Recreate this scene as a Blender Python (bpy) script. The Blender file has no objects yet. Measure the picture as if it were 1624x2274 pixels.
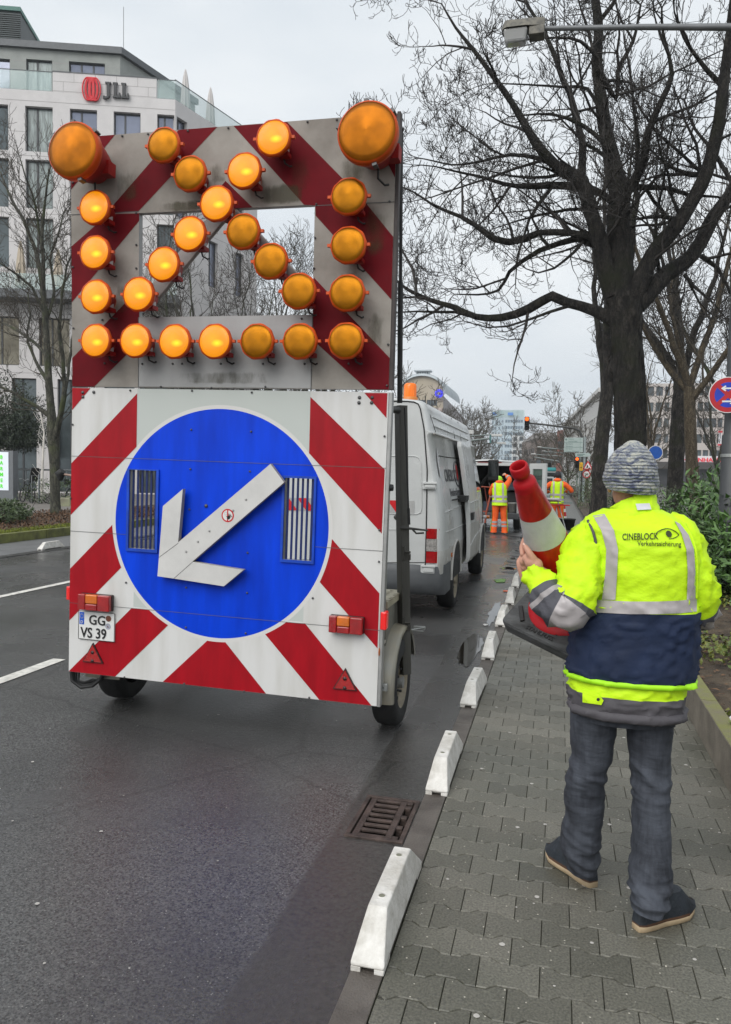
import bpy, math, random
from math import sin, cos, pi, radians as R
from mathutils import Vector as V, Matrix, noise as mnoise
# ------------------------------------------------------------------ camera
SC = bpy.context.scene
COL = SC.collection
F, CX, CY, CAMH = 1692.0, 812.0, 1137.0, 1.65          # focal length and centre, in units of a 1624 x 2274 picture
YAW, PITCH, ROLL = R(14.1636), R(2.9257), R(1.0)
c_f = V((-sin(YAW)*cos(PITCH), cos(YAW)*cos(PITCH), -sin(PITCH)))
_r = V((cos(YAW), sin(YAW), 0)); _u = _r.cross(c_f)
c_r = _r*cos(ROLL) + _u*sin(ROLL); c_u = _u*cos(ROLL) - _r*sin(ROLL)
CAM = V((0, 0, CAMH))
cam = bpy.data.cameras.new('camera'); camo = bpy.data.objects.new('camera', cam); COL.objects.link(camo)
m = Matrix((c_r, c_u, -c_f)).transposed().to_4x4(); m.translation = CAM
camo.matrix_world = m
cam.sensor_fit = 'HORIZONTAL'; cam.sensor_width = 36.0; cam.lens = 36.0*F/1624.0
cam.clip_start = 0.05; cam.clip_end = 3000
SC.camera = camo
# ------------------------------------------------------------------ light
SUN_EL, SUN_AZ = R(42), R(200)       # azimuth clockwise from +Y (the street)
w = bpy.data.worlds.new("World"); SC.world = w; w.use_nodes = True
nt = w.node_tree; nt.nodes.clear()
sky = nt.nodes.new('ShaderNodeTexSky'); sky.sky_type = 'NISHITA'; sky.sun_disc = False
sky.sun_elevation = SUN_EL; sky.sun_rotation = SUN_AZ; sky.dust_density = 6; sky.air_density = 1.2; sky.ozone_density = 1
hs = nt.nodes.new('ShaderNodeHueSaturation'); hs.inputs['Saturation'].default_value = 0.35
tc = nt.nodes.new('ShaderNodeTexCoord')
mp = nt.nodes.new('ShaderNodeMapping'); mp.inputs['Scale'].default_value = (1.0, 1.0, 2.6)
nz = nt.nodes.new('ShaderNodeTexNoise'); nz.inputs['Scale'].default_value = 2.3; nz.inputs['Detail'].default_value = 5; nz.inputs['Roughness'].default_value = .5
cr = nt.nodes.new('ShaderNodeValToRGB')
cr.color_ramp.elements[0].position = .3; cr.color_ramp.elements[0].color = (5.7, 6.3, 6.9, 1)
cr.color_ramp.elements[1].position = .72; cr.color_ramp.elements[1].color = (8.1, 8.35, 8.5, 1)
mx = nt.nodes.new('ShaderNodeMix'); mx.data_type = 'RGBA'; mx.inputs[0].default_value = .9
bg = nt.nodes.new('ShaderNodeBackground'); bg.inputs['Strength'].default_value = 0.087
ou = nt.nodes.new('ShaderNodeOutputWorld')
L = nt.links.new
L(sky.outputs[0], hs.inputs['Color']); L(tc.outputs['Generated'], mp.inputs[0]); L(mp.outputs[0], nz.inputs['Vector'])
L(nz.outputs[0], cr.inputs[0]); L(hs.outputs[0], mx.inputs[6]); L(cr.outputs[0], mx.inputs[7]); L(mx.outputs[2], bg.inputs[0]); L(bg.outputs[0], ou.inputs[0])
sl = bpy.data.lights.new('sun', 'SUN'); sl.energy = 1.5; sl.angle = R(50); sl.color = (1, .98, .95)
so = bpy.data.objects.new('sun', sl); COL.objects.link(so)
sd = V((sin(SUN_AZ)*cos(SUN_EL), cos(SUN_AZ)*cos(SUN_EL), sin(SUN_EL)))
so.rotation_euler = sd.to_track_quat('Z', 'Y').to_euler(); so.location = (0, 0, 60)
SC.view_settings.view_transform = 'Standard'; SC.view_settings.look = 'None'
SC.view_settings.exposure = 0.55; SC.view_settings.gamma = 1.0; SC.view_settings.use_curve_mapping = False
SC.cycles.max_bounces = 6; SC.cycles.transparent_max_bounces = 8; SC.cycles.caustics_reflective = False; SC.cycles.caustics_refractive = False
# ------------------------------------------------------------------ measuring: points of the place seen along a sight line
def ray(x, y): return c_f + c_r*((x-CX)/F) + c_u*((CY-y)/F)
def G(x, y, z=0.0):
    d = ray(x, y); return CAM + d*((z-CAMH)/d.z)
def atY(x, y, Y):
    d = ray(x, y); return CAM + d*(Y/d.y)
def atX(x, y, X):
    d = ray(x, y); return CAM + d*(X/d.x)
def atD(x, y, D): return CAM + ray(x, y)*D
def onplane(x, y, o, n):
    d = ray(x, y); return CAM + d*((o-CAM).dot(n)/d.dot(n))
# ------------------------------------------------------------------ materials
MATS = {}
def nodes_of(name):
    mt = bpy.data.materials.new(name); mt.use_nodes = True
    t = mt.node_tree; b = t.nodes['Principled BSDF']
    return mt, t, b
def N(t, kind, **kw):
    n = t.nodes.new('ShaderNode'+kind)
    for k, v in kw.items():
        if k in n.inputs: n.inputs[k].default_value = v
        else: setattr(n, k, v)
    return n
def mat(name, col, rough=.6, metal=0., var=.12, vs=7., bump=0., bs=60., spec=.5, emit=None, es=0., coat=0., bd=.01, col2=None, rvar=0., trans=0., sheen=0., space='Object', stretch=None):
    if name in MATS: return MATS[name]
    mt, t, b = nodes_of(name)
    tcn = N(t, 'TexCoord'); src = tcn.outputs[space]
    if stretch:
        mpn = N(t, 'Mapping'); mpn.inputs['Scale'].default_value = stretch; t.links.new(src, mpn.inputs[0]); src = mpn.outputs[0]
    n1 = N(t, 'TexNoise', Scale=vs, Detail=6., Roughness=.62); t.links.new(src, n1.inputs['Vector'])
    a = tuple(max(0, c*(1-var)) for c in col[:3]); c2 = col2 if col2 else tuple(min(1, c*(1+var)) for c in col[:3])
    rp = N(t, 'ValToRGB'); rp.color_ramp.elements[0].position = .32; rp.color_ramp.elements[1].position = .68
    rp.color_ramp.elements[0].color = (*a, 1); rp.color_ramp.elements[1].color = (*c2, 1)
    t.links.new(n1.outputs[0], rp.inputs[0]); t.links.new(rp.outputs[0], b.inputs['Base Color'])
    b.inputs['Roughness'].default_value = rough; b.inputs['Metallic'].default_value = metal; b.inputs['Specular IOR Level'].default_value = spec
    if rvar:
        mr = N(t, 'MapRange'); mr.inputs[1].default_value = .3; mr.inputs[2].default_value = .7
        mr.inputs[3].default_value = max(.02, rough-rvar); mr.inputs[4].default_value = min(1, rough+rvar)
        n3 = N(t, 'TexNoise', Scale=vs*.6, Detail=4.); t.links.new(src, n3.inputs['Vector']); t.links.new(n3.outputs[0], mr.inputs[0]); t.links.new(mr.outputs[0], b.inputs['Roughness'])
    if bump:
        n2 = N(t, 'TexNoise', Scale=bs, Detail=4.); t.links.new(src, n2.inputs['Vector'])
        bp = N(t, 'Bump', Strength=bump, Distance=bd); t.links.new(n2.outputs[0], bp.inputs['Height']); t.links.new(bp.outputs[0], b.inputs['Normal'])
    if emit: b.inputs['Emission Color'].default_value = (*emit, 1); b.inputs['Emission Strength'].default_value = es
    if coat: b.inputs['Coat Weight'].default_value = coat; b.inputs['Coat Roughness'].default_value = .08
    if trans: b.inputs['Transmission Weight'].default_value = trans
    if sheen: b.inputs['Sheen Weight'].default_value = sheen
    MATS[name] = mt; return mt
# ------------------------------------------------------------------ objects
def wm(o):
    mm = Matrix.LocRotScale(o.location, o.rotation_euler, o.scale)
    return wm(o.parent) @ mm if o.parent else mm
def tag(o, label=None, cat=None, group=None, kind=None):
    if label: o['label'] = label
    if cat: o['category'] = cat
    if group: o['group'] = group
    if kind: o['kind'] = kind
    return o
def thing(name, label, cat, loc=(0, 0, 0), rotz=0., group=None, rot=None):
    o = bpy.data.objects.new(name, None); COL.objects.link(o); o.empty_display_size = .1
    o.location = loc; o.rotation_euler = rot if rot else (0, 0, rotz)
    return tag(o, label, cat, group)
class MB:
    def __init__(s, T=None): s.v = []; s.f = []; s.m = []; s.s = []; s.T = T
    def add(s, vs, fs, mi=0, sm=False):
        k = len(s.v)
        s.v += [s.T @ V(p) for p in vs] if s.T else [V(p) for p in vs]
        s.f += [tuple(i+k for i in f) for f in fs]; s.m += [mi]*len(fs); s.s += [sm]*len(fs); return s
    def box(s, c, d, mi=0, rot=None, top=None):
        x, y, z = d[0]/2, d[1]/2, d[2]/2
        a, b = top if top else (1, 1)
        p = [V(q) for q in ((-x, -y, -z), (x, -y, -z), (x, y, -z), (-x, y, -z), (-x*a, -y*b, z), (x*a, -y*b, z), (x*a, y*b, z), (-x*a, y*b, z))]
        if rot: p = [rot @ q for q in p]
        return s.add([q+V(c) for q in p], [(0, 3, 2, 1), (4, 5, 6, 7), (0, 1, 5, 4), (1, 2, 6, 5), (2, 3, 7, 6), (3, 0, 4, 7)], mi)
    def bx(s, x0, x1, y0, y1, z0, z1, mi=0): return s.box(((x0+x1)/2, (y0+y1)/2, (z0+z1)/2), (x1-x0, y1-y0, z1-z0), mi)
    def prism(s, pts, off, mi=0, mside=None, back=True):
        n = len(pts); off = V(off); a = [V(p) for p in pts]; b = [p+off for p in a]
        # outward facing cap is the one at +off
        nrm = V((0, 0, 0))
        for i in range(n): nrm += a[i].cross(a[(i+1) % n])
        if nrm.dot(off) < 0: a.reverse(); b.reverse()
        s.add(b, [tuple(range(n))], mi)
        s.add(a+b, [(i, (i+1) % n, n+(i+1) % n, n+i) for i in range(n)], mi if mside is None else mside)
        if back: s.add(a, [tuple(reversed(range(n)))], mi if mside is None else mside)
        return s
    def poly(s, pts, mi=0): return s.add(pts, [tuple(range(len(pts)))], mi)
    def grid(s, P, mi=0, sm=True, closed=False, mf=None):
        nr, nc = len(P), len(P[0]); vs = [p for r in P for p in r]; fs = []; k0 = len(s.f)
        for i in range(nr-1):
            for j in range(nc if closed else nc-1):
                j2 = (j+1) % nc; fs.append((i*nc+j, i*nc+j2, (i+1)*nc+j2, (i+1)*nc+j))
        s.add(vs, fs, mi, sm)
        if mf:
            q = k0
            for i in range(nr-1):
                for j in range(nc if closed else nc-1): s.m[q] = mf(i, j); q += 1
        return s
    def tube(s, pts, rad, n=8, mi=0, cap=True, sm=True):
        pts = [V(p) for p in pts]; K = len(pts)
        if not hasattr(rad, '__len__'): rad = [rad]*K
        vs = []; fs = []; prev = None
        for i, p in enumerate(pts):
            d = (pts[min(i+1, K-1)]-pts[max(i-1, 0)])
            if d.length < 1e-9: d = V((0, 0, 1))
            d.normalize()
            if prev is None:
                a = V((0, 0, 1)) if abs(d.z) < .9 else V((1, 0, 0))
                x = d.cross(a).normalized()
            else:
                x = prev - d*prev.dot(d)
                x = x.normalized() if x.length > 1e-6 else d.cross(V((.3, .5, .8))).normalized()
            prev = x; y = d.cross(x)
            vs += [p + x*(rad[i]*cos(2*pi*j/n)) + y*(rad[i]*sin(2*pi*j/n)) for j in range(n)]
        for i in range(K-1):
            for j in range(n): fs.append((i*n+j, i*n+(j+1) % n, (i+1)*n+(j+1) % n, (i+1)*n+j))
        s.add(vs, fs, mi, sm)
        if cap: s.add(vs[:n], [tuple(reversed(range(n)))], mi); s.add(vs[-n:], [tuple(range(n))], mi)
        return s
    def lathe(s, prof, o=(0, 0, 0), ax=(0, 0, 1), n=24, mi=0, sm=True, mis=None, cap0=False, cap1=False, sq=1.):
        ax = V(ax).normalized(); a = V((0, 0, 1)) if abs(ax.z) < .9 else V((1, 0, 0)); x = ax.cross(a).normalized(); y = ax.cross(x); o = V(o)
        P = [[o+ax*h+x*(r*cos(2*pi*j/n))+y*(r*sin(2*pi*j/n)*sq) for j in range(n)] for r, h in prof]
        s.grid(P, mi, sm, True, (lambda i, j: mis[i]) if mis else None)
        if cap0: s.add(P[0], [tuple(reversed(range(n)))], mis[0] if mis else mi)
        if cap1: s.add(P[-1], [tuple(range(n))], mis[-1] if mis else mi)
        return s
    def merge(s, o, T=None):
        k = len(s.v); s.v += [T @ p for p in o.v] if T else o.v
        s.f += [tuple(i+k for i in f) for f in o.f]; s.m += o.m; s.s += o.s; return s
    def build(s, name, mats, parent=None, origin=None, bevel=0., world=True, sub=0, weld=False):
        if not isinstance(mats, (list, tuple)): mats = [mats]
        inv = None
        if parent and world: inv = wm(parent).inverted()
        elif origin is not None: inv = Matrix.Translation(-V(origin))
        vs = [inv @ p for p in s.v] if inv else s.v
        me = bpy.data.meshes.new(name); me.from_pydata([tuple(p) for p in vs], [], s.f)
        for mm in mats: me.materials.append(mm)
        me.polygons.foreach_set('material_index', s.m); me.polygons.foreach_set('use_smooth', s.s)
        if weld:
            import bmesh
            bm = bmesh.new(); bm.from_mesh(me); bmesh.ops.remove_doubles(bm, verts=bm.verts, dist=1e-4); bmesh.ops.recalc_face_normals(bm, faces=bm.faces); bm.to_mesh(me); bm.free()
        me.update()
        o = bpy.data.objects.new(name, me); COL.objects.link(o)
        if parent: o.parent = parent
        if origin is not None: o.location = origin
        if bevel:
            b = o.modifiers.new('bevel', 'BEVEL'); b.width = bevel; b.segments = 2; b.limit_method = 'ANGLE'; b.angle_limit = R(40)
        if sub:
            b = o.modifiers.new('sub', 'SUBSURF'); b.levels = sub; b.render_levels = sub
        return o
def struct(o): o['kind'] = 'structure'; return o
def copy_tree(o, parent=None):
    c = o.copy(); COL.objects.link(c)
    if parent: c.parent = parent
    for ch in list(o.children): copy_tree(ch, c)
    return c
FONT = None
def text_mesh(txt, size, depth=0.002, align='LEFT', sx=1., shear=0., space=1., bold=0.):
    cu = bpy.data.curves.new('t', 'FONT'); cu.body = txt; cu.size = size; cu.extrude = depth/2; cu.align_x = align; cu.shear = shear
    cu.space_character = space; cu.offset = bold; cu.resolution_u = 3
    ob = bpy.data.objects.new('t', cu); COL.objects.link(ob)
    dg = bpy.context.evaluated_depsgraph_get(); me = bpy.data.meshes.new_from_object(ob.evaluated_get(dg))
    vs = [V((v.co.x*sx, v.co.y, v.co.z)) for v in me.vertices]; fs = [tuple(p.vertices) for p in me.polygons]
    bpy.data.objects.remove(ob); bpy.data.curves.remove(cu); bpy.data.meshes.remove(me)
    return vs, fs
def add_text(mb, txt, o, ex, ey, size, mi=0, depth=.002, align='LEFT', sx=1., space=1., bold=0., lift=.001):
    vs, fs = text_mesh(txt, size, depth, align, sx, 0., space, bold)
    ex = V(ex).normalized(); ey = V(ey).normalized(); ez = ex.cross(ey); o = V(o)
    mb.add([o+ex*p.x+ey*p.y+ez*(p.z+depth/2+lift) for p in vs], fs, mi)
def frame(o, ex, ez):
    ex = V(ex).normalized(); ez = V(ez); ez = (ez-ex*ez.dot(ex)).normalized(); ey = ez.cross(ex)
    mm = Matrix((ex, ey, ez)).transposed().to_4x4(); mm.translation = V(o); return mm
def skin(nodes, edges, sub=2, root=None, smooth=True):
    """one continuous tapering surface over a skeleton; returns (verts, faces)"""
    names = list(nodes); idx = {n: i for i, n in enumerate(names)}
    me = bpy.data.meshes.new('sk'); me.from_pydata([tuple(nodes[n][0]) for n in names], [(idx[a], idx[b]) for a, b in edges], [])
    ob = bpy.data.objects.new('sk', me); COL.objects.link(ob)
    md = ob.modifiers.new('skin', 'SKIN'); md.use_smooth_shade = smooth; md.branch_smoothing = .3
    sv = me.skin_vertices[0].data
    for n in names:
        r = nodes[n][1]; sv[idx[n]].radius = (r, r) if not hasattr(r, '__len__') else r
        sv[idx[n]].use_root = (n == (root or names[0]))
    if sub: s2 = ob.modifiers.new('s', 'SUBSURF'); s2.levels = sub; s2.render_levels = sub
    dg = bpy.context.evaluated_depsgraph_get(); m2 = bpy.data.meshes.new_from_object(ob.evaluated_get(dg))
    vs = [v.co.copy() for v in m2.vertices]; fs = [tuple(p.vertices) for p in m2.polygons]
    bpy.data.objects.remove(ob); bpy.data.meshes.remove(me); bpy.data.meshes.remove(m2)
    return vs, fs
def remesh(mb, voxel, smooth=2):
    me = bpy.data.meshes.new('rm'); me.from_pydata([tuple(p) for p in mb.v], [], mb.f); ob = bpy.data.objects.new('rm', me); COL.objects.link(ob)
    md = ob.modifiers.new('r', 'REMESH'); md.mode = 'VOXEL'; md.voxel_size = voxel; md.use_smooth_shade = True
    if smooth: sm = ob.modifiers.new('s', 'SMOOTH'); sm.iterations = smooth; sm.factor = .5
    dg = bpy.context.evaluated_depsgraph_get(); m2 = bpy.data.meshes.new_from_object(ob.evaluated_get(dg))
    vs = [v.co.copy() for v in m2.vertices]; fs = [tuple(p.vertices) for p in m2.polygons]
    bpy.data.objects.remove(ob); bpy.data.meshes.remove(me); bpy.data.meshes.remove(m2)
    return vs, fs
def nz3(p, s, seed=0.): return mnoise.noise(V((p[0]*s+seed, p[1]*s-seed*.7, p[2]*s+seed*.3)))
def lerp(a, b, t): return a+(b-a)*t
def interp(tab, x):
    if x <= tab[0][0]: return tab[0][1]
    for (a, fa), (b, fb) in zip(tab, tab[1:]):
        if x <= b:
            t = (x-a)/(b-a); t = t*t*(3-2*t) if False else t
            if hasattr(fa, '__len__'): return tuple(lerp(p, q, t) for p, q in zip(fa, fb))
            return lerp(fa, fb, t)
    return tab[-1][1]
# ================================================================== ground
def asphalt_mat():
    mt, t, b = nodes_of('wet_asphalt'); tc = N(t, 'TexCoord'); o = tc.outputs['Object']; Lk = t.links.new
    def noise(s, d=4., r=.55, st=None):
        src = o
        if st: m_ = N(t, 'Mapping'); m_.inputs['Scale'].default_value = st; Lk(o, m_.inputs[0]); src = m_.outputs[0]
        n = N(t, 'TexNoise', Scale=s, Detail=d, Roughness=r); Lk(src, n.inputs['Vector']); return n.outputs[0]
    def ramp(i, p0, c0, p1, c1):
        r = N(t, 'ValToRGB'); r.color_ramp.elements[0].position = p0; r.color_ramp.elements[1].position = p1
        r.color_ramp.elements[0].color = (*c0, 1); r.color_ramp.elements[1].color = (*c1, 1); Lk(i, r.inputs[0]); return r.outputs[0]
    def mix(f, a, c, bl='MIX'):
        m_ = N(t, 'Mix', data_type='RGBA', blend_type=bl)
        if isinstance(f, float): m_.inputs[0].default_value = f
        else: Lk(f, m_.inputs[0])
        Lk(a, m_.inputs[6])
        if isinstance(c, tuple): m_.inputs[7].default_value = (*c, 1)
        else: Lk(c, m_.inputs[7])
        return m_.outputs[2]
    base = ramp(noise(120., 2., .7), .36, (.025, .025, .025), .66, (.125, .123, .120))
    base = mix(ramp(noise(.55, 5.), .42, (0, 0, 0), .60, (.7, .7, .7)), base, (.036, .036, .036))
    vo = N(t, 'TexVoronoi', Scale=75.); Lk(o, vo.inputs['Vector'])
    sp = ramp(vo.outputs['Distance'], .11, (1, 1, 1), .24, (0, 0, 0))
    vr = N(t, 'SeparateColor'); Lk(vo.outputs['Color'], vr.inputs[0]); pick = ramp(vr.outputs[0], .72, (0, 0, 0), .80, (1, 1, 1))
    mm = mix(1., sp, pick, 'MULTIPLY'); base = mix(mm, base, (.24, .235, .22))
    # a darker smooth gutter strip along the kerb and its ragged edge
    sx = N(t, 'SeparateXYZ'); Lk(o, sx.inputs[0])
    wob = N(t, 'MapRange'); wob.inputs[3].default_value = -.03; wob.inputs[4].default_value = .03; Lk(noise(2.2, 4.), wob.inputs[0])
    ad = N(t, 'Math', operation='ADD'); Lk(sx.outputs[0], ad.inputs[0]); Lk(wob.outputs[0], ad.inputs[1])
    gut = N(t, 'MapRange'); gut.inputs[1].default_value = -.97; gut.inputs[2].default_value = -.945; Lk(ad.outputs[0], gut.inputs[0])
    gcol = ramp(noise(55., 4.), .3, (.034, .033, .031), .75, (.062, .059, .055))
    base = mix(gut.outputs[0], base, gcol)
    cr_ = N(t, 'TexVoronoi', feature='DISTANCE_TO_EDGE', Scale=.42); nd = N(t, 'TexNoise', Scale=3., Detail=5.); Lk(o, nd.inputs['Vector'])
    dv = N(t, 'Mix', data_type='VECTOR'); dv.inputs[0].default_value = .12; Lk(o, dv.inputs[4]); Lk(nd.outputs['Color'], dv.inputs[5]); Lk(dv.outputs[1], cr_.inputs['Vector'])
    ck = ramp(cr_.outputs['Distance'], .0, (1, 1, 1), .006, (0, 0, 0)); base = mix(mix(.6, ck, (0, 0, 0)), base, (.012, .012, .012))
    Lk(base, b.inputs['Base Color'])
    wet = N(t, 'MapRange'); wet.inputs[1].default_value = .38; wet.inputs[2].default_value = .64; wet.inputs[3].default_value = .16; wet.inputs[4].default_value = .42
    Lk(noise(.62, 4., .5), wet.inputs[0])
    rg = N(t, 'MapRange'); rg.inputs[1].default_value = .4; rg.inputs[2].default_value = .62; rg.inputs[3].default_value = .12; rg.inputs[4].default_value = .36; Lk(noise(1.6, 3.), rg.inputs[0])
    mr = N(t, 'Mix', data_type='FLOAT'); Lk(gut.outputs[0], mr.inputs[0]); Lk(wet.outputs[0], mr.inputs[2]); Lk(rg.outputs[0], mr.inputs[3])
    Lk(mr.outputs[0], b.inputs['Roughness']); b.inputs['Specular IOR Level'].default_value = .62
    hb = N(t, 'TexNoise', Scale=160., Detail=3.); Lk(o, hb.inputs['Vector'])
    hb2 = N(t, 'TexNoise', Scale=38., Detail=3.); Lk(o, hb2.inputs['Vector'])
    hs_ = N(t, 'Math', operation='ADD'); Lk(hb.outputs[0], hs_.inputs[0]); Lk(hb2.outputs[0], hs_.inputs[1])
    bp = N(t, 'Bump', Strength=.42, Distance=.005); Lk(hs_.outputs[0], bp.inputs['Height']); Lk(bp.outputs[0], b.inputs['Normal'])
    return mt
M_ASPH = asphalt_mat()
def sheet(name, pts, m_, z):
    mb = MB(); mb.poly([(x, y, z) for x, y in pts]); return struct(mb.build(name, m_))
M_GROUND = mat('ground_grey', (.12, .115, .105), .85, var=.25, vs=.8, bump=.4, bs=30)
def sheet_hole(name, x0, x1, y0, y1, m_, z, h=(-.90, -.627, 3.265, 3.72)):
    xs = [x0, h[0], h[1], x1]; ys = [y0, h[2], h[3], y1]; vs = [(x, y, z) for y in ys for x in xs]
    return struct(MB().add(vs, [(j*4+i, j*4+i+1, j*4+i+5, j*4+i+4) for j in range(3) for i in range(3) if (i, j) != (1, 1)]).build(name, m_))
sheet_hole('ground', -230, 230, -60, 520, M_GROUND, -.02)
sheet_hole('road', -9.9, -.6205, -6, 515, M_ASPH, -.004)
M_PAINT = mat('road_paint', (.62, .60, .55), .6, var=.3, vs=14, bump=.4, bs=90)
def dash(x, y0, y1, w_=.12):
    mb = MB(); n = max(2, int((y1-y0)/.25))
    for s_ in range(1):
        P = [[(x-w_/2+.006*nz3((i, 0, 1), .9), lerp(y0, y1, i/n), .002), (x+w_/2+.006*nz3((i, 5, 1), .9), lerp(y0, y1, i/n), .002)] for i in range(n+1)]
        mb.grid(P, 0, False)
    return struct(mb.build('lane_marking', M_PAINT))
for y0 in (-.4, 2.6, 4.66, 9.0, 13, 17, 21, 25, 31, 37, 43): dash(-4.13, y0, y0+(1.0 if y0 != 2.6 else .6))
dash(-6.84, 6.4, 60, .12)
for y0 in (40, 46, 52, 58, 64): dash(-1.9, y0, y0+3)
# ---- interlocking pavers
def paver_mat():
    mt, t, b = nodes_of('concrete_paver'); Lk = t.links.new; tc = N(t, 'TexCoord'); o = tc.outputs['Object']
    ge = N(t, 'NewGeometry')
    r = N(t, 'ValToRGB'); r.color_ramp.elements[0].color = (.112, .108, .094, 1); r.color_ramp.elements[1].color = (.172, .164, .146, 1); Lk(ge.outputs['Random Per Island'], r.inputs[0])
    n1 = N(t, 'TexNoise', Scale=120., Detail=3.); Lk(o, n1.inputs['Vector'])
    r2 = N(t, 'ValToRGB'); r2.color_ramp.elements[0].position = .3; r2.color_ramp.elements[0].color = (.6, .6, .6, 1); r2.color_ramp.elements[1].position = .72; r2.color_ramp.elements[1].color = (1.35, 1.35, 1.3, 1); Lk(n1.outputs[0], r2.inputs[0])
    m1 = N(t, 'Mix', data_type='RGBA', blend_type='MULTIPLY'); m1.inputs[0].default_value = 1; Lk(r.outputs[0], m1.inputs[6]); Lk(r2.outputs[0], m1.inputs[7])
    n2 = N(t, 'TexNoise', Scale=1.3, Detail=5.); Lk(o, n2.inputs['Vector'])
    r3 = N(t, 'ValToRGB'); r3.color_ramp.elements[0].position = .35; r3.color_ramp.elements[0].color = (.72, .74, .68, 1); r3.color_ramp.elements[1].position = .65; r3.color_ramp.elements[1].color = (1.08, 1.07, 1.03, 1); Lk(n2.outputs[0], r3.inputs[0])
    m2 = N(t, 'Mix', data_type='RGBA', blend_type='MULTIPLY'); m2.inputs[0].default_value = 1; Lk(m1.outputs[2], m2.inputs[6]); Lk(r3.outputs[0], m2.inputs[7])
    vo = N(t, 'TexVoronoi', Scale=42.); Lk(o, vo.inputs['Vector'])
    sc = N(t, 'SeparateColor'); Lk(vo.outputs['Color'], sc.inputs[0])
    a1 = N(t, 'Math', operation='LESS_THAN'); a1.inputs[1].default_value = .13; Lk(vo.outputs['Distance'], a1.inputs[0])
    a2 = N(t, 'Math', operation='GREATER_THAN'); a2.inputs[1].default_value = .80; Lk(sc.outputs[0], a2.inputs[0])
    a3 = N(t, 'Math', operation='MULTIPLY'); Lk(a1.outputs[0], a3.inputs[0]); Lk(a2.outputs[0], a3.inputs[1])
    m3 = N(t, 'Mix', data_type='RGBA'); Lk(a3.outputs[0], m3.inputs[0]); Lk(m2.outputs[2], m3.inputs[6]); m3.inputs[7].default_value = (.48, .45, .38, 1)
    Lk(m3.outputs[2], b.inputs['Base Color'])
    mr = N(t, 'MapRange'); mr.inputs[1].default_value = .4; mr.inputs[2].default_value = .65; mr.inputs[3].default_value = .42; mr.inputs[4].default_value = .72; Lk(n2.outputs[0], mr.inputs[0]); Lk(mr.outputs[0], b.inputs['Roughness'])
    bp = N(t, 'Bump', Strength=.5, Distance=.004); Lk(n1.outputs[0], bp.inputs['Height']); Lk(bp.outputs[0], b.inputs['Normal'])
    return mt
M_PAVER = paver_mat()
def pavers(x0, x1, y0, y1):
    rng = random.Random(4); mb = MB(); Lx, h, a, t_, g = .2, .1385, .0115, .016, .0014
    i0 = int((y0-2.69)/h)-1; i1 = int((y1-2.69)/h)+1
    for i in range(i0, i1):
        yb = 2.69+i*h; yt = yb+h; ph = -.212+.1+(.1 if i % 2 else 0)
        k0 = int((x0-ph)/Lx)-2
        for k in range(k0, k0+14):
            xm = ph+k*Lx; xl, xr = xm-.1+g*.55, xm+.1-g*.55
            if xr < x0+.015 or xl > x1-.015: continue
            xs = [xl, xm-.05-t_, xm-.05+t_, xm+.05-t_, xm+.05+t_, xr]
            wb = [-a, -a, a, a, -a, -a]
            q = [(x, yb+wv+g*1.9) for x, wv in zip(xs, wb)] + [(x, yt-wv-g*1.9) for x, wv in zip(reversed(xs), wb)]
            q = [(min(max(x, x0), x1), y) for x, y in q]
            qq = []
            for p in q:
                if not qq or (abs(p[0]-qq[-1][0])+abs(p[1]-qq[-1][1])) > 1e-5: qq.append(p)
            cxm = sum(p[0] for p in qq)/len(qq); cym = (yb+yt)/2; n = len(qq)
            dz = rng.uniform(-.0014, .0008); tx, ty = rng.uniform(-.007, .007), rng.uniform(-.007, .007)
            zz = lambda x, y: dz+tx*(x-cxm)+ty*(y-cym)
            def ins(p, e):
                dx, dy = p[0]-cxm, p[1]-cym
                return (p[0]-e*.7*(1 if dx > 0 else -1)*(abs(dx) > .03), p[1]-e*(1 if dy > 0 else -1))
            top = [ins(p, .0026) for p in qq]
            vs = [(x, y, zz(x, y)) for x, y in top]+[(x, y, zz(x, y)-.004) for x, y in qq]+[(x, y, -.016) for x, y in qq]
            fs = [tuple(range(n))]+[(n+j, n+(j+1) % n, (j+1) % n, j) for j in range(n)]+[(2*n+j, 2*n+(j+1) % n, n+(j+1) % n, n+j) for j in range(n)]
            mb.add(vs, fs)
    return mb
struct(pavers(-.508, .925, 1.25, 26).build('pavement', M_PAVER))
M_JOINT = mat('joint_sand', (.030, .032, .022), .95, var=.5, vs=6, col2=(.05, .075, .018), bump=.5, bs=120)
sheet('pavement_bedding', [(-.515, .5), (.93, .5), (.93, 26), (-.515, 26)], M_JOINT, -.012)
M_PFAR = mat('paving_far', (.115, .115, .105), .6, var=.2, vs=9, bump=.3, bs=40)
sheet('pavement_far', [(-.515, 26), (.93, 26), (.93, 200), (-.515, 200)], M_PFAR, -.002)
M_KERB = mat('kerb_stone', (.085, .072, .062), .55, var=.3, vs=5, bump=.5, bs=110, col2=(.13, .115, .10))
def kerb():
    mb = MB(); y = -1.
    while y < 60:
        mb.bx(-.622, -.512, y+.003, y+.997, -.1, .001+.0015*nz3((y, 0, 0), 2.1)); y += 1.
    return mb
struct(kerb().build('kerb_strip', M_KERB, bevel=.004))
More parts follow.
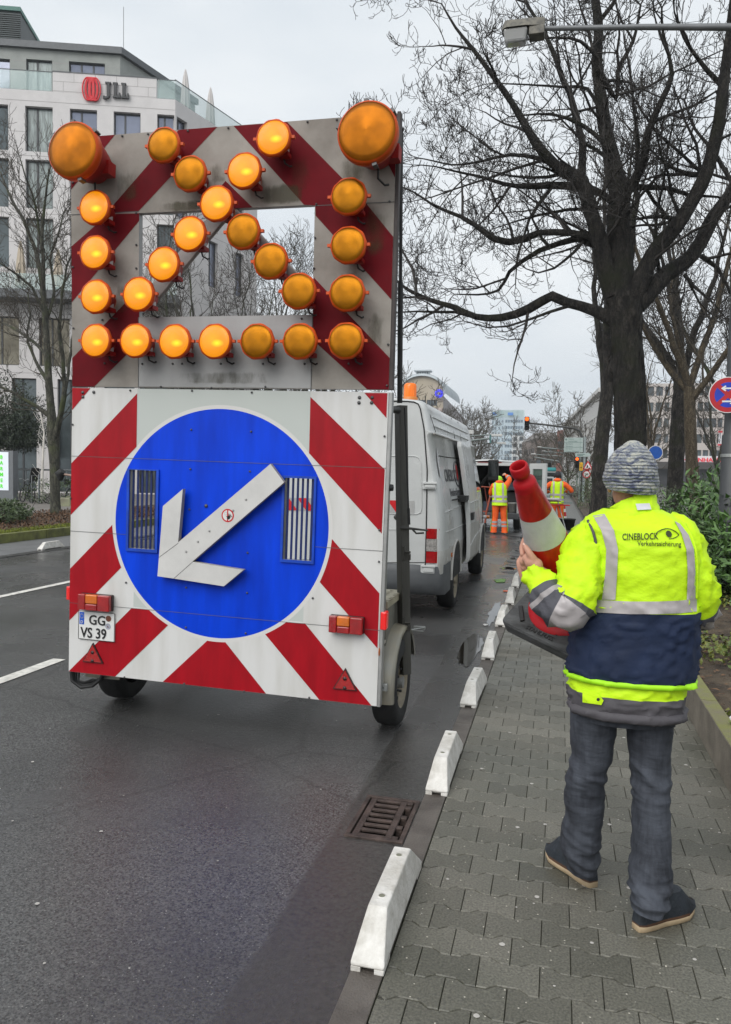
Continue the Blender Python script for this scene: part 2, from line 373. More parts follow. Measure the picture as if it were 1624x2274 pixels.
# ---- puddles
M_WATER = mat('puddle_water', (.016, .013, .010), .04, var=.3, vs=3, spec=.6)
def blob(name, cx, cy, rx, ry, m_, z, seed=0, n=40, rag=.25, xmax=9e9):
    mb = MB(); pts = []
    for i in range(n):
        a = 2*pi*i/n; k = 1+rag*nz3((cos(a), sin(a), seed), 1.4, seed)+rag*.5*nz3((cos(a), sin(a), seed), 4., seed)
        pts.append((min(cx+rx*k*cos(a), xmax), cy+ry*k*sin(a), z))
    mb.poly(pts); return struct(mb.build(name, m_))
pc = G(1045, 1440); blob('puddle', -.765, pc.y, .10, .62, M_WATER, .0005, 3, 110, .3, xmax=-.63)
blob('puddle', -.70, 9.3, .05, .8, M_WATER, .0005, 7, 90, .7, xmax=-.63)
M_SPG = mat('spray_green', (.12, .30, .015), .5, var=.6, vs=14); M_SPO = mat('spray_orange', (.8, .13, .04), .6, var=.2); M_SPW = mat('spray_white', (.6, .6, .58), .6, var=.25)
for nm, px, py, rx, ry, m_ in (('paint_mark', 1112, 1290, .10, .22, M_SPG), ('paint_mark', 1124, 1313, .04, .07, M_SPO), ('paint_mark', 1078, 1388, .025, .05, M_SPW), ('paint_mark', 984, 1308, .02, .05, M_SPW)):
    g = G(px, py); blob(nm, g.x, g.y, rx, ry, m_, .0045, px, 60, .35)
M_PATCH = mat('asphalt_patch', (.035, .034, .033), .5, var=.35, vs=4, bump=.7, bs=70, rvar=.2)
def strip_patch(name, pts, m_, z): 
    mb = MB(); mb.poly([(x, y, z) for x, y in pts]); return struct(mb.build(name, m_))
# ground pieces torn up along the kerb further on
for i in range(16):
    rr = random.Random(i); y = 13.2+i*.55; x = -.80+rr.uniform(-.05, .05)
    blob('wet_patch', x, y, rr.uniform(.06, .14), rr.uniform(.08, .2), M_WATER if i % 3 == 1 else M_PATCH, .0005+.0002*i, i, 60, .4, xmax=-.63)
# gum spots and chips on the paving and road
M_GUM = mat('gum', (.42, .40, .37), .8, var=.2)
def gum():
    rr = random.Random(9); mb = MB()
    for i in range(150):
        x = rr.uniform(-.48, .88); y = 1.6+abs(rr.gauss(0, 4)); r_ = rr.choice((.002, .003, .003, .004, .006, .009))
        mb.add([(x+r_*(1+.3*rr.random())*cos(a*pi/4), y+r_*sin(a*pi/4)*(1+.3*rr.random()), .0016) for a in range(8)], [tuple(range(8))])
    for i in range(90):
        x = rr.uniform(-4, -.9); y = 1.2+abs(rr.gauss(0, 3)); r_ = rr.choice((.002, .003, .003, .004, .007))
        mb.add([(x+r_*(1+.5*rr.random())*cos(a*pi/4), y+r_*sin(a*pi/4)*(1+.5*rr.random()), .0012) for a in range(8)], [tuple(range(8))])
    return mb
go = gum().build('litter', M_GUM); tag(go, 'pale flattened chewing gum spots and chips on pavement and road', 'litter', kind='stuff')
# ---- drain grate in the gutter
M_IRON = mat('rusty_iron', (.058, .042, .037), .6, .3, var=.4, vs=9, bump=.5, bs=80, col2=(.11, .078, .066))
M_HOLE = mat('drain_dark', (.006, .005, .004), .9)
def grate():
    x0, x1, y0, y1 = -.90, -.627, 3.265, 3.72
    t = thing('drain_grate', 'rusty iron drain grate in the gutter beside the kerb', 'drain grate', (-.763, 3.49, 0))
    mb = MB(); fw = .022
    mb.bx(x0, x1, y0, y0+fw, -.05, .006); mb.bx(x0, x1, y1-fw, y1, -.05, .006); mb.bx(x0, x0+fw, y0+fw, y1-fw, -.05, .006); mb.bx(x1-fw, x1, y0+fw, y1-fw, -.05, .006)
    mb.build('outer_frame', M_IRON, t, bevel=.003)
    mb = MB(); a0, a1 = x0+.03, x1-.03; b0, b1 = y0+.028, y1-.028
    mb.bx(a0, a0+.03, b0, b1, -.012, .003); mb.bx(a1-.06, a1-.03, b0, b1, -.012, .003); n = 8
    for i in range(n):
        y = b0+(b1-b0-.02)*i/(n-1); mb.bx(a0+.03, a1-.06, y, y+.021, -.010, .003)
        if i % 2 == 0 or i == n-1: mb.bx(a1-.03, a1, y, y+.03, -.04, .002)
    mb.build('slotted_cover', M_IRON, t, bevel=.003)
    mb = MB(); mb.add([(x0, y0, -.02), (x1, y0, -.02), (x1, y1, -.02), (x0, y1, -.02), (x0, y0, -.6), (x1, y0, -.6), (x1, y1, -.6), (x0, y1, -.6)], [(0, 1, 5, 4), (1, 2, 6, 5), (2, 3, 7, 6), (3, 0, 4, 7), (4, 5, 6, 7)]); mb.build('shaft_opening', M_HOLE, t)
grate()
# ---- white concrete kerb blocks
M_CONC = mat('white_concrete', (.56, .53, .47), .75, var=.22, vs=11, bump=.5, bs=70, col2=(.74, .72, .68))
M_CHOLE = mat('bolt_hole', (.20, .20, .15), .9)
def block_proto(name, label, group):
    t = thing(name, label, 'kerb block', (0, 0, 0), group=group); mb = MB()
    lb, lt, h, wb, wt = .36, .215, .15, .0575, .034; P = []
    nl = [(-lb, 0.0, wb), (-lb, .022, wb), (-lt, h, wt), (lt, h, wt), (lb, .022, wb), (lb, 0., wb)]
    # sides: ridge with rounded shoulders
    def ring(y, z, w_, hw): return [(-hw, y, 0.018 if abs(y) < lb-.001 else .018), (-w_, y, z), (w_, y, z), (hw, y, .018)]
    vs = [(-wb, -lb, .018), (wb, -lb, .018), (wb, lb, .018), (-wb, lb, .018), (-wb, -lb, .03), (wb, -lb, .03), (wb, lb, .03), (-wb, lb, .03),
          (-wt, -lt, h), (wt, -lt, h), (wt, lt, h), (-wt, lt, h)]
    fs = [(0, 3, 2, 1), (0, 1, 5, 4), (1, 2, 6, 5), (2, 3, 7, 6), (3, 0, 4, 7), (4, 5, 9, 8), (5, 6, 10, 9), (6, 7, 11, 10), (7, 4, 8, 11), (8, 9, 10, 11)]
    mb.add(vs, fs); b = mb.build('concrete_body', M_CONC, t, bevel=.012)
    mb = MB()
    for y in (-.31, .31):
        mb = MB()
        for x in (-.04, .04): mb.bx(x-.0165, x+.0165, y-.049, y+.049, .0, .018)
        mb.bx(-.0235, .0235, y-.03, y+.03, .006, .018); mb.build('foot_pad', M_CONC, t, bevel=.002)
    for y in (-.15, .15):
        mb = MB(); mb.lathe([(.017, .0), (.015, .0025), (.012, .0028)], (0, y, h-.001), n=14, mi=0); mb.add([(.012*cos(a*pi/6), y+.012*sin(a*pi/6), h+.0005) for a in range(12)], [tuple(range(12))], 1); mb.build('bolt_hole', [M_CONC, M_CHOLE], t)
    return t
KG = 'white concrete kerb blocks along the pavement edge'
p_ = block_proto('kerb_block', 'nearest white kerb block, beside the paving in front of the drain grate', KG); p_.location = (-.565, 2.725, 0)
kl = ['white kerb block just beyond the drain grate', 'third white kerb block along the pavement, level with the trailer wheel', 'white kerb block beside the long dark puddle', 'white kerb block just past the puddle, fifth in the row',
      'sixth white kerb block, just left of the black cone base', 'white kerb block beside the green spray mark', 'white kerb block just below the hand holding the cone', 'far white kerb block mostly hidden by the hand', 'ninth white kerb block, hidden behind the held cone']
for i, (y, l) in enumerate(zip((3.83, 5.36, 6.81, 8.36, 9.84, 11.38, 12.8), kl)):
    o = copy_tree(p_); o.location = (-.565-.003*(i % 3), y+.345, 0); o.rotation_euler.z = (.01, -.02, .015, -.01, .02, -.015, .01)[i]; o['label'] = l
gl = G(115, 1220); o = copy_tree(p_); o.location = (-9.97, gl.y+.1, .0); o['label'] = 'lone white kerb block across the road, left of the trailer'; o['group'] = KG
# ---- planting bed wall on the right, of long kerb stones
M_WALL = mat('bed_kerb', (.17, .145, .115), .8, var=.22, vs=5, bump=.5, bs=90, col2=(.24, .21, .17))
M_MOSS = mat('mossy_top', (.24, .21, .145), .9, var=.3, vs=5, bump=.6, bs=60, col2=(.19, .20, .05))
t = thing('bed_edging', 'low mossy concrete edging wall between the paving and the planting bed', 'edging wall', (.97, 6, 0))
y = 1.2
while y < 40:
    mb = MB(); x0 = .925+.004*nz3((y, 1, 2), 3); h = .235
    mb.bx(x0, x0+.10, y+.003, y+.997, -.1, h); mb.bx(x0+.002, x0+.098, y+.005, y+.995, h, h+.004, 1)
    mb.build('edging_stone', [M_WALL, M_MOSS], t, bevel=.006); y += 1.0 if y < 12 else 28.8
M_SOIL = mat('planting_soil', (.062, .045, .032), .95, var=.5, vs=4, bump=1., bs=35, bd=.03, col2=(.115, .085, .055))
def soil():
    mb = MB(); n = 40; xs = [1.02+.35*i for i in range(12)]
    ys = [1.+.4*j for j in range(60)]
    mb.grid([[(x, y, .17+.05*nz3((x, y, 0), 1.3)+.02*nz3((x, y, 3), 6)+min(.25, .06*(x-1.02))) for x in xs] for y in ys], 0, True); return mb
struct(soil().build('soil_bed', M_SOIL))
sheet('soil_bed', [(1.02, 24.6), (5, 24.6), (5, 160), (1.02, 160)], M_SOIL, .1)
# ================================================================== arrow board trailer
BL, BR, TL = V((-3.118, 4.370, .300)), V((-1.018, 4.391, .253)), V((-3.076, 4.356, 2.170))
BW, BH = 2.1, 1.871
TF = frame(BL, BR-BL, TL-BL); eu = TF.col[0].to_3d(); en = -TF.col[1].to_3d(); ev = TF.col[2].to_3d()
def LU(px, py, off=0.):
    p = onplane(px, py, BL+en*off, en)-BL; return p.dot(eu), p.dot(ev)
def c2(x, y): return 112.8+.5208*x, 817.7+.5208*y
def c1(x, y): return 84.6+.5208*x, 197.4+.5208*y
def U2(x, y, off=0.): return LU(*c2(x, y), off)
# upper section leans a little further forward
UB = BL+ev*(BH+.007)+eu*.0; la = R(1.5)
TU = frame(UB, eu+ev*.004, ev*cos(la)+en*sin(la)); uu = TU.col[0].to_3d(); un = -TU.col[1].to_3d(); uv = TU.col[2].to_3d()
UH = 1.60
def U1(x, y, off=0.):
    p = onplane(*c1(x, y), UB+un*off, un)-UB; return p.dot(uu), p.dot(uv)
RB = BL+eu*1.05-ev*.27
trailer = thing('arrow_board_trailer', 'large red and white arrow board trailer with flashing amber lamps and blue arrow disc', 'warning trailer', RB, rot=TF.to_euler())
cc = [U2(275, 640), U2(1187, 690), U2(725, 175), U2(735, 1152)]
uc = (cc[0][0]+cc[1][0])/2; vc = (cc[2][1]+cc[3][1])/2; RBL = ((cc[1][0]-cc[0][0])+(cc[2][1]-cc[3][1]))/4; RRG = RBL+.024
def sign_mat():
    mt, t, b = nodes_of('sign_sheeting'); Lk = t.links.new; tc = N(t, 'TexCoord'); o = tc.outputs['Object']
    sx = N(t, 'SeparateXYZ'); Lk(o, sx.inputs[0]); cu, cv = uc-1.05, vc+.27
    cmb = N(t, 'CombineXYZ'); Lk(sx.outputs[0], cmb.inputs[0]); Lk(sx.outputs[2], cmb.inputs[1])
    ds = N(t, 'VectorMath', operation='DISTANCE'); Lk(cmb.outputs[0], ds.inputs[0]); ds.inputs[1].default_value = (cu, cv, 0)
    def cmp(i, op, val): n = N(t, 'Math', operation=op); Lk(i, n.inputs[0]); n.inputs[1].default_value = val; return n.outputs[0]
    def mul(a, c): n = N(t, 'Math', operation='MULTIPLY'); Lk(a, n.inputs[0]); Lk(c, n.inputs[1]); return n.outputs[0]
    def mix(f, a, c):
        n = N(t, 'Mix', data_type='RGBA'); Lk(f, n.inputs[0])
        for k, s in ((6, a), (7, c)):
            if isinstance(s, tuple): n.inputs[k].default_value = (*s, 1)
            else: Lk(s, n.inputs[k])
        return n.outputs[2]
    n1 = N(t, 'TexNoise', Scale=3., Detail=6.); mpn = N(t, 'Mapping'); mpn.inputs['Scale'].default_value = (3, 3, .5); Lk(o, mpn.inputs[0]); Lk(mpn.outputs[0], n1.inputs['Vector'])
    rw = N(t, 'ValToRGB'); rw.color_ramp.elements[0].position = .3; rw.color_ramp.elements[0].color = (.56, .55, .52, 1); rw.color_ramp.elements[1].position = .6; rw.color_ramp.elements[1].color = (.66, .655, .64, 1); Lk(n1.outputs[0], rw.inputs[0])
    rb = N(t, 'ValToRGB'); rb.color_ramp.elements[0].position = .3; rb.color_ramp.elements[0].color = (.0, .034, .48, 1); rb.color_ramp.elements[1].position = .7; rb.color_ramp.elements[1].color = (.0, .058, .74, 1); Lk(n1.outputs[0], rb.inputs[0])
    u0, u1_ = U2(369, 107)[0]-1.05, U2(1108, 122)[0]-1.05; v0 = cv
    g = mul(mul(cmp(sx.outputs[0], 'GREATER_THAN', u0), cmp(sx.outputs[0], 'LESS_THAN', u1_)), cmp(sx.outputs[2], 'GREATER_THAN', U2(360, 1018)[1]+.27))
    c = mix(g, rw.outputs[0], (.50, .53, .50)); c = mix(cmp(ds.outputs['Value'], 'LESS_THAN', RRG), c, (.64, .63, .61)); c = mix(cmp(ds.outputs['Value'], 'LESS_THAN', RBL), c, rb.outputs[0])
    Lk(c, b.inputs['Base Color']); b.inputs['Roughness'].default_value = .42; b.inputs['Specular IOR Level'].default_value = .2
    return mt
M_SHEET = sign_mat()
M_RED = mat('sign_red', (.33, .003, .010), .45, spec=.25, var=.18, vs=4, stretch=(3, 3, .6))
M_ALU = mat('aluminium', (.36, .36, .35), .45, .6, var=.15, vs=8)
M_DARKM = mat('dark_painted_steel', (.045, .045, .042), .5, .2, var=.4, vs=8, bump=.2)
M_BLACK = mat('black_rubber', (.012, .012, .012), .6, var=.3)
M_SEAM = mat('seam_dark', (.10, .10, .10), .8, var=.3)
M_BOLT = mat('bolt_grey', (.10, .10, .10), .5, .5, var=.3)
M_UPW = mat('weathered_white', (.27, .245, .215), .75, spec=.25, var=.18, vs=2.5, col2=(.37, .345, .31), bump=.15, bs=30)
M_UPR = mat('weathered_red', (.135, .004, .009), .7, spec=.15, var=.25, vs=3)
M_UPG = mat('weathered_grey', (.33, .33, .325), .55, .1, var=.15, vs=2.5, stretch=(1, 1, .5))
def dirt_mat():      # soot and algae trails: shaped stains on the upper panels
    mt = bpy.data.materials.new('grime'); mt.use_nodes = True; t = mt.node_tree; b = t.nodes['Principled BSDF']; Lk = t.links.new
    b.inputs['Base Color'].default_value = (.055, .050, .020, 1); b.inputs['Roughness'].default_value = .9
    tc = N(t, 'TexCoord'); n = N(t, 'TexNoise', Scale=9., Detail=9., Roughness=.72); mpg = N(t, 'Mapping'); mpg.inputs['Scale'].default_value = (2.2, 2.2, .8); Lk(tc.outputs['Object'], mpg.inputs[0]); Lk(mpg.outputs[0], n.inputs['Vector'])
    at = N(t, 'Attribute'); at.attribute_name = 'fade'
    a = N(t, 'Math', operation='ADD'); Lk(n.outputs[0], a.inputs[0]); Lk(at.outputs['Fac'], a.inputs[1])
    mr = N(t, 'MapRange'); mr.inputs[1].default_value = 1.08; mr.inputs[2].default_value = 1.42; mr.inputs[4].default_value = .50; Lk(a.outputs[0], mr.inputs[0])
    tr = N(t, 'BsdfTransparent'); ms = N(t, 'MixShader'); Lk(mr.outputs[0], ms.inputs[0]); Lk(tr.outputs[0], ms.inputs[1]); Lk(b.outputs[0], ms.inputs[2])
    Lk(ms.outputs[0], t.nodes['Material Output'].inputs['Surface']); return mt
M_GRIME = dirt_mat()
def holed(mb, T, u0, u1, v0, v1, holes, th=.045, mi=0, ms=1, n0=0.):
    us = sorted({u0, u1, *[h[k] for h in holes for k in (0, 1)]}); vs = sorted({v0, v1, *[h[k] for h in holes for k in (2, 3)]})
    P = lambda u, v, n: T @ V((u, -n, v))
    for i in range(len(us)-1):
        for j in range(len(vs)-1):
            um, vm = (us[i]+us[i+1])/2, (vs[j]+vs[j+1])/2
            if any(h[0] < um < h[1] and h[2] < vm < h[3] for h in holes): continue
            a, b, c, d = us[i], us[i+1], vs[j], vs[j+1]
            mb.add([P(a, c, n0), P(b, c, n0), P(b, d, n0), P(a, d, n0)], [(0, 1, 2, 3)], mi); mb.add([P(a, c, n0-th), P(b, c, n0-th), P(b, d, n0-th), P(a, d, n0-th)], [(3, 2, 1, 0)], ms)
    def rim(a, b, c, d, fl):
        q = [P(a, c, n0), P(b, c, n0), P(b, d, n0), P(a, d, n0), P(a, c, n0-th), P(b, c, n0-th), P(b, d, n0-th), P(a, d, n0-th)]
        for i in range(4):
            f = (i, 4+i, 4+(i+1) % 4, (i+1) % 4); mb.add(q, [f if fl else f[::-1]], ms)
    rim(u0, u1, v0, v1, True)
    for h in holes: rim(*h, False)
def stripe(mb, T, uvs, mi=0, lift=.0016): mb.poly([T @ V((u, -lift, v)) for u, v in uvs], mi)
def arcpoly(pts):
    """points given as (x, y) or (x, y, 'r') on the ring; consecutive ring points are joined along the ring"""
    q = []
    for p in pts:
        u, v = U2(p[0], p[1]); u = min(max(u, .001), BW-.001); v = min(max(v, .001), BH-.001)
        if len(p) > 2: a = math.atan2(v-vc, u-uc); u, v = uc+RRG*cos(a), vc+RRG*sin(a); q.append((u, v, a))
        else: q.append((u, v, None))
    out = []
    for i, (u, v, a) in enumerate(q):
        out.append((u, v)); b = q[(i+1) % len(q)][2]
        if a is not None and b is not None:
            d = (b-a+pi) % (2*pi)-pi
            for k in range(1, 12): out.append((uc+RRG*cos(a+d*k/12), vc+RRG*sin(a+d*k/12)))
    return out
def rect_of(fn, a, b, c, d):   # four picture corners of an upright opening -> u0,u1,v0,v1
    q = [fn(*a), fn(*b), fn(*c), fn(*d)]
    return ((q[0][0]+q[2][0])/2, (q[1][0]+q[3][0])/2, (q[2][1]+q[3][1])/2, (q[0][1]+q[1][1])/2)
GR = [(rect_of(U2, (340, 433), (455, 437), (333, 768), (447, 773)), rect_of(U2, (328, 425), (465, 435), (325, 778), (457, 787))),
      (rect_of(U2, (1000, 467), (1125, 472), (990, 815), (1115, 822)), rect_of(U2, (990, 457), (1138, 462), (980, 825), (1122, 835)))]
mb = MB(); holed(mb, TF, 0, BW, 0, BH, [g[0] for g in GR])
low = mb.build('lower_panel', [M_SHEET, M_ALU], trailer)
mb = MB()
for pts in ([(92, 83), (170, 85), (92, 178)], [(369, 107), (366, 335), (85, 625), (85, 405)],
            [(266, 668, 'r'), (300, 850, 'r'), (80, 1075), (82, 855)], [(345, 1023), (420, 1031, 'r'), (500, 1097, 'r'), (275, 1320), (70, 1300)],
            [(668, 1160, 'r'), (745, 1165, 'r'), (918, 1398), (478, 1345)], [(915, 1135, 'r'), (1003, 1082, 'r'), (1085, 1088), (1368, 1450), (1145, 1422)],
            [(1198, 728, 'r'), (1402, 960), (1394, 1195), (1148, 912, 'r')], [(1108, 122), (1425, 432), (1412, 705), (1102, 362)], [(1338, 105), (1436, 106), (1432, 212)]):
    stripe(mb, TF, arcpoly(pts))
mb.build('chevron_stripes', M_RED, trailer)['label'] = 'red diagonal chevron stripes on the lower panel'
mb = MB()
for vv in (U2(85, 375)[1], U2(85, 688)[1]-.01, U2(400, 1029)[1]):
    n_ = [(0, BW)] if vv != U2(85, 688)[1]-.01 else [(0, GR[0][1][0]), (GR[1][1][1], BW)]
    for a, b in n_: mb = MB(); stripe(mb, TF, [(a, vv), (b, vv), (b, vv+.0028), (a, vv+.0028)], 0, .0028); mb.build('panel_seam', M_SEAM, trailer)
M_GRL = mat('grille_blue', (.0, .012, .10), .4, var=.3); M_GRF = mat('grille_frame_blue', (.0, .05, .42), .45, var=.3, vs=6)
for gi, go_ in GR:
    mb = MB(); P = lambda u, v, n: TF @ V((u, -n, v)); 
    holed(mb, TF, go_[0], go_[1], go_[2], go_[3], [gi], .012, 0, 0, .0125)
    g = mb.build('grille_frame', M_GRF, trailer)
    mb = MB(MATS and TF); nb = 6
    for i in range(nb):
        u = lerp(gi[0], gi[1], (i+.5)/nb); mb.box((u, .016, (gi[2]+gi[3])/2), (.0125, .008, gi[3]-gi[2]-.002))
    mb.build('grille_bars', M_GRL, g)
# white raised arrow
M_ARW = mat('arrow_white', (.58, .57, .55), .45, var=.10, vs=4); M_ARE = mat('arrow_edge', (.34, .31, .26), .6, var=.2)
off = .06; ap = [(455, 887), (478, 588), (563, 515), (543, 743), (937, 408), (995, 487), (603, 825), (822, 860), (738, 930), (525, 897)]
mb = MB(); mb.prism([TF @ V((U2(x, y, off)[0], -off+.038, U2(x, y, off)[1])) for x, y in ap], en*.038, 0, 1)
aw = mb.build('raised_arrow', [M_ARW, M_ARE], trailer)
mb = MB(TF)
for a, b in (((460, 808), (545, 745)), ((525, 897), (605, 826))):
    p, q = V((*U2(*a, off), 0)), V((*U2(*b, off), 0)); d = (q-p).normalized(); nn = V((-d.y, d.x, 0))*.0014
    mb.poly([(r_.x, -off-.001, r_.y) for r_ in (p-nn, q-nn, q+nn, p+nn)])
mb.build('joint_line', M_SEAM, aw)
mb = MB(TF)
for x, y in ((833, 560), (778, 607), (677, 694), (628, 739), (578, 782)):
    u, v = U2(x, y, off); mb = MB(TF); mb.lathe([(.007, 0), (.006, .004), (.0, .0055)], (u, -off, v), (0, -1, 0), 8); mb.build('rivet', M_ALU, aw)
M_STW = mat('sticker_white', (.7, .7, .68), .4, var=.05); M_STR = mat('sticker_red', (.55, .01, .015), .4, var=.1); M_STK = mat('sticker_black', (.01, .01, .01), .4)
def disc_pts(u, v, r, n=28): return [(u+r*cos(2*pi*k/n), v+r*sin(2*pi*k/n)) for k in range(n)]
su, sv_ = U2(755, 628, off); sr = .041
mb = MB(TF); st = lambda pts, mi, l: mb.poly([(u, -off-l, v) for u, v in pts], mi)
st(disc_pts(su, sv_, sr), 1, .0012); st(disc_pts(su, sv_, sr*.8), 0, .0018); st([(su-.004, sv_-sr*.8), (su+.004, sv_-sr*.8), (su+.004, sv_+sr*.8), (su-.004, sv_+sr*.8)], 1, .0022)
st(disc_pts(su+.006, sv_-.013, .011, 12), 2, .0026)
for k, a in enumerate((20, 45, 65, 85, 150)):
    c, s_ = cos(R(a)), sin(R(a)); b0 = (su+.006, sv_-.013); l = .026 if k < 4 else .017
    st([(b0[0]-s_*.0024, b0[1]+c*.0024), (b0[0]+s_*.0024, b0[1]-c*.0024), (b0[0]+c*l+s_*.0018, b0[1]+s_*l-c*.0018), (b0[0]+c*l-s_*.0018, b0[1]+s_*l+c*.0018)], 2, .0026)
M_STG = mat('sticker_grey', (.35, .35, .35), .5)
for k in range(16):
    a, a2 = 2*pi*k/16, 2*pi*(k+1)/16; c0 = (su-.013, sv_+.012)
    st([(c0[0]+.010*cos(a), c0[1]+.010*sin(a)), (c0[0]+.010*cos(a2), c0[1]+.010*sin(a2)), (c0[0]+.0085*cos(a2), c0[1]+.0085*sin(a2)), (c0[0]+.0085*cos(a), c0[1]+.0085*sin(a))], 3, .0026)
mb.build('hand_sticker', [M_STW, M_STR, M_STK, M_STG], aw)
mb = MB(TF)
for x, y in ((600, 262), (855, 270), (596, 430), (850, 440), (592, 602), (840, 787), (578, 935), (838, 958), (577, 1105), (832, 1130), (322, 914), (1118, 980), (137, 103), (184, 102), (138, 122), (1317, 125), (1371, 125), (1315, 147), (1369, 147), (94, 240), (86, 555), (1424, 290), (1402, 690), (1400, 825), (570, 1345), (825, 1378), (1103, 1405), (315, 1318), (340, 95), (603, 96), (858, 103)):
    u, v = U2(x, y); big = y < 150 and (x < 200 or x > 1300)
    mb = MB(TF); mb.lathe([(.011 if big else .007, 0), (.009 if big else .006, .005), (0, .007)], (u, -.002, v), (0, -1, 0), 8); mb.build('bolt', M_BOLT, trailer)
u, v = U2(663, 587); mb = MB(TF); mb.lathe([(.012, 0), (.010, .006), (0, .009)], (u, -.002, v), (0, -1, 0), 10); mb.build('bolt', M_BOLT, trailer)
# ---- upper section
op = rect_of(U1, (430, 527), (1183, 495), (430, 968), (1168, 968))
tl, trr = U1(140, 199), U1(1515, 115); UH = (tl[1]+trr[1])/2; UW0, UW1 = 0.0, BW
mb = MB(); holed(mb, TU, UW0, UW1, 0, UH, [op], .045)
# grey lower plate lies on the white frame between the two columns
g0, g1 = U1(428, 1100)[0], U1(1170, 1100)[0]
P3 = lambda u, v, n: TU @ V((u, -n, v))
upp = mb.build('upper_panel', [M_UPW, M_ALU], trailer)
mb = MB(); mb.poly([P3(g0, .004, .0022), P3(g1, .004, .0022), P3(g1, op[2]-.001, .0022), P3(g0, op[2]-.001, .0022)]); mb.build('grey_plate', M_UPG, trailer)
mb = MB()
for pts in ([(200, 196), (328, 188), (130, 430), (130, 260)], [(600, 170), (764, 160), (430, 520), (300, 533), (288, 533)], [(300, 534), (432, 530), (432, 562), (130, 910), (130, 672)],
            [(432, 850), (432, 1080), (240, 1275), (130, 1275), (130, 1148)], [(835, 158), (1062, 140), (1402, 487), (1183, 497), (1135, 494)],
            [(1183, 498), (1400, 488), (1530, 630), (1524, 898), (1184, 540)], [(1176, 803), (1520, 1147), (1515, 1300), (1404, 1290), (1172, 1070)], [(1395, 120), (1540, 108), (1540, 378)], [(800, 392), (915, 505), (695, 518)]):
    q = [U1(*p) for p in pts]; q = [(min(max(u, UW0+.001), UW1-.001), min(max(v, .001), UH-.001)) for u, v in q]
    stripe(mb, TU, q)
mb.build('chevron_stripes', M_UPR, trailer)['label'] = 'dull dark red chevron stripes on the grimy upper panel'
mb = MB()
jv = U1(300, 530)[1]; jr = U1(1400, 489)[1]
for q_, l_ in (([(0, jv), (op[0], jv), (op[0], jv+.004), (0, jv+.004)], .003), ([(op[1], jr), (BW, jr), (BW, jr+.004), (op[1], jr+.004)], .003), ([(g0, 0), (g0+.004, 0), (g0+.004, op[2]), (g0, op[2])], .004), ([(g1-.004, 0), (g1, 0), (g1, op[2]), (g1-.004, op[2])], .004)): mb = MB(); stripe(mb, TU, q_, 0, l_); mb.build('panel_seam', M_SEAM, trailer)
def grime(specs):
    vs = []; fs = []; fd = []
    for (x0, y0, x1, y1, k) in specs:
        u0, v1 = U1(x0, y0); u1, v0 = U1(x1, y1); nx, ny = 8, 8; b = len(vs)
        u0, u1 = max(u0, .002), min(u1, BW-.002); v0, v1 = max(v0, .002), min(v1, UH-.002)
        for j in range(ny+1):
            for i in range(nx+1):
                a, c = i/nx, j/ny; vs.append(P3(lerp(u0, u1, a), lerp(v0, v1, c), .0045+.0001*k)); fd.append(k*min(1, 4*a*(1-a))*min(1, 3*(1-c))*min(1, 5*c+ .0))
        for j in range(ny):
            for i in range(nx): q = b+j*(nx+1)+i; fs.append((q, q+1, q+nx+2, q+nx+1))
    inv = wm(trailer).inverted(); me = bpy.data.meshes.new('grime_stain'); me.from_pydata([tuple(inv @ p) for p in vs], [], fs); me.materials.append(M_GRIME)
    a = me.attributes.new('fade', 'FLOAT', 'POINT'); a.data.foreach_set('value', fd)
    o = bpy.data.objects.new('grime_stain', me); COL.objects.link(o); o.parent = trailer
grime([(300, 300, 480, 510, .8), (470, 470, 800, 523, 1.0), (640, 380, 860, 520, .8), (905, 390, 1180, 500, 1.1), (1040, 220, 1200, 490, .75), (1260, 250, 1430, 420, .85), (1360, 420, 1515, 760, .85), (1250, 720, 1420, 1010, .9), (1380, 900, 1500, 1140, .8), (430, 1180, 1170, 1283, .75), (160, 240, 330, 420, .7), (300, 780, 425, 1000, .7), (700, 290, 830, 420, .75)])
mb = MB(TU)
for x, y in ((360, 190), (470, 184), (640, 172), (812, 160), (1150, 140), (1275, 130), (420, 530), (1188, 492), (1500, 480), (420, 665), (420, 765), (1182, 635), (1178, 765), (1175, 1020), (150, 400), (150, 760), (150, 1020), (1495, 1090), (1490, 1265), (450, 960), (1125, 980), (445, 1172), (575, 1172), (615, 1172), (780, 1172), (960, 1172), (1137, 1172), (285, 1170), (1325, 1172), (275, 985), (525, 1270), (970, 1270), (740, 1275)):
    u, v = U1(x, y); mb = MB(TU); mb.lathe([(.007, 0), (.006, .006), (0, .008)], (min(max(u, .012), BW-.012), -.002, min(v, UH-.012)), (0, -1, 0), 7); mb.build('bolt', M_BOLT, trailer)
# diagonal lamp bars across the opening
M_BAR = mat('lamp_bar', (.27, .25, .24), .6, .3, var=.2, vs=6)
for a, b in (((790, 515), (436, 935)), ((795, 505), (1150, 880))):
    (u0, v0), (u1, v1) = U1(*a, .0), U1(*b, .0); d = V((u1-u0, 0, v1-v0)); L_ = d.length; d.normalize(); ang = math.atan2(d.z, d.x)
    mb = MB(TU); mb.box(((u0+u1)/2, .02, (v0+v1)/2), (L_, .035, .095), 0, Matrix.Rotation(-ang, 3, 'Y')); mb.build('diagonal_bar', M_BAR, trailer, bevel=.006)
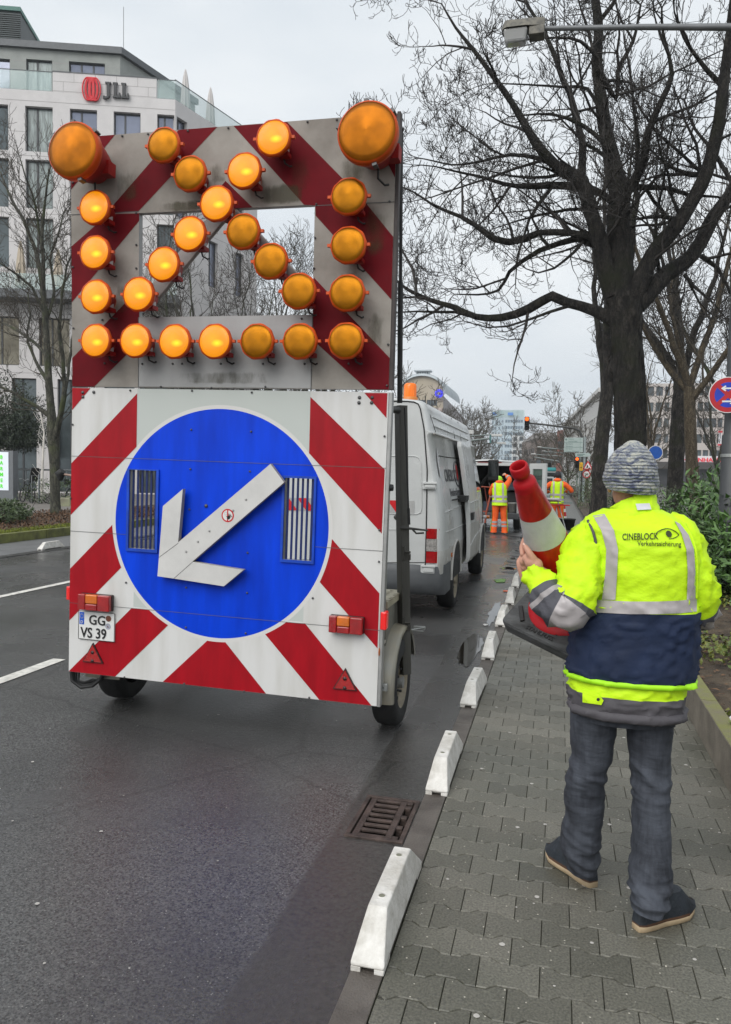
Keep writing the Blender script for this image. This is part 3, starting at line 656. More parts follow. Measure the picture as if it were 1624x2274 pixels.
# ---- warning lamps
def lens_mat(name, base, em, es, lit):
    mt, t, b = nodes_of(name); Lk = t.links.new; tc = N(t, 'TexCoord'); o = tc.outputs['Object']
    wv = N(t, 'TexWave', Scale=70.); wv.bands_direction = 'X'; Lk(o, wv.inputs['Vector'])
    bp = N(t, 'Bump', Strength=.35, Distance=.004); Lk(wv.outputs[0], bp.inputs['Height']); Lk(bp.outputs[0], b.inputs['Normal'])
    gr = N(t, 'TexNoise', Scale=9. if lit else 14., Detail=2.); Lk(o, gr.inputs['Vector'])
    rp = N(t, 'ValToRGB'); rp.color_ramp.elements[0].position = .35; rp.color_ramp.elements[0].color = (*[c*.72 for c in base], 1); rp.color_ramp.elements[1].position = .7; rp.color_ramp.elements[1].color = (*base, 1); Lk(gr.outputs[0], rp.inputs[0]); Lk(rp.outputs[0], b.inputs['Base Color'])
    b.inputs['Roughness'].default_value = .24
    if not lit:
        b.inputs['Metallic'].default_value = .8; b.inputs['Roughness'].default_value = .34; b.inputs['Anisotropic'].default_value = .85
        tg_ = N(t, 'Tangent', direction_type='RADIAL', axis='Y'); Lk(tg_.outputs[0], b.inputs['Tangent'])
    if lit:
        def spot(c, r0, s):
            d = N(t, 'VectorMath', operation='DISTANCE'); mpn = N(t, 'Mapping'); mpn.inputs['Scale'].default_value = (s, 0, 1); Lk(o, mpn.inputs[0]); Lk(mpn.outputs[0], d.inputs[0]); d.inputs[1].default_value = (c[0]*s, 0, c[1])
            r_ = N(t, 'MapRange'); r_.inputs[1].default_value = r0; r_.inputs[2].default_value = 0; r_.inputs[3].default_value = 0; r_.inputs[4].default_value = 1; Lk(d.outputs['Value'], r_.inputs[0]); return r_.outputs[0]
        a = N(t, 'Math', operation='MULTIPLY_ADD'); Lk(spot((.020, -.012), .021, .6), a.inputs[0]); a.inputs[1].default_value = 1.5;  # off-centre reflection glint, painted into the emission
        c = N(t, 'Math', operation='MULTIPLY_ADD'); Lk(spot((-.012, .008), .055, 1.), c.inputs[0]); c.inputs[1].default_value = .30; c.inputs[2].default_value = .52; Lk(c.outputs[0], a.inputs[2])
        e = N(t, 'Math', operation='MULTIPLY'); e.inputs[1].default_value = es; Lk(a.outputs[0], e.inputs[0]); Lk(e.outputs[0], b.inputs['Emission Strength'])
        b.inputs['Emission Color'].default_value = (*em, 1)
    return mt
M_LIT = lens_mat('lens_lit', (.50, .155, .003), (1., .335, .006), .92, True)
M_UNL = lens_mat('lens_unlit', (.58, .215, .005), None, 0, False)
M_BIGL = lens_mat('lens_large', (.50, .155, .005), None, 0, False)
M_RIM = mat('lamp_rim_orange', (.55, .07, .004), .45, var=.2, spec=.3); M_HOUS = mat('lamp_housing_red', (.30, .012, .010), .5, var=.25, vs=10, spec=.25)
M_LAB = mat('lamp_label', (.55, .55, .55), .5)
def small_lamp(lit):
    d = .125
    mb = MB(); mb.lathe([(.045, 0), (.050, -.02), (.060, -.06), (.074, -.085), (.080, -.10)], (0, 0, 0), (0, 1, 0), 28, 0, cap0=False)
    nn = 40; P = []
    for r_, h in ((.080, -.098), (.086, -.100), (.0885, -.112), (.0865, -.122), (.080, -.126)):
        P.append([((r_+(.0022*(j % 4 in (0, 1)) if .084 < r_ else 0))*cos(2*pi*j/nn), h, (r_+(.0022*(j % 4 in (0, 1)) if .084 < r_ else 0))*sin(2*pi*j/nn)) for j in range(nn)])
    mb.grid(P, 1, True, True)
    for s_ in (-1, 1): mb.box((s_*.094, -.108, .002), (.022, .016, .014), 1)
    mb.box((.035, -.05, -.055), (.05, .055, .02), 0); mb.tube([(.02, -.03, -.05), (.03, -.028, -.085), (.05, -.012, -.095), (.055, 0, -.088)], .0045, 6, 2)
    mb.add([(.0505, -.075, -.02), (.0505, -.03, -.02), (.0505, -.03, -.058), (.0505, -.075, -.058)], [(0, 1, 2, 3)], 3)
    h = mb.build('warning_lamp', [M_HOUS, M_RIM, M_BLACK, M_LAB], trailer, world=False)
    mb = MB(); mb.lathe([(.0805, -.122), (.078, -.1255), (.062, -.131), (.04, -.1345), (.02, -.1355), (.0005, -.136)], (0, 0, 0), (0, 1, 0), 36)
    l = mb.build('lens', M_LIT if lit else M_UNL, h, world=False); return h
inv = wm(trailer).inverted()
def put_lamp(h, x, y, off, dv=0):
    u, v = U1(x, y, off+.155); p = inv @ (TU @ V((u, -off, v))); h.location = p; h.rotation_euler = (-la, 0, 0); h.scale = (1.19, 1.19, 1.19)
LITP = [(235, 507), (237, 700), (240, 888), (240, 1077), (410, 1077), (578, 1080), (750, 1080), (423, 878), (530, 750), (642, 620), (757, 490), (875, 350), (1000, 210)]
UNLP = [(530, 240), (643, 362), (870, 610), (988, 737), (1108, 865), (930, 1080), (1113, 1080), (1310, 1078), (1315, 873), (1320, 668), (1322, 460)]
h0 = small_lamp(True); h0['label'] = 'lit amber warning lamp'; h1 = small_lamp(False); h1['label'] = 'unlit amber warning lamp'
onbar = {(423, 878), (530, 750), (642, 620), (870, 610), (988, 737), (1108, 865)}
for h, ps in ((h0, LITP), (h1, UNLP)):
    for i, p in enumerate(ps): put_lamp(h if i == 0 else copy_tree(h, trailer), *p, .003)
mb = MB(); mb.lathe([(.09, 0), (.105, -.05), (.128, -.14), (.135, -.18)], (0, 0, 0), (0, 1, 0), 36, 0)
mb.lathe([(.134, -.176), (.1475, -.18), (.1495, -.20), (.1475, -.222), (.139, -.228)], (0, 0, 0), (0, 1, 0), 40, 1)
for a in (40, 165, 285, 95): mb.box((.150*cos(R(a)), -.195, .150*sin(R(a))), (.022, .045, .022), 2, Matrix.Rotation(-R(a), 3, 'Y'))
mb.tube([(.02, -.05, -.10), (.02, -.045, -.15), (.05, -.02, -.175), (.065, 0, -.165)], .006, 6, 3); mb.box((.10, -.06, -.04), (.06, .07, .07), 0)
hb = mb.build('large_warning_lamp', [M_HOUS, M_RIM, M_BOLT, M_BLACK], trailer, world=False)
mb = MB(); mb.lathe([(.140, -.222), (.137, -.228), (.11, -.236), (.06, -.243), (.0005, -.245)], (0, 0, 0), (0, 1, 0), 40); mb.build('lens', M_BIGL, hb, world=False)
for h, p in ((hb, (136, 262)), (copy_tree(hb, trailer), (1398, 184))):
    u, v = U1(*p, .30); h.location = inv @ (TU @ V((u, -.02, v))); h.rotation_euler = (-la, 0, 0); h.scale = (1.13, 1.13, 1.13)
# ---- lights, plate, reflectors on the lower panel
M_TLR = mat('tail_red', (.30, .008, .010), .2, var=.25, vs=25, coat=.4); M_TLO = mat('tail_orange', (.55, .13, .01), .2, var=.2, coat=.4); M_TLK = mat('tail_base', (.03, .01, .01), .4)
for q in (((115, 962), (248, 972), (112, 1032), (248, 1040)), ((1185, 1057), (1330, 1065), (1183, 1130), (1328, 1138))):
    u0, u1, v0, v1 = rect_of(lambda x, y: U2(x, y, .06), *q); t3 = (u1-u0)
    mb = MB(TF); mb.bx(u0, u1, -.028, -.001, v0, v1); tl_ = mb.build('tail_light', M_TLK, trailer, bevel=.005)
    for k, (a, b, c, mm) in enumerate(((0, .24, 0, M_TLR), (.24, .62, .42, M_TLO), (.24, .62, -1, M_TLR), (.62, 1, 0, M_TLR))):
        mb = MB(TF); lo, hi = (v0, v1) if c == 0 else ((lerp(v0, v1, .42), v1) if c > 0 else (v0, lerp(v0, v1, .42)))
        mb.bx(u0+t3*a+.001, u0+t3*b-.001, -.062, -.0285, lo+.001, hi-.001); mb.build('lamp_cover', mm, tl_, bevel=.006)
pq = rect_of(lambda x, y: U2(x, y, .02), (115, 1035), (270, 1045), (113, 1155), (268, 1170)); u0, u1, v0, v1 = pq
M_PLW = mat('plate_white', (.72, .72, .70), .4, var=.06, vs=10); M_PLB = mat('plate_blue', (.01, .09, .50), .4); M_EUY = mat('plate_yellow', (.8, .6, .05), .4); M_SEAL = mat('seal_brown', (.16, .05, .025), .5, var=.3); M_SEALG = mat('seal_silver', (.35, .36, .42), .4, var=.3, vs=60)
mb = MB(TF); mb.bx(u0, u1, -.010, -.002, v0, v1, 0); pl = mb.build('licence_plate', M_PLW, trailer, bevel=.004)
pw, ph = u1-u0, v1-v0; PP = lambda a, b, l=.0112: (u0+pw*a, -l, v0+ph*b)
mb = MB(TF)
for a, b, c, d in ((.0, 1, .0, .018), (.0, 1, .982, 1), (.0, .014, 0, 1), (.986, 1, 0, 1)): mb.poly([PP(a, c), PP(b, c), PP(b, d), PP(a, d)], 0)
add_text(mb, 'GG', PP(.29, .55), (1, 0, 0), (0, 0, 1), ph*.47, 0, sx=.95, bold=.0012); add_text(mb, 'VS 39', PP(.07, .08), (1, 0, 0), (0, 0, 1), ph*.50, 0, sx=.86, bold=.0014)
mb.poly([PP(.03, .52), PP(.16, .52), PP(.16, .95), PP(.03, .95)], 1); add_text(mb, 'D', PP(.065, .56, .0122), (1, 0, 0), (0, 0, 1), ph*.14, 2)
for k in range(12):
    a = 2*pi*k/12; mb.poly([PP(.095+.045*cos(a)+.008*cos(b*pi/2), .81+.075*sin(a)+.012*sin(b*pi/2), .0122) for b in range(4)], 3)
for cx_, cy_, mi in ((.83, .80, 4), (.82, .53, 5)): mb.poly([PP(cx_+.075*cos(k*pi/10), cy_+.105*sin(k*pi/10), .0118) for k in range(20)], mi)
add_text(mb, 'A', PP(.80, .49, .0124), (1, 0, 0), (0, 0, 1), ph*.09, 4)
mb.build('plate_characters', [M_STK, M_PLB, M_STW, M_EUY, M_SEAL, M_SEALG], pl)
M_REFL = mat('reflector_red', (.34, .012, .012), .25, var=.2, vs=60, coat=.3)
for q in (((183, 1170), (140, 1250), (227, 1258)), ((1258, 1277), (1205, 1365), (1308, 1375))):
    p = [V((U2(*a)[0], 0, U2(*a)[1])) for a in q]; c = (p[0]+p[1]+p[2])/3
    mb = MB(TF); mb.prism([x+V((0, -.002, 0)) for x in p], (0, -.010, 0), 0); rf = mb.build('triangle_reflector', M_TLK, trailer)
    mb = MB(TF); mb.prism([c+(x-c)*.86+V((0, -.0125, 0)) for x in p], (0, -.003, 0), 0)
    for s_ in (.35, -.45):
        d = c+(p[0]-c)*s_*.8; mb.lathe([(.012, 0), (.010, .004), (.0, .005)], (d.x, -.0156, d.z), (0, -1, 0), 10, 1)
    mb.build('reflector_face', [M_REFL, M_TLK], rf)
# side marker lamps at the panel edges
u, v = U2(1418, 1078); mb = MB(TF); mb.bx(BW+.002, BW+.04, -.005, .06, v-.055, v+.055); mb.build('side_marker', mat('marker_red', (.6, .01, .012), .2, coat=.4, emit=(1, .02, .01), es=.15), trailer, bevel=.008)
v = U2(75, 960)[1]; mb = MB(TF); mb.bx(-.028, -.001, -.0, .05, v-.045, v+.045); mb.build('side_marker', MATS['marker_red'], trailer, bevel=.006)
v = U2(1405, 1210)[1]; mb = MB(TF); mb.lathe([(.001, .008), (.03, .006), (.036, 0)], (BW+.001, .022, v), (1, 0, 0), 16); mb.build('side_reflector', M_TLO, trailer)
mb = MB(TF); v = LU(155, 1057)[1]; mb.tube([(-.0, .03, v), (-.05, .03, v+.006), (-.085, .03, v+.008)], [.008, .007, .007], 8, 1); mb.tube([(-.085, .03, v+.03), (-.105, .03, v+.01), (-.10, .03, v-.035)], [.022, .034, .012], 10, 0); mb.build('outline_lamp', [M_BLACK, mat('stalk', (.30, .20, .16), .6)], trailer)
# ---- right side frame, mast and locking rods behind the panel
mb = MB(TF); mb.bx(BW+.001, BW+.022, .0, .05, -.004, BH); mb.build('edge_profile', M_ALU, trailer, bevel=.003)
mb = MB(TU); mb.bx(BW+.001, BW+.022, -.002, .05, 0, UH+.01); mb.build('edge_profile', mat('edge_dark', (.06, .05, .048), .6, .2, var=.3), trailer, bevel=.003)
YM = 4.93
mt0, mt1 = atY(889, 901, YM), atY(901, 1405, YM); xm = (mt0.x+mt1.x)/2
M_MAST = mat('mast_grey', (.070, .068, .060), .5, .5, var=.3, vs=5, stretch=(4, 4, .4)); M_GALV = mat('galvanised', (.36, .37, .36), .42, .65, var=.22, vs=10, bump=.1, bs=40)
mb = MB()
mb.tube([(mt1.x, YM, .32), (mt0.x+.005, YM, mt0.z)], .045, 4, 0, sm=False); mb.build('mast', M_MAST, trailer, bevel=.003)
p2_ = atY(852, 902, 4.6); mb = MB(); mb.tube([(p2_.x-.05, 4.46, mt0.z-.05), (mt0.x, YM, mt0.z-.03)], .025, 6); mb.build('mast_bracket', M_DARKM, trailer)
ra, rb = atY(892, 288, 4.62), atY(888, 895, 4.72)
mb = MB(); mb.tube([ra, rb], .011, 8); mb.tube([lerp(ra, rb, .55), rb], .017, 8); mb.tube([ra+V((-.06, -.05, .0)), ra+V((.012, 0, 0))], .012, 6); mb.build('gas_strut', M_BLACK, trailer)
ra, rb = atY(899, 905, YM-.05), atY(909, 1165, YM-.05)
mb = MB(); mb.tube([ra, rb], .0055, 6); mb.tube([lerp(ra, rb, .86), rb], .009, 6); mb.build('locking_rod', M_BLACK, trailer)
a_, b_, c_ = atY(890, 1172, YM-.04), atY(915, 1174, YM-.04), atY(951, 1178, YM-.04)
mb = MB(); mb.tube([a_, b_, c_], [.012, .009, .006], 6, 0); mb.tube([b_, b_+V((.03, 0, -.03)), b_+V((.08, 0, -.025))], .007, 6, 0); mb.build('lock_lever', M_DARKM, trailer)
for px, py in ((905, 1225), (905, 1382)):
    a_ = atY(px-8, py, YM-.03); mb = MB(); mb.tube([a_, a_+V((.045, 0, -.004))], .009, 8); mb.box(a_+V((.0, 0, -.01)), (.014, .05, .09)); mb.box(a_+V((.038, 0, -.035)), (.018, .012, .04)); mb.build('locking_pin', M_MAST, trailer, bevel=.002)
a_ = atY(866, 1083, 4.42); mb = MB(); mb.tube([a_+V((-.03, 0, 0)), a_+V((.0, 0, 0))], .009, 8); mb.lathe([(.0, .025), (.02, .02), (.022, .0), (.012, -.012)], a_, (1, 0, 0), 10); mb.build('clamp_knob', M_BLACK, trailer)
# storage box with chequer plate lid
bz = atY(868, 1322, 4.80).z; M_BOX = mat('box_grey', (.17, .165, .14), .6, .3, var=.25, vs=6, stretch=(2, 2, .6))
mb = MB(); mb.bx(-2.9, -1.02, 4.62, 5.02, .52, bz-.05); mb.build('storage_box', M_BOX, trailer, bevel=.006)
mb = MB(); mb.bx(-2.92, -1.0, 4.56, 5.05, bz-.045, bz)
for i in range(30):
    for j in range(7):
        a = R(45 if (i+j) % 2 else -45); mb.box((-2.86+i*.064, 4.60+j*.065, bz+.001), (.034, .010, .004), 1, Matrix.Rotation(a, 3, 'Z'))
mb.build('chequer_plate_lid', [mat('chequer_plate', (.42, .38, .28), .5, .3, var=.2), mat('chequer_bar', (.30, .27, .20), .5, .4)], trailer)
mb = MB(); mb.bx(-3.0, -1.05, 4.52, 4.60, .36, .44); mb.bx(-2.95, -2.88, 4.6, 6.2, .36, .44); mb.bx(-1.12, -1.05, 4.6, 5.3, .36, .44); mb.bx(-2.12, -1.98, 5.1, 7.7, .38, .47); mb.bx(-3.0, -1.05, 5.22, 5.3, .36, .44); mb.tube([(-3.05, 4.86, .28), (-.95, 4.86, .28)], .04, 8); mb.build('chassis', M_GALV, trailer)
# wheels and mudguards
M_TYRE = mat('tyre', (.016, .016, .016), .75, var=.3, vs=20, bump=.4, bs=90); M_RIMW = mat('steel_rim_dirty', (.22, .19, .14), .6, .4, var=.35, vs=9)
def wheel(root, c, r, w_, side, rim_m=None, tread=True, rr=.60, cap=True, nm='wheel'):
    """c centre, side +1/-1: outer face towards +X / -X"""
    mb = MB(); h = w_/2
    prof = [(r*rr, -h*.86), (r*.78, -h), (r*.93, -h*.92), (r*.985, -h*.74), (r, -h*.4), (r, h*.4), (r*.985, h*.74), (r*.93, h*.92), (r*.78, h), (r*rr, h*.86)]
    mb.lathe(prof, c, (side, 0, 0), 40); ty = mb.build(nm, M_TYRE, root)
    mb = MB(); q = r*rr
    mb.lathe([(q*1.01, h*.88), (q*.94, h*.80), (q*.90, h*.45), (q*.72, h*.34), (q*.60, h*.52), (q*.34, h*.60), (q*.30, h*.42), (q*.22, h*.42)], c, (side, 0, 0), 36)
    mb.lathe([(q*.23, h*.4), (q*.22, h*.85), (q*.16, h*.95), (0.001, h*.97)], c, (side, 0, 0), 20)
    for k in range(10):
        a = 2*pi*k/10; mb.lathe([(q*.10, 0), (q*.08, .003), (0.001, .004)], V(c)+V((side*(h*.385), q*.80*cos(a), q*.80*sin(a))), (side, 0, 0), 8, 1)
    for k in range(5):
        a = 2*pi*k/5; mb.lathe([(q*.055, 0), (q*.05, .016), (0.001, .018)], V(c)+V((side*h*.56, q*.45*cos(a), q*.45*sin(a))), (side, 0, 0), 6, 1)
    mb.build('rim', [rim_m or M_RIMW, M_BLACK], ty); return ty
wheel(trailer, (-1.03, 4.87, .285), .285, .165, 1); wheel(trailer, (-3.0, 4.87, .285), .285, .165, -1)
M_MUD = mat('mudguard_galvanised', (.33, .33, .30), .5, .5, var=.25, vs=5, col2=(.30, .27, .20))
for x0, x1, lip in ((-1.25, -.94, 1), (-3.09, -2.82, -1)):
    mb = MB(); P = []; rg = .375
    for k in range(25):
        a = R(-8+k*7.2); yy, zz = 4.87-rg*cos(a), .285+rg*sin(a)
        xo = x1 if lip > 0 else x0; xi = x0 if lip > 0 else x1
        rin = rg-.03; P.append([(xi, yy, zz), (lerp(xi, xo, .5), 4.87-(rg+.006)*cos(a), .285+(rg+.006)*sin(a)), (xo-lip*.02, yy, zz), (xo, 4.87-(rg-.012)*cos(a), .285+(rg-.012)*sin(a)), (xo, 4.87-rin*cos(a), .285+rin*sin(a))])
    mb.grid(P); mb.grid([[q+V((0, 0, -.004)) if False else V(q)+(V((V(q).x, 4.87, .285))-V(q)).normalized()*.006 for q in r_] for r_ in P]); mb.build('mudguard', M_MUD, trailer)
mb = MB(); mb.bx(-1.10, -1.0, 4.47, 4.49, .36, .62); mb.box((-1.055, 4.46, .63), (.13, .05, .02)); mb.build('guard_plate', mat('plate_grimy', (.36, .33, .29), .6, .2, var=.3, vs=12), trailer, bevel=.003)
mb = MB(); mb.bx(-1.10, -.97, 4.45, 4.48, .33, .375); mb.lathe([(.010, 0), (.008, .008), (0, .01)], (-1.0, 4.45, .352), (0, -1, 0), 8, 1); mb.build('support_bracket', [M_GALV, M_BOLT], trailer, bevel=.003)
mb = MB(); mb.bx(-.95, -.87, 5.19, 5.21, .57, .59); mb.bx(-.95, -.87, 5.12, 5.13, .57, .575); mb.tube([(-.96, 5.06, .585), (-.87, 5.2, .585)], .005, 5); mb.build('step_bracket', M_GALV, trailer)
mb = MB()
for k, (dx, dy, r_) in enumerate(((0, 0, .011), (.02, .03, .009), (.045, .05, .008), (.07, .02, .007))):
    a_ = [atY(x, y, 4.44+dy) for x, y in ((158+k*6, 1488), (160+k*5, 1512), (180+k*3, 1527-k*4), (205, 1524-k*5), (222+k*2, 1510), (232, 1490))]
    mb.tube(a_, r_, 7)
mb.build('hanging_cables', M_BLACK, trailer)
# ================================================================== buildings
M_GLASS = mat('window_glass', (.085, .105, .11), .06, .35, var=.35, vs=.5, spec=.8)
M_GLASSP = mat('window_glass_pale', (.22, .24, .31), .05, .5, var=.25, vs=.3, spec=.9)  # brighter glass copy: reflected sky is partly put into its colour
M_GLASSC = mat('window_curtain', (.20, .235, .225), .25, .1, var=.7, vs=3.2, stretch=(1.6, 1.6, .18), spec=.8)
M_LITW = mat('lit_window', (.10, .095, .075), .15, .2, var=.8, vs=.9, spec=.8, emit=(1, .78, .38), es=.035)
M_FRAME = mat('window_frame_dark', (.045, .047, .05), .5)
M_STONE = mat('pale_limestone', (.60, .575, .565), .8, var=.06, vs=1.2, bump=.1, bs=30)
M_STJ = mat('stone_joint', (.33, .31, .30), .9)
M_ATTIC = mat('attic_green_grey', (.275, .288, .268), .6, var=.10, vs=1.5)
M_FASC = mat('roof_fascia', (.105, .11, .115), .5, .3, var=.12)
M_LOUV = mat('louvre_dark', (.045, .055, .055), .5, .2); M_LOUVT = mat('louvre_teal', (.05, .16, .13), .5)
M_BAL = mat('balustrade_glass', (.42, .52, .50), .08, 0, var=.1, trans=.0, spec=.6)
def glassy(name, col, alpha):
    mt, t, b = nodes_of(name); b.inputs['Base Color'].default_value = (*col, 1); b.inputs['Roughness'].default_value = .05; b.inputs['Alpha'].default_value = alpha; return mt
M_BALG = glassy('clear_balustrade', (.55, .68, .66), .35)
def wall_with_windows(root, T, u0, u1, z0, z1, wins, mw, name='wall', depth=.3, mj=None, joints=None):
    """wall in the plane local y = 0 (y points into the building); wins: (u0,u1,z0,z1,glass,mullions)"""
    mb = MB(); us = sorted({u0, u1, *[w_[k] for w_ in wins for k in (0, 1)]}); zs = sorted({z0, z1, *[w_[k] for w_ in wins for k in (2, 3)]})
    us = [u for u in us if u0 <= u <= u1]; zs = [z for z in zs if z0 <= z <= z1]
    P = lambda u, y, z: T @ V((u, y, z))
    for i in range(len(us)-1):
        j = 0
        while j < len(zs)-1:
            um = (us[i]+us[i+1])/2; inside = lambda jj: any(w_[0] < um < w_[1] and w_[2] < (zs[jj]+zs[jj+1])/2 < w_[3] for w_ in wins)
            if inside(j): j += 1; continue
            k = j
            while k < len(zs)-1 and not inside(k): k += 1
            mb.add([P(us[i], 0, zs[j]), P(us[i+1], 0, zs[j]), P(us[i+1], 0, zs[k]), P(us[i], 0, zs[k])], [(0, 1, 2, 3)]); j = k
    for w_ in wins:
        a, b, c, d = w_[:4]; q = [P(a, 0, c), P(b, 0, c), P(b, 0, d), P(a, 0, d), P(a, depth, c), P(b, depth, c), P(b, depth, d), P(a, depth, d)]
        mb.add(q, [(0, 4, 5, 1), (1, 5, 6, 2), (2, 6, 7, 3), (3, 7, 4, 0)])
    if joints:
        for zz in joints:
            for i in range(len(us)-1):
                um = (us[i]+us[i+1])/2
                if not any(w_[0] < um < w_[1] and w_[2] < zz < w_[3] for w_ in wins): mb.add([P(us[i], -.004, zz), P(us[i+1], -.004, zz), P(us[i+1], -.004, zz+.03), P(us[i], -.004, zz+.03)], [(0, 1, 2, 3)], 1)
    mb.build(name, [mw, mj or mw], root)
    for w_ in wins:
        a, b, c, d, gl = w_[:5]; mul = w_[5] if len(w_) > 5 else 1; f = .07; y0, y1 = depth-.08, depth-.005
        mb = MB(T); mb.bx(a+.002, a+f, y0, y1, c+.002, d-.002); mb.bx(b-f, b-.002, y0, y1, c+.002, d-.002); mb.bx(a+f, b-f, y0, y1, c+.002, c+f); mb.bx(a+f, b-f, y0, y1, d-f, d-.002)
        for k in range(mul):
            um = lerp(a, b, (k+1)/(mul+1) if mul > 1 else .40); mb.bx(um-.05, um+.05, y0+.004, y1, c+f, d-f)
        fr = mb.build('window', M_FRAME, root); mb = MB(T); mb.add([(a, depth-.03, c), (b, depth-.03, c), (b, depth-.03, d), (a, depth-.03, d)], [(0, 1, 2, 3)]); mb.build('pane', gl, fr)
# ---- pale stone office block on the left
JP = atY(60, 1050, 42); JP.z = 0; jd = V((cos(R(20)), sin(R(20)), 0)); TJ = frame(JP, jd, (0, 0, 1))
jll = thing('office_building', 'pale stone office block with dark windows and a red emblem with black letters', 'office building', JP)
wins = []
for zi, (z0, z1) in enumerate(((21.43, 24.2), (17.94, 20.93), (14.23, 17.33))):
    for ci, u in enumerate((-5.38, -2.68, 0., 2.70, 5.38)):
        gl = M_GLASSP if (zi == 0 and ci >= 3) else (M_GLASSC if ci == 2 else M_GLASS)
        wins.append((u, u+1.66, z0, z1, gl, 1))
    wins.append((8.07, 9.14, z0, z1, M_GLASSP if zi == 0 else M_GLASS, 1))
for u in (-6.4, -2.3, .79, 3.9, 6.6): wins.append((u, u+1.86, 8.1, 11.15, M_LITW if u in (-2.3, .79) else M_GLASS, 1))
for u in (-7.0, -4.2, -.9, 1.9, 4.8, 7.0): wins.append((u, u+(1.9 if u != -.9 else 1.5), .1, 7.3, M_GLASS, 1))
wall_with_windows(jll, TJ, -8.5, 9.2, -.6, 25.17, wins, M_STONE, 'front_wall', .32, M_STJ, [7.62, 9.6, 11.4, 12.9, 14.0, 15.8, 17.6, 19.3, 21.15, 22.6, 24.5])
wins = [(u, u+1.0, z0, z1, M_GLASSP, 1) for u in (.15, 3.4, 6.4) for z0, z1 in ((21.43, 24.2), (17.94, 20.93), (14.23, 17.33), (8.1, 11.15), (1., 6.8))]
J2 = TJ @ V((9.2, 0, 0)); sd2 = V((sin(R(13)), cos(R(13)), 0)); TJ2 = frame(J2, sd2, (0, 0, 1))
wall_with_windows(jll, TJ2, 0.001, 9, -.6, 25.17, wins, M_STONE, 'side_wall', .32, M_STJ, [12.9, 17.6, 21.15])
mb = MB(TJ); mb.add([(-8.5, .001, 25.165), (9.2, .001, 25.165), (9.2, 18, 25.165), (-8.5, 18, 25.165)], [(0, 1, 2, 3)]); e2 = TJ2 @ V((9, 0, 25.16)); mb.T = None
mb.add([J2+V((0, 0, 25.16)), e2, e2+V((-14, 5, 0)), J2+V((-6, 15, 25.16))], [(0, 1, 2, 3)]); mb.build('terrace_floor', M_FASC, jll); mb = MB(); q_ = e2-jd*16; mb.add([(e2.x, e2.y, -.6), (q_.x, q_.y, -.6), (q_.x, q_.y, 25.16), (e2.x, e2.y, 25.16)], [(0, 1, 2, 3)]); mb.build('rear_wall', M_STONE, jll)
mb = MB(TJ); mb.bx(1.67, 8.03, -.003, .35, 25.175, 26.38); mb.bx(1.64, 8.06, -.03, .38, 26.381, 26.44, 1)
for zz in (25.22, 25.8): mb.bx(1.67, 8.03, -.006, -.004, zz, zz+.025, 2)
for i in range(5):
    for zz, o_ in ((25.24, 0), (25.82, .65)): mb.bx(2.3+i*1.3+o_-.0, 2.325+i*1.3+o_, -.006, -.004, zz, zz+.55, 2)
mb.build('parapet', [M_STONE, M_FASC, M_STJ], jll)
mb = MB(TJ)
for i, u in enumerate((-8.4, -5.9, -3.4, -.9)): mb.bx(u+.01, u+2.48, .02, .05, 25.2, 26.35)
mb.build('glass_balustrade', M_BALG, jll); mb = MB(TJ); mb.bx(8.08, 9.18, .02, .05, 25.2, 26.35); mb.build('glass_balustrade', M_BALG, jll)
mb = MB(TJ2)
for i in range(4): mb.bx(.05+i*2.23, 2.24+i*2.23, .02, .05, 25.2, 26.4)
mb.build('glass_balustrade', M_BALG, jll)
mb = MB(TJ); mb.bx(-8.5, 1.66, .0, .06, 26.352, 26.385); mb.bx(8.05, 9.2, 0, .06, 26.352, 26.385); mb.T = TJ2; mb.bx(0, 9, 0, .06, 26.402, 26.43); mb.build('handrail', M_FASC, jll)
# attic set back, fascia and plant room
TA = TJ @ Matrix.Translation((0, 2.2, 0)); ua = lambda x, y: (TJ.inverted() @ onplane(x, y, TA.to_translation(), -TJ.col[1].to_3d())).x
zA = lambda x, y: onplane(x, y, TA.to_translation(), -TJ.col[1].to_3d()).z
wins = [(ua(58, 150), ua(116, 150), 25.3, zA(86, 132), M_GLASSC, 1), (ua(153, 150), ua(233, 150), 25.3, zA(190, 138), M_GLASSP, 2), (ua(-30, 150), ua(22, 150), 25.3, zA(10, 130), M_GLASSP, 1), (ua(-90, 150), ua(-45, 150), 25.3, zA(10, 130), M_GLASS, 1)]
u1a = ua(267, 115); zr0, zr1 = zA(60, 108), zA(60, 93)
wall_with_windows(jll, TA, -8.5, u1a, 25.17, zr0, wins, M_ATTIC, 'attic_wall', .25, M_STJ, [28.0])
q0 = TA @ V((u1a, 0, 0)); TA2 = frame(q0, sd2, (0, 0, 1)); wall_with_windows(jll, TA2, .001, 7.5, 25.17, zr0, [(1.2, 2.8, 25.3, 27.4, M_GLASS, 1), (4, 6, 25.3, 27.4, M_GLASS, 1)], M_ATTIC, 'attic_wall', .25)
mb = MB(); a = TA @ V((-8.6, -.25, 0)); b = TA @ V((u1a+.15, -.25, 0)); c = TA2 @ V((7.6, -.25, 0)); d = TA @ V((-8.6, 7.5, 0))
mb.prism([p+V((0, 0, zr0)) for p in (a, b, c, d)], (0, 0, zr1-zr0)); mb.build('roof_slab', M_FASC, jll)
lz0, lz1 = zr1+.01, zA(20, 14)+.25; ul = ua(38, 50); mb = MB(TA)
mb.bx(-8.4, ul, .6, 6, lz0, lz1)
for i in range(16): zz = lerp(lz0, lz1-.35, i/16); mb.bx(-8.4, ul+.03, .5, .6, zz+.02, zz+.09, 0)
mb.bx(-8.45, ul+.06, .45, 6.05, lz1-.22, lz1+.04, 1); mb.build('plant_room', [M_LOUV, M_LOUVT], jll)
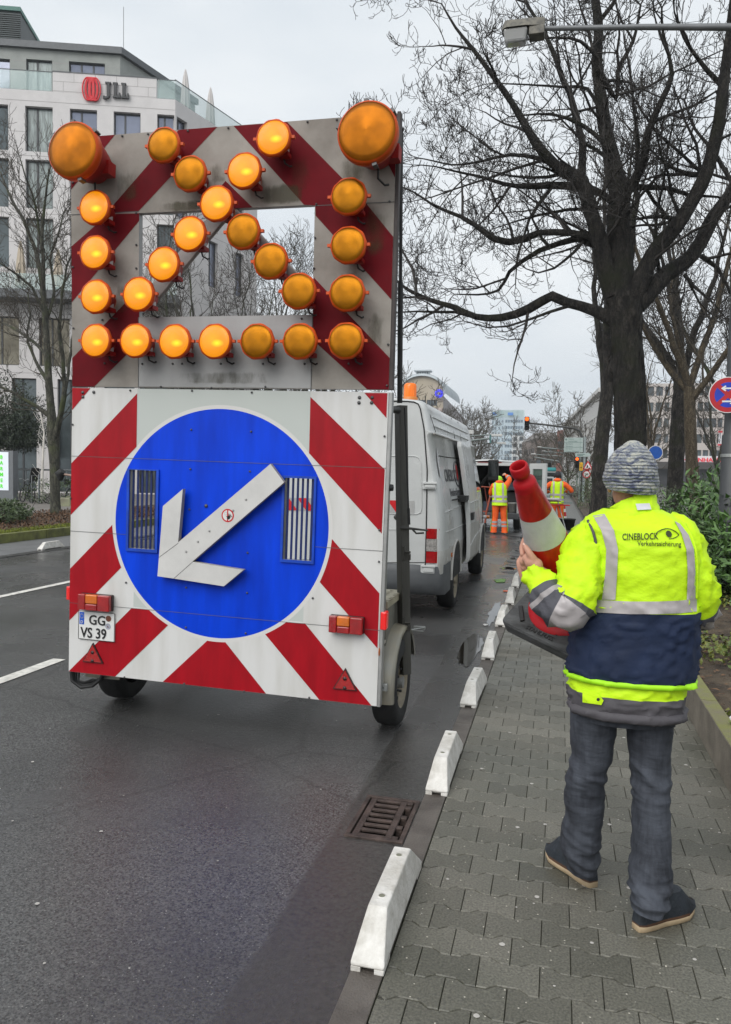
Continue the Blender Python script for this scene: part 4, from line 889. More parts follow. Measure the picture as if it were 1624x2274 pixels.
mb = MB(); p = TA2 @ V((.4, .1, zr1)); mb.tube([p, p+V((0, 0, 2.9))], .02, 4)
mb.build('lightning_rod', M_FASC, jll)
M_LOGOR = mat('emblem_red', (.62, .012, .022), .4, var=.1); M_LOGOK = mat('letters_black', (.03, .03, .032), .5)
lu0, lu1 = 3.48, 4.63; lzc = 25.42; lr = .70; mb = MB(TJ); lc = (lu0+lu1)/2
for off_, wr in ((-.22, .33), (-.12, .27), (.0, .33), (.12, .27), (.22, .33), (-.05, .12), (.05, .12)):
    mb.tube([(lc+off_+wr*cos(2*pi*k/28), -.12, lzc+lr*sin(2*pi*k/28)) for k in range(29)], .045, 6, cap=False)
mb.build('wall_emblem', M_LOGOR, jll)
u0_, zb, zt = 4.78, 24.98, 25.90
mb = MB(TJ)
def LB(a, b, c, d): mb.bx(a, b, -.2, -.05, c, d)
uj = u0_; LB(uj+.12, uj+.48, zt-.09, zt); LB(uj+.22, uj+.40, zb+.05, zt-.091); LB(uj+.08, uj+.219, zb-.12, zb+.03); LB(uj-.02, uj+.10, zb-.1, zb+.06); LB(uj+.2, uj+.34, zb-.06, zb+.049)
for ul_ in (u0_+.58, u0_+1.10): LB(ul_, ul_+.3, zt-.09, zt); LB(ul_+.06, ul_+.24, zb+.09, zt-.091); LB(ul_-.0, ul_+.46, zb, zb+.089); LB(ul_+.37, ul_+.46, zb+.09, zb+.3)
mb.build('wall_letters', M_LOGOK, jll)
# balcony terrace with beige closed parasols
mb = MB(TJ); mb.bx(-8.5, 9.6, -1.6, -.01, 12.04, 12.55); mb.build('balcony_slab', M_FASC, jll)
mb = MB(TJ)
for i in range(9): mb.bx(-8.4+i*2.0, -6.45+i*2.0, -1.58, -1.55, 12.56, 13.5)
mb.build('glass_balustrade', M_BALG, jll)
M_PARA = mat('parasol_beige', (.45, .38, .29), .8, var=.15, vs=4, stretch=(6, 6, .5)); M_PARW = mat('parasol_white', (.55, .52, .50), .8, var=.1)
def parasol(p, h, m_, lab, grp):
    t = thing('closed_parasol', lab, 'parasol', p, group=grp); n = 16; p = V(p); P = []
    for z, r_ in ((.25, .16), (.3, .28), (h*.55, .22), (h*.85, .12), (h*.97, .05), (h, .02)): P.append([p+V(((r_*(1+.25*(k % 2)))*cos(2*pi*k/n), (r_*(1+.25*(k % 2)))*sin(2*pi*k/n), z)) for k in range(n)])
    mb = MB(); mb.grid(P, 0, False, True); mb.build('folded_canopy', m_, t); mb = MB(); mb.tube([p, p+V((0, 0, .4))], .03, 6); mb.lathe([(.22, 0), (.22, .05), (.0, .06)], p, n=12); mb.build('pole', M_FASC, t)
parasol(TJ @ V((.85-.9, -.8, 12.55)), 3.1, M_PARA, 'beige closed parasol on the office balcony, left of the lit windows', 'closed parasols on the office terraces')
parasol(TJ @ V((2.2, -.8, 12.55)), 2.7, M_PARA, 'beige closed parasol on the office balcony behind the bare street tree', 'closed parasols on the office terraces')
for yy, l in ((2.0, 'white closed parasol on the roof terrace, nearest the planter'), (4.6, 'white closed parasol further along the roof terrace edge')):
    parasol(TJ2 @ V((yy, .9, 25.17)), 3.0, M_PARW, l, 'closed parasols on the office terraces')
# ---- other buildings down the street
def simple_block(name, label, base, ex, w_, d_, h, mw, rows, cols, mg, group=None, wz=1.5, z0=2., fr=.62, roof=None, side=None):
    """front wall along ex with a grid of windows; side wall on the left or right"""
    t = thing(name, label, 'building', base); T = frame(base, ex, (0, 0, 1)); st = (h-z0)/rows; cw = w_/cols
    wins = [(i*cw+cw*(1-fr)/2, i*cw+cw*(1+fr)/2, z0+j*st+st*.18, z0+j*st+st*.18+min(wz, st*.62), mg, 1) for i in range(cols) for j in range(rows)]
    wall_with_windows(t, T, 0, w_, -1, h, wins, mw, 'front_wall', .25)
    mb = MB(T); mb.add([(0, 0, -1), (0, d_, -1), (0, d_, h), (0, 0, h), (w_, 0, -1), (w_, d_, -1), (w_, d_, h), (w_, 0, h)], [(0, 3, 2, 1)[::1], (4, 5, 6, 7), (2, 3, 7, 6), (1, 2, 6, 5)]); mb.build('side_wall', mw, t)
    return t, T
M_FARST = mat('far_stone', (.42, .39, .36), .8, var=.08); M_FARG = mat('far_glass', (.10, .12, .135), .15, .2, var=.3, vs=.3)
# barrel roofed house
M_BEI = mat('beige_render', (.42, .36, .27), .8, var=.07, vs=.3); M_ZINC = mat('zinc_roof', (.36, .40, .42), .5, .3, var=.15, vs=.3); M_PINK = mat('rose_render', (.46, .37, .34), .8, var=.08, vs=.3); M_SLATE = mat('slate_dark', (.25, .225, .225), .6, var=.2, vs=.5)
Yd = 200.; zp = lambda x, y, Y=Yd: atY(x, y, Y)
DA, DB = zp(889, 905), zp(990, 905); dome = thing('barrel_roof_building', 'beige building with a curved zinc barrel roof behind the white van', 'building', (DA.x, Yd, 0))
Td = frame(V((DA.x, Yd, 0)), (1, 0, 0), (0, 0, 1)); wd = DB.x-DA.x; zs_ = zp(940, 879).z; zt_ = zp(940, 834).z
wd1 = zp(985, 880).x-DA.x; arc = [(wd1*(.5-.5*cos(pi*k/16)), zs_+(zt_-zs_)*sin(pi*k/16)**.8) for k in range(17)]
zw0, zw1 = zp(940, 901).z, zp(940, 888).z; zl = zp(940, 906).z
row = [(wd1*.36, wd1*.60, zw0, zw1, M_FARG, 3), (wd1*.62, wd1*.86, zw0, zw1, M_FARG, 3)]
wall_with_windows(dome, Td, 0, wd1, zl, zs_, row, M_BEI, 'upper_wall', .3)
row = [(wd1*(.12+.2*i), wd1*(.12+.2*i)+wd1*.13, zp(940, 940+30*j).z, zp(940, 918+30*j).z, M_FARG, 2) for i in range(5) for j in range(3)]
wall_with_windows(dome, Td, 0, wd1, -2, zl, row, M_PINK, 'lower_wall', .3)
mb = MB(Td); mb.add([(u, 0, z) for u, z in arc], [tuple(range(17))]); mb.build('gable_wall', M_BEI, dome)
mb = MB(Td); o1 = [(u+(u/wd1-.5)*1.2, -.9, z+.5) for u, z in arc]; o2 = [(u, 30, z) for u, _, z in o1]; o3 = [(u+(u/wd1-.5)*.3, -.9, z-.15) for u, z in arc]; mb.grid([o3, o1, o2], 0, True); mb.build('barrel_roof', M_ZINC, dome)
mb = MB(Td); mb.add([(wd1, 0, -2), (wd1+.6, .5, -2), (wd1+3.0, 30, -2), (wd1, 0, zs_), (wd1+.4, 0, zs_+.3), (wd1+3.5, 26, zs_-5)], [(0, 2, 5, 3)]); mb.build('side_wall', M_SLATE, dome)
mb = MB(Td); cu0 = wd1*.36; cu1 = wd1*.64; cz0 = zp(940, 836).z-.2
for i in range(6): mb.bx(lerp(cu0, cu1, i/5)-.12, lerp(cu0, cu1, i/5)+.12, .6, 2.5, cz0, cz0+1.6, 0)
mb.bx(cu0+.2, cu1-.2, .9, 2.4, cz0, cz0+1.5, 1); mb.bx(cu0-.6, cu1+.6, 0, 3, cz0+1.6, cz0+1.95, 0); mb.build('roof_lantern', [M_ZINC, M_FARG], dome)
p = zp(977, 875); mb = MB(); mb.lathe([(1.1, 0), (1.1, .25), (.45, .25), (.45, 0)], (p.x, Yd-1.2, p.z), (0, -1, 0), 20); mb.box((p.x+.75, Yd-1.3, p.z-.05), (.75, .3, .42), 1); mb.build('blue_round_sign', [mat('sign_glow_blue', (.03, .03, .6), .4, emit=(.05, .05, 1), es=.6), mat('sign_gap', (.35, .30, .45), .6)], dome)
# glass office tower
Yt = 420.; M_TW = mat('tower_panel', (.46, .55, .60), .5, .1, var=.08, vs=.05); M_TG = mat('tower_glass', (.16, .22, .27), .2, .2, var=.3, vs=.4); M_TT = mat('tower_top', (.44, .55, .55), .4, .1, var=.2, vs=.5, stretch=(1, 1, .05))
tw = thing('glass_tower', 'tall pale blue glass office tower at the end of the street', 'tower', (atY(1125, 1050, Yt).x, Yt, 0))
a0, a1, a2 = atY(1091, 1000, Yt+12), atY(1118, 1000, Yt), atY(1163, 1000, Yt); ztp = atY(1140, 926, Yt).z; zto = atY(1140, 911, Yt).z
for (p, q, nm) in ((a0, a1, 'left_face'), (a1, a2, 'right_face')):
    w_ = (V((q.x, q.y, 0))-V((p.x, p.y, 0))).length; T = frame(V((p.x, p.y, 0)), q-p-V((0, 0, (q-p).z)), (0, 0, 1)); mb = MB(T); mb.add([(0, 0, -2), (w_, 0, -2), (w_, 0, ztp), (0, 0, ztp)], [(0, 1, 2, 3)]); mb.build(nm, M_TW, tw)
    for k in range(10):
        zz = ztp-3.0-k*3.35
        if zz < 1: break
        mb = MB(T); n = max(3, int(w_/1.35)); lo = .0 if nm == 'right_face' else .45
        for i in range(n):
            if nm == 'left_face' and (i % 3): continue
            mb.bx(lerp(.6, w_-.6, i/n)+.1, lerp(.6, w_-.6, (i+1)/n)-.12, -.12, -.01, zz, zz+1.5)
        mb.build('window_band', M_TG, tw)
    mb = MB(T); mb.add([(0, 0, ztp), (w_, 0, ztp), (w_, 0, zto), (0, 0, zto)], [(0, 1, 2, 3)])
    for i in range(int(w_/.9)): mb.bx(i*.9, i*.9+.25, -.3, -.01, ztp, zto+.4, 0)
    mb.build('roof_screen', M_TT, tw)
mb = MB()
for x0, x1 in ((1094, 1103), (1128, 1140)): p, q = atY(x0, 922, Yt-1.5), atY(x1, 916, Yt-1.5); mb.bx(p.x, q.x, Yt-1.6, Yt-1.4, p.z, q.z)
mb.build('blue_sign', mat('tower_sign', (.05, .22, .62), .5), tw)
# slim white block, brown hipped block, street-side block
t, T = simple_block('white_block', 'slim white block between the glass tower and the brown roofed building', V((atY(1137, 1000, 300).x, 300, 0)), (1, 0, 0), 4.6, 20, atY(1148, 967, 300).z, mat('far_white', (.56, .57, .57), .7, var=.06), 6, 2, M_FARG)
Yb = 230.; M_BRN = mat('brown_brick', (.22, .17, .145), .8, var=.15, vs=.4); M_BRR = mat('brown_roof', (.17, .15, .135), .7, var=.15, vs=.5)
pA = atY(1159, 1000, Yb+25); pB = atY(1190, 1000, Yb); hb_ = atY(1190, 975, Yb).z
t = thing('brown_building', 'brown building with a hipped roof and skylights beyond the traffic signals', 'building', (pB.x, Yb, 0)); w1_ = (V((pB.x, pB.y, 0))-V((pA.x, pA.y, 0))).length; T = frame(V((pA.x, pA.y, 0)), pB-pA-V((0, 0, (pB-pA).z)), (0, 0, 1))
wall_with_windows(t, T, 0, w1_, -1, hb_, [(1+i*3.2, 3.2+i*3.2, 2+j*3.1, 3.7+j*3.1, M_FARG, 1) for i in range(int(w1_/3.2)) for j in range(4) if 3.7+j*3.1 < hb_-.3], M_BRN, 'side_wall', .2)
pC = atY(1243, 1000, Yb); wf = pC.x-pB.x; T2 = frame(V((pB.x, Yb, 0)), (1, 0, 0), (0, 0, 1)); hr = atY(1200, 950, Yb).z
wall_with_windows(t, T2, 0, wf, -1, hb_, [(.3+i*1.8, 1.7+i*1.8, 2+j*3.1, 3.7+j*3.1, M_FARG, 1) for i in range(int(wf/1.8)) for j in range(4) if 3.7+j*3.1 < hb_-.3], M_BRN, 'front_wall', .2)
mb = MB(); e = [V((pA.x, pA.y, hb_)), V((pB.x-.4, pB.y-.4, hb_)), V((pC.x, Yb-.4, hb_)), V((pC.x, pA.y, hb_))]; r1, r2 = V((lerp(pA.x, pB.x, .75)+1.5, Yb+12, hr)), V((pC.x-2.2, Yb+12, hr)); mb.add(e+[r1, r2], [(0, 1, 4), (1, 2, 5, 4), (2, 3, 5), (3, 0, 4, 5)]); 
mb.build('hipped_roof', M_BRR, t)
mb = MB()
for x in (1196, 1210, 1226): p = atY(x, 961, Yb+3); mb.box(p+V((0, -1.2, .2)), (1.1, .8, .1), 0, Matrix.Rotation(R(40), 3, 'X'))
mb.build('skylight', mat('skylight', (.6, .63, .66), .2), t)
M_RB = mat('red_brown_band', (.24, .10, .075), .7, var=.12); M_WB = mat('white_render', (.56, .55, .53), .7, var=.06)
e0, e1 = atY(1237, 1000, 165), atY(1251, 1000, 163); hE = atY(1243, 956, 165).z
t = thing('banded_building', 'street corner building with red brown bands and white upper floor on the right', 'building', (e1.x, 163, 0)); T = frame(V((e0.x, 165, 0)), V((e1.x-e0.x, -2, 0)), (0, 0, 1)); we = V((e1.x-e0.x, -2, 0)).length
wall_with_windows(t, T, 0, we, -1, hE, [(.15, we-.15, z, z+1.5, M_FARG, 1) for z in (1.2, 4.4, 7.5)], M_RB, 'end_wall', .2)
e2 = atY(1335, 1000, 95); T = frame(V((e1.x, 163, 0)), V((e2.x-e1.x, 95-163, 0)), (0, 0, 1)); ws = V((e2.x-e1.x, 95-163, 0)).length; hS = atY(1251, 949, 163).z
wall_with_windows(t, T, 0, ws, -1, hS, [(.6+i*2.9, 2.5+i*2.9, z, z+1.9, M_FARG, 1) for i in range(int(ws/2.9)) for z in (1.2, 4.4, 7.4, 10.2) if z+1.9 < hS-.2], M_WB, 'street_wall', .35)
mb = MB(T); mb.bx(-.4, ws, -.5, .8, hS+.01, hS+.5); mb.build('cornice', M_WB, t)
# pale stone shop and office building in the park on the right, with red letters
Yr = 150.; M_RST = mat('warm_stone', (.50, .455, .425), .8, var=.05, vs=.2); rA, rB = atY(1428, 1040, Yr), atY(1700, 1040, Yr)
rb = thing('shop_building', 'wide pale stone shop and office building with red letters behind the park trees', 'building', (rA.x, Yr, 0)); T = frame(V((rA.x, Yr, 0)), (1, 0, 0), (0, 0, 1)); wr_ = rB.x-rA.x; cr3 = lambda x, y: atY(1398.5+.1389*x, 902.2+.1389*y, Yr)
wins = []
for (y0, y1) in ((440, 580), (690, 822), (190, 335), (-60, 85), (-310, -165)):
    for (x0, x1) in ((140, 262), (283, 385), (418, 528), (562, 640), (1088, 1178), (1200, 1290), (1310, 1400), (1424, 1500), (1540, 1620), (1650, 1735), (1760, 1850)):
        wins.append((cr3(x0, 0).x-rA.x, cr3(x1, 0).x-rA.x, cr3(0, y1).z, cr3(0, y0).z, M_GLASS if (x0+y0) % 3 else M_FARG, 1))
zsg = cr3(0, 880).z
wall_with_windows(rb, T, -1, wr_, zsg, cr3(0, -360).z, [w_ for w_ in wins if w_[0] > -1], M_RST, 'front_wall', .35)
mb = MB(T); mb.bx(-1, wr_, -1.6, -.01, cr3(0, 990).z, zsg-.02); mb.build('canopy', mat('canopy_dark', (.06, .055, .052), .6), rb)
mb = MB(T); mb.add([(-1, .6, -1), (wr_, .6, -1), (wr_, .6, zsg-.3), (-1, .6, zsg-.3)], [(0, 1, 2, 3)])
mb.build('shop_front', mat('shop_dark', (.045, .045, .05), .3, var=.5, vs=.3), rb)
mb = MB(T); x0 = cr3(805, 0).x-rA.x; mb.bx(x0, wr_, -.12, -.01, cr3(0, 878).z, cr3(0, 782).z); mb.build('sign_board', mat('sign_board_white', (.72, .72, .74), .5), rb)
mb = MB(T); hl = (cr3(0, 808).z-cr3(0, 872).z); ul = cr3(882, 0).x-rA.x
add_text(mb, 'HORNHAUSE', (ul, -.14, cr3(0, 872).z), (1, 0, 0), (0, 0, 1), hl*1.35, 0, .1, sx=1.18, bold=.02); mb.build('red_letters', mat('letters_red', (.55, .015, .03), .5, emit=(.8, .02, .05), es=.25), rb)
mb = MB(T); x0 = cr3(1430, 0).x-rA.x; mb.bx(x0, x0+.5, -.9, -.8, cr3(0, 615).z, cr3(0, 395).z, 0); mb.bx(x0-.08, x0+.6, -.92, -.78, cr3(0, 420).z, cr3(0, 392).z, 1); mb.bx(x0-.08, x0+.6, -.92, -.78, cr3(0, 620).z, cr3(0, 596).z, 1); mb.build('hanging_banner', [MATS['sign_board_white'], MATS['letters_red']], rb)
# poster column stand in the park
p = cr3(818, 1130); mb = MB(); 
pst = thing('poster_stand', 'pale blue lit poster stand between the dark trunk and the plane tree', 'poster stand', (p.x, 120, 0)); q0_, q1_ = atY(1398.5+.1389*795, 902.2+.1389*1250, 120), atY(1398.5+.1389*842, 902.2+.1389*1005, 120)
mb.bx(q0_.x, q1_.x, 120, 120.2, q0_.z, q1_.z); mb.build('poster', mat('poster_blue', (.36, .50, .55), .4, var=.4, vs=.8, col2=(.6, .66, .68)), pst); mb = MB(); mb.bx(q1_.x+.02, q1_.x+.35, 120, 120.2, -.1, q1_.z+.1); mb.bx(q0_.x-.1, q1_.x, 120, 120.2, q1_.z+.01, q1_.z+.1); mb.bx(q0_.x, q1_.x, 120.02, 120.18, -.1, q0_.z-.01); mb.build('stand_frame', M_FASC, pst)
# ================================================================== trees and plants
def bark_mat(name, c1_, c2_, bump=1., sc=1., moss=None):
    mt, t, b = nodes_of(name); Lk = t.links.new; tc = N(t, 'TexCoord'); mp_ = N(t, 'Mapping'); mp_.inputs['Scale'].default_value = (1, 1, .35); Lk(tc.outputs['Object'], mp_.inputs[0])
    vo = N(t, 'TexVoronoi', Scale=16.*sc, feature='DISTANCE_TO_EDGE'); n = N(t, 'TexNoise', Scale=9.*sc, Detail=7., Roughness=.7); Lk(mp_.outputs[0], n.inputs['Vector'])
    dv = N(t, 'Mix', data_type='VECTOR'); dv.inputs[0].default_value = .25; Lk(mp_.outputs[0], dv.inputs[4]); Lk(n.outputs['Color'], dv.inputs[5]); Lk(dv.outputs[1], vo.inputs['Vector'])
    r = N(t, 'ValToRGB'); r.color_ramp.elements[0].position = .40; r.color_ramp.elements[0].color = (*c1_, 1); r.color_ramp.elements[1].position = .64; r.color_ramp.elements[1].color = (*c2_, 1); Lk(n.outputs[0], r.inputs[0]); cg = N(t, 'MapRange'); cg.inputs[2].default_value = .16; cg.inputs[3].default_value = .22; Lk(vo.outputs[0], cg.inputs[0]); mg = N(t, 'Mix', data_type='RGBA', blend_type='MULTIPLY'); mg.inputs[0].default_value = 1; Lk(r.outputs[0], mg.inputs[6]); Lk(cg.outputs[0], mg.inputs[7]); out = mg.outputs[2]
    if moss:
        n2 = N(t, 'TexNoise', Scale=1.6, Detail=5.); Lk(tc.outputs['Object'], n2.inputs['Vector']); r2 = N(t, 'ValToRGB'); r2.color_ramp.elements[0].position = .52; r2.color_ramp.elements[0].color = (0, 0, 0, 1); r2.color_ramp.elements[1].position = .68; r2.color_ramp.elements[1].color = (.8, .8, .8, 1); Lk(n2.outputs[0], r2.inputs[0])
        mxx = N(t, 'Mix', data_type='RGBA'); Lk(r2.outputs[0], mxx.inputs[0]); Lk(out, mxx.inputs[6]); mxx.inputs[7].default_value = (*moss, 1); out = mxx.outputs[2]
    Lk(out, b.inputs['Base Color']); b.inputs['Roughness'].default_value = .85
    ad = N(t, 'Math', operation='MULTIPLY_ADD'); Lk(vo.outputs[0], ad.inputs[0]); ad.inputs[1].default_value = 1.6; Lk(n.outputs[0], ad.inputs[2])
    bp = N(t, 'Bump', Strength=bump, Distance=.05); Lk(ad.outputs[0], bp.inputs['Height']); Lk(bp.outputs[0], b.inputs['Normal']); return mt
M_BARK = bark_mat('dark_furrowed_bark', (.022, .018, .015), (.15, .13, .108), 1.5, 1., (.040, .045, .014))
M_BARKG = bark_mat('mossy_smooth_bark', (.050, .050, .036), (.115, .11, .082), .6, .8, (.06, .075, .022))
M_BARKB = bark_mat('plane_bark', (.075, .055, .032), (.17, .135, .085), .7, 1.2)
M_TWIG = mat('twig_dark', (.030, .026, .023), .8, var=.35, vs=3); M_TWIGB = mat('twig_brown', (.055, .046, .034), .85, var=.3, vs=1.)
M_TWIGF = mat('twig_far', (.085, .075, .058), .9, var=.25, vs=.5)
def catmull(pts, rad, step):
    P = []; Rr = []
    for i in range(len(pts)-1):
        p0, p1, p2, p3 = pts[max(i-1, 0)], pts[i], pts[i+1], pts[min(i+2, len(pts)-1)]; n = max(1, int((p2-p1).length/step))
        for k in range(n):
            t = k/n; P.append(.5*((2*p1)+(p2-p0)*t+(2*p0-5*p1+4*p2-p3)*t*t+(3*p1-p0-3*p2+p3)*t**3)); Rr.append(lerp(rad[i], rad[i+1], t))
    P.append(pts[-1]); Rr.append(rad[-1]); return P, Rr
def sides(r, k=1.): return 14 if r > .12*k else 8 if r > .045*k else 5 if r > .018*k else 3
def rdir(rng): 
    while True:
        v = V((rng.uniform(-1, 1), rng.uniform(-1, 1), rng.uniform(-1, 1)))
        if .05 < v.length < 1: return v.normalized()
def shoot(mb, p, d, L_, r, lv, S, rng):
    """one side branch: a wandering tapering tube with its own side branches"""
    n = 5 if lv < 3 else 4; pts = [p.copy()]; d = d.normalized(); st = L_/n
    for i in range(n):
        j = S['wob'][lv]; d = (d+rdir(rng)*j+V((0, 0, 1))*S['up'][lv]*(.3+.7*i/n)).normalized(); p = p+d*st*rng.uniform(.8, 1.2); pts.append(p)
    rad = [max(S['rmin'], r*(1-.75*i/n)) for i in range(n+1)]
    mb.tube(pts, rad, sides(r, S.get('k', 1)), 0 if r > S.get('bark_r', .03) else 1, cap=False)
    if lv+1 < S['levels']: spawn(mb, pts, rad, lv+1, S, rng, .18)
def spawn(mb, pts, rad, lv, S, rng, f0=.1, dens=1.):
    tot = sum((pts[i+1]-pts[i]).length for i in range(len(pts)-1)); acc = 0; nxt = tot*f0
    gap = 1/(S['dens'][lv]*dens)
    for i in range(len(pts)-1):
        sg = pts[i+1]-pts[i]; sl_ = sg.length
        if sl_ < 1e-6: continue
        t_ = sg/sl_
        while nxt <= acc+sl_:
            k = (nxt-acc)/sl_; p = pts[i]+sg*k; f = nxt/tot; r0 = lerp(rad[i], rad[i+1], k)
            a = t_.cross(rdir(rng))
            if a.length > .05:
                ang = R(rng.uniform(*S['ang'])); d = t_*cos(ang)+a.normalized()*sin(ang); d.z += S.get('lift', .1)
                L_ = S['len'][lv]*rng.uniform(.55, 1.25)*(1-.55*f); shoot(mb, p+a.normalized()*r0*.5, d, L_, min(r0*.7, S['rad'][lv]*rng.uniform(.7, 1.2)), lv, S, rng)
            nxt += gap*rng.uniform(.5, 1.5)
        acc += sl_
    # a fork at the tip
    if len(pts) > 1:
        t_ = (pts[-1]-pts[-2]).normalized()
        for s_ in range(2): shoot(mb, pts[-1], t_+rdir(rng)*.6, S['len'][min(lv+1, S['levels']-1)]*.9, min(rad[-1], S['rad'][lv]), lv, S, rng)
def limb(mb, pts, rad, S, rng, step=.22, lv=0, f0=.15, dens=1., wob=.05, noise=.10):
    P, Rr = catmull(pts, rad, step)
    P = [p+V((nz3(p, 1.7), nz3(p, 1.7, 9), nz3(p, 1.7, 5)))*wob*min(1, i/3) for i, p in enumerate(P)]
    Rr = [r*(1+noise*nz3(p, 4., 3)) for p, r in zip(P, Rr)]
    mb.tube(P, Rr, sides(max(Rr), S.get('k', 1)), 0 if max(Rr) > S.get('bark_r', .03) else 1, cap=True); spawn(mb, P, Rr, lv, S, rng, f0, dens); return P, Rr
# ---- the big bare tree on the right
def big_tree():
    rng = random.Random(11); YB = 13.5; t = thing('bare_tree', 'big dark bare tree with spreading limbs, right behind the man in the knitted hat', 'tree', (atY(1400, 1200, YB).x, YB, .15), group='bare winter trees')
    cz = lambda x, y: (874+.4618*x, .4618*y)
    def L3(pts, k):
        out = []; rad = []; x0 = atY(*cz(pts[0][0], pts[0][1]), YB)
        for q in pts:
            a = atY(*cz(q[0], q[1]), YB); dx = ((a-x0).length); b = atY(*cz(q[0], q[1]), YB+k*dx); out.append(b); rad.append(q[2]*.4618/2/1692*(b.y*1.0))
        return out, rad
    S = dict(levels=4, dens=[1.5, 3.0, 5.0, 5.5], len=[2.1, 1.05, .44, .16], rad=[.034, .0165, .0088, .0058], rmin=.0044, wob=[.26, .34, .42, .45], up=[.08, .12, .26, .40], ang=(38, 72), lift=.06, bark_r=.03)
    trunk = MB(); crown = MB()
    base = atY(1398, 1240, YB); base.z = .1
    pts = [base, atY(1401, 1120, YB), atY(*cz(1140, 2198), YB), atY(*cz(1137, 1900), YB), atY(*cz(1120, 1600), YB), atY(*cz(1110, 1440), YB)]
    P, Rr = catmull(pts, [.33, .285, .255, .245, .25, .30], .05); trunk_n = 72
    vs = []
    for p, r_ in zip(P, Rr): vs.append([p+V((cos(2*pi*j/trunk_n), sin(2*pi*j/trunk_n), 0))*(r_*(1+.10*nz3((cos(2*pi*j/trunk_n)*1.2, sin(2*pi*j/trunk_n)*1.2, p.z*.5), 1.6)+.10*(.5-abs(nz3((cos(2*pi*j/trunk_n)*2.2, sin(2*pi*j/trunk_n)*2.2, p.z*1.2), 2.5))*2)+.03*nz3((cos(2*pi*j/trunk_n)*9, sin(2*pi*j/trunk_n)*9, p.z*6), 1.))) for j in range(trunk_n)])
    trunk.grid(vs, 0, True, True); trunk.build('trunk', M_BARK, t)
    lim = [([(1110, 1470, 130), (1085, 1150, 108), (1085, 930, 92), (1040, 700, 66), (1000, 500, 56), (985, 300, 48), (985, 100, 42), (970, -80, 34), (960, -260, 20)], .05),
           ([(1090, 960, 60), (1160, 870, 45), (1210, 760, 38), (1225, 650, 34), (1290, 480, 28), (1340, 350, 20), (1300, 180, 14), (1290, 40, 8)], -.35),
           ([(1062, 1420, 100), (1000, 1200, 76), (950, 1020, 62), (900, 880, 66), (780, 790, 46), (680, 680, 40), (600, 540, 32), (500, 390, 25), (390, 240, 19), (300, 130, 12), (230, 20, 6)], -.12),
           ([(905, 870, 40), (905, 700, 32), (860, 500, 28), (800, 320, 24), (730, 160, 19), (650, 20, 15), (600, -90, 10)], .3),
           ([(890, 900, 42), (750, 890, 34), (600, 890, 24), (480, 870, 18), (380, 840, 13), (200, 800, 7), (90, 790, 4)], -.3),
           ([(780, 795, 26), (690, 760, 20), (560, 745, 16), (430, 770, 13), (280, 790, 9), (120, 760, 5)], .35),
           ([(1000, 1170, 45), (930, 1135, 38), (850, 1118, 33), (700, 1120, 29), (630, 1150, 34), (560, 1165, 34), (490, 1150, 30), (440, 1120, 27), (330, 1040, 20), (200, 990, 13), (100, 920, 9), (-20, 880, 5)], -.25),
           ([(1065, 1540, 70), (980, 1500, 55), (900, 1470, 46), (830, 1450, 44), (760, 1420, 46), (650, 1485, 42), (520, 1528, 36), (400, 1520, 31), (280, 1470, 26), (120, 1420, 18), (40, 1370, 14), (-30, 1290, 10), (-60, 1200, 6)], .12),
           ([(112, 1412, 14), (90, 1290, 12), (30, 1180, 9), (-30, 1110, 5)], .2),
           ([(1000, 1190, 40), (880, 1150, 32), (790, 1170, 28), (700, 1205, 25), (620, 1260, 21), (560, 1310, 18), (500, 1395, 14), (400, 1415, 9), (290, 1415, 5)], .3),
           ([(930, 1140, 18), (870, 1210, 15), (780, 1290, 11), (700, 1310, 8), (640, 1290, 5)], -.5),
           ([(1130, 1480, 95), (1250, 1230, 72), (1380, 1060, 64), (1500, 830, 58), (1560, 600, 52), (1590, 400, 46), (1620, 150, 38), (1640, -100, 26)], -.15),
           ([(1170, 1470, 90), (1310, 1320, 74), (1440, 1220, 64), (1540, 1050, 58), (1640, 900, 46), (1740, 760, 38), (1860, 600, 24)], .2),
           ([(1480, 1230, 22), (1560, 1290, 18), (1600, 1360, 13), (1640, 1480, 7)], .3), ([(1400, 1320, 18), (1450, 1380, 14), (1520, 1440, 10), (1600, 1530, 6)], -.3),
           ([(1180, 900, 30), (1260, 900, 26), (1330, 905, 22), (1420, 940, 16), (1560, 950, 10)], .4), ([(1500, 840, 26), (1430, 840, 26), (1408, 835, 24)], -.6),
           ([(985, 330, 28), (1070, 480, 20), (1080, 350, 22), (1150, 200, 16), (1190, 20, 9)], .4), ([(1085, 1000, 30), (1000, 930, 34), (950, 915, 38), (905, 880, 40)], -.1),
           ([(1045, 720, 26), (960, 640, 20), (840, 560, 15), (700, 540, 10), (560, 560, 6)], -.4), ([(1010, 560, 22), (930, 430, 16), (820, 420, 12), (640, 400, 8), (480, 400, 5)], .4), ([(985, 280, 20), (900, 200, 14), (780, 180, 10), (600, 200, 6)], -.4),
           ([(1590, 420, 26), (1480, 300, 18), (1400, 180, 12), (1350, 60, 7)], -.4), ([(1380, 1065, 26), (1300, 1040, 20), (1220, 1045, 15), (1140, 1060, 8)], -.6), ([(1640, 900, 24), (1560, 760, 18), (1450, 620, 14), (1400, 480, 8)], .4)]
    for pts, k in lim:
        P_, R_ = L3(pts, k); limb(crown, P_, R_, S, rng, .18, 0, .16 if len(pts) > 6 else .1, 1., .035)
    crown.build('crown', [M_BARK, M_TWIG], t)
big_tree()
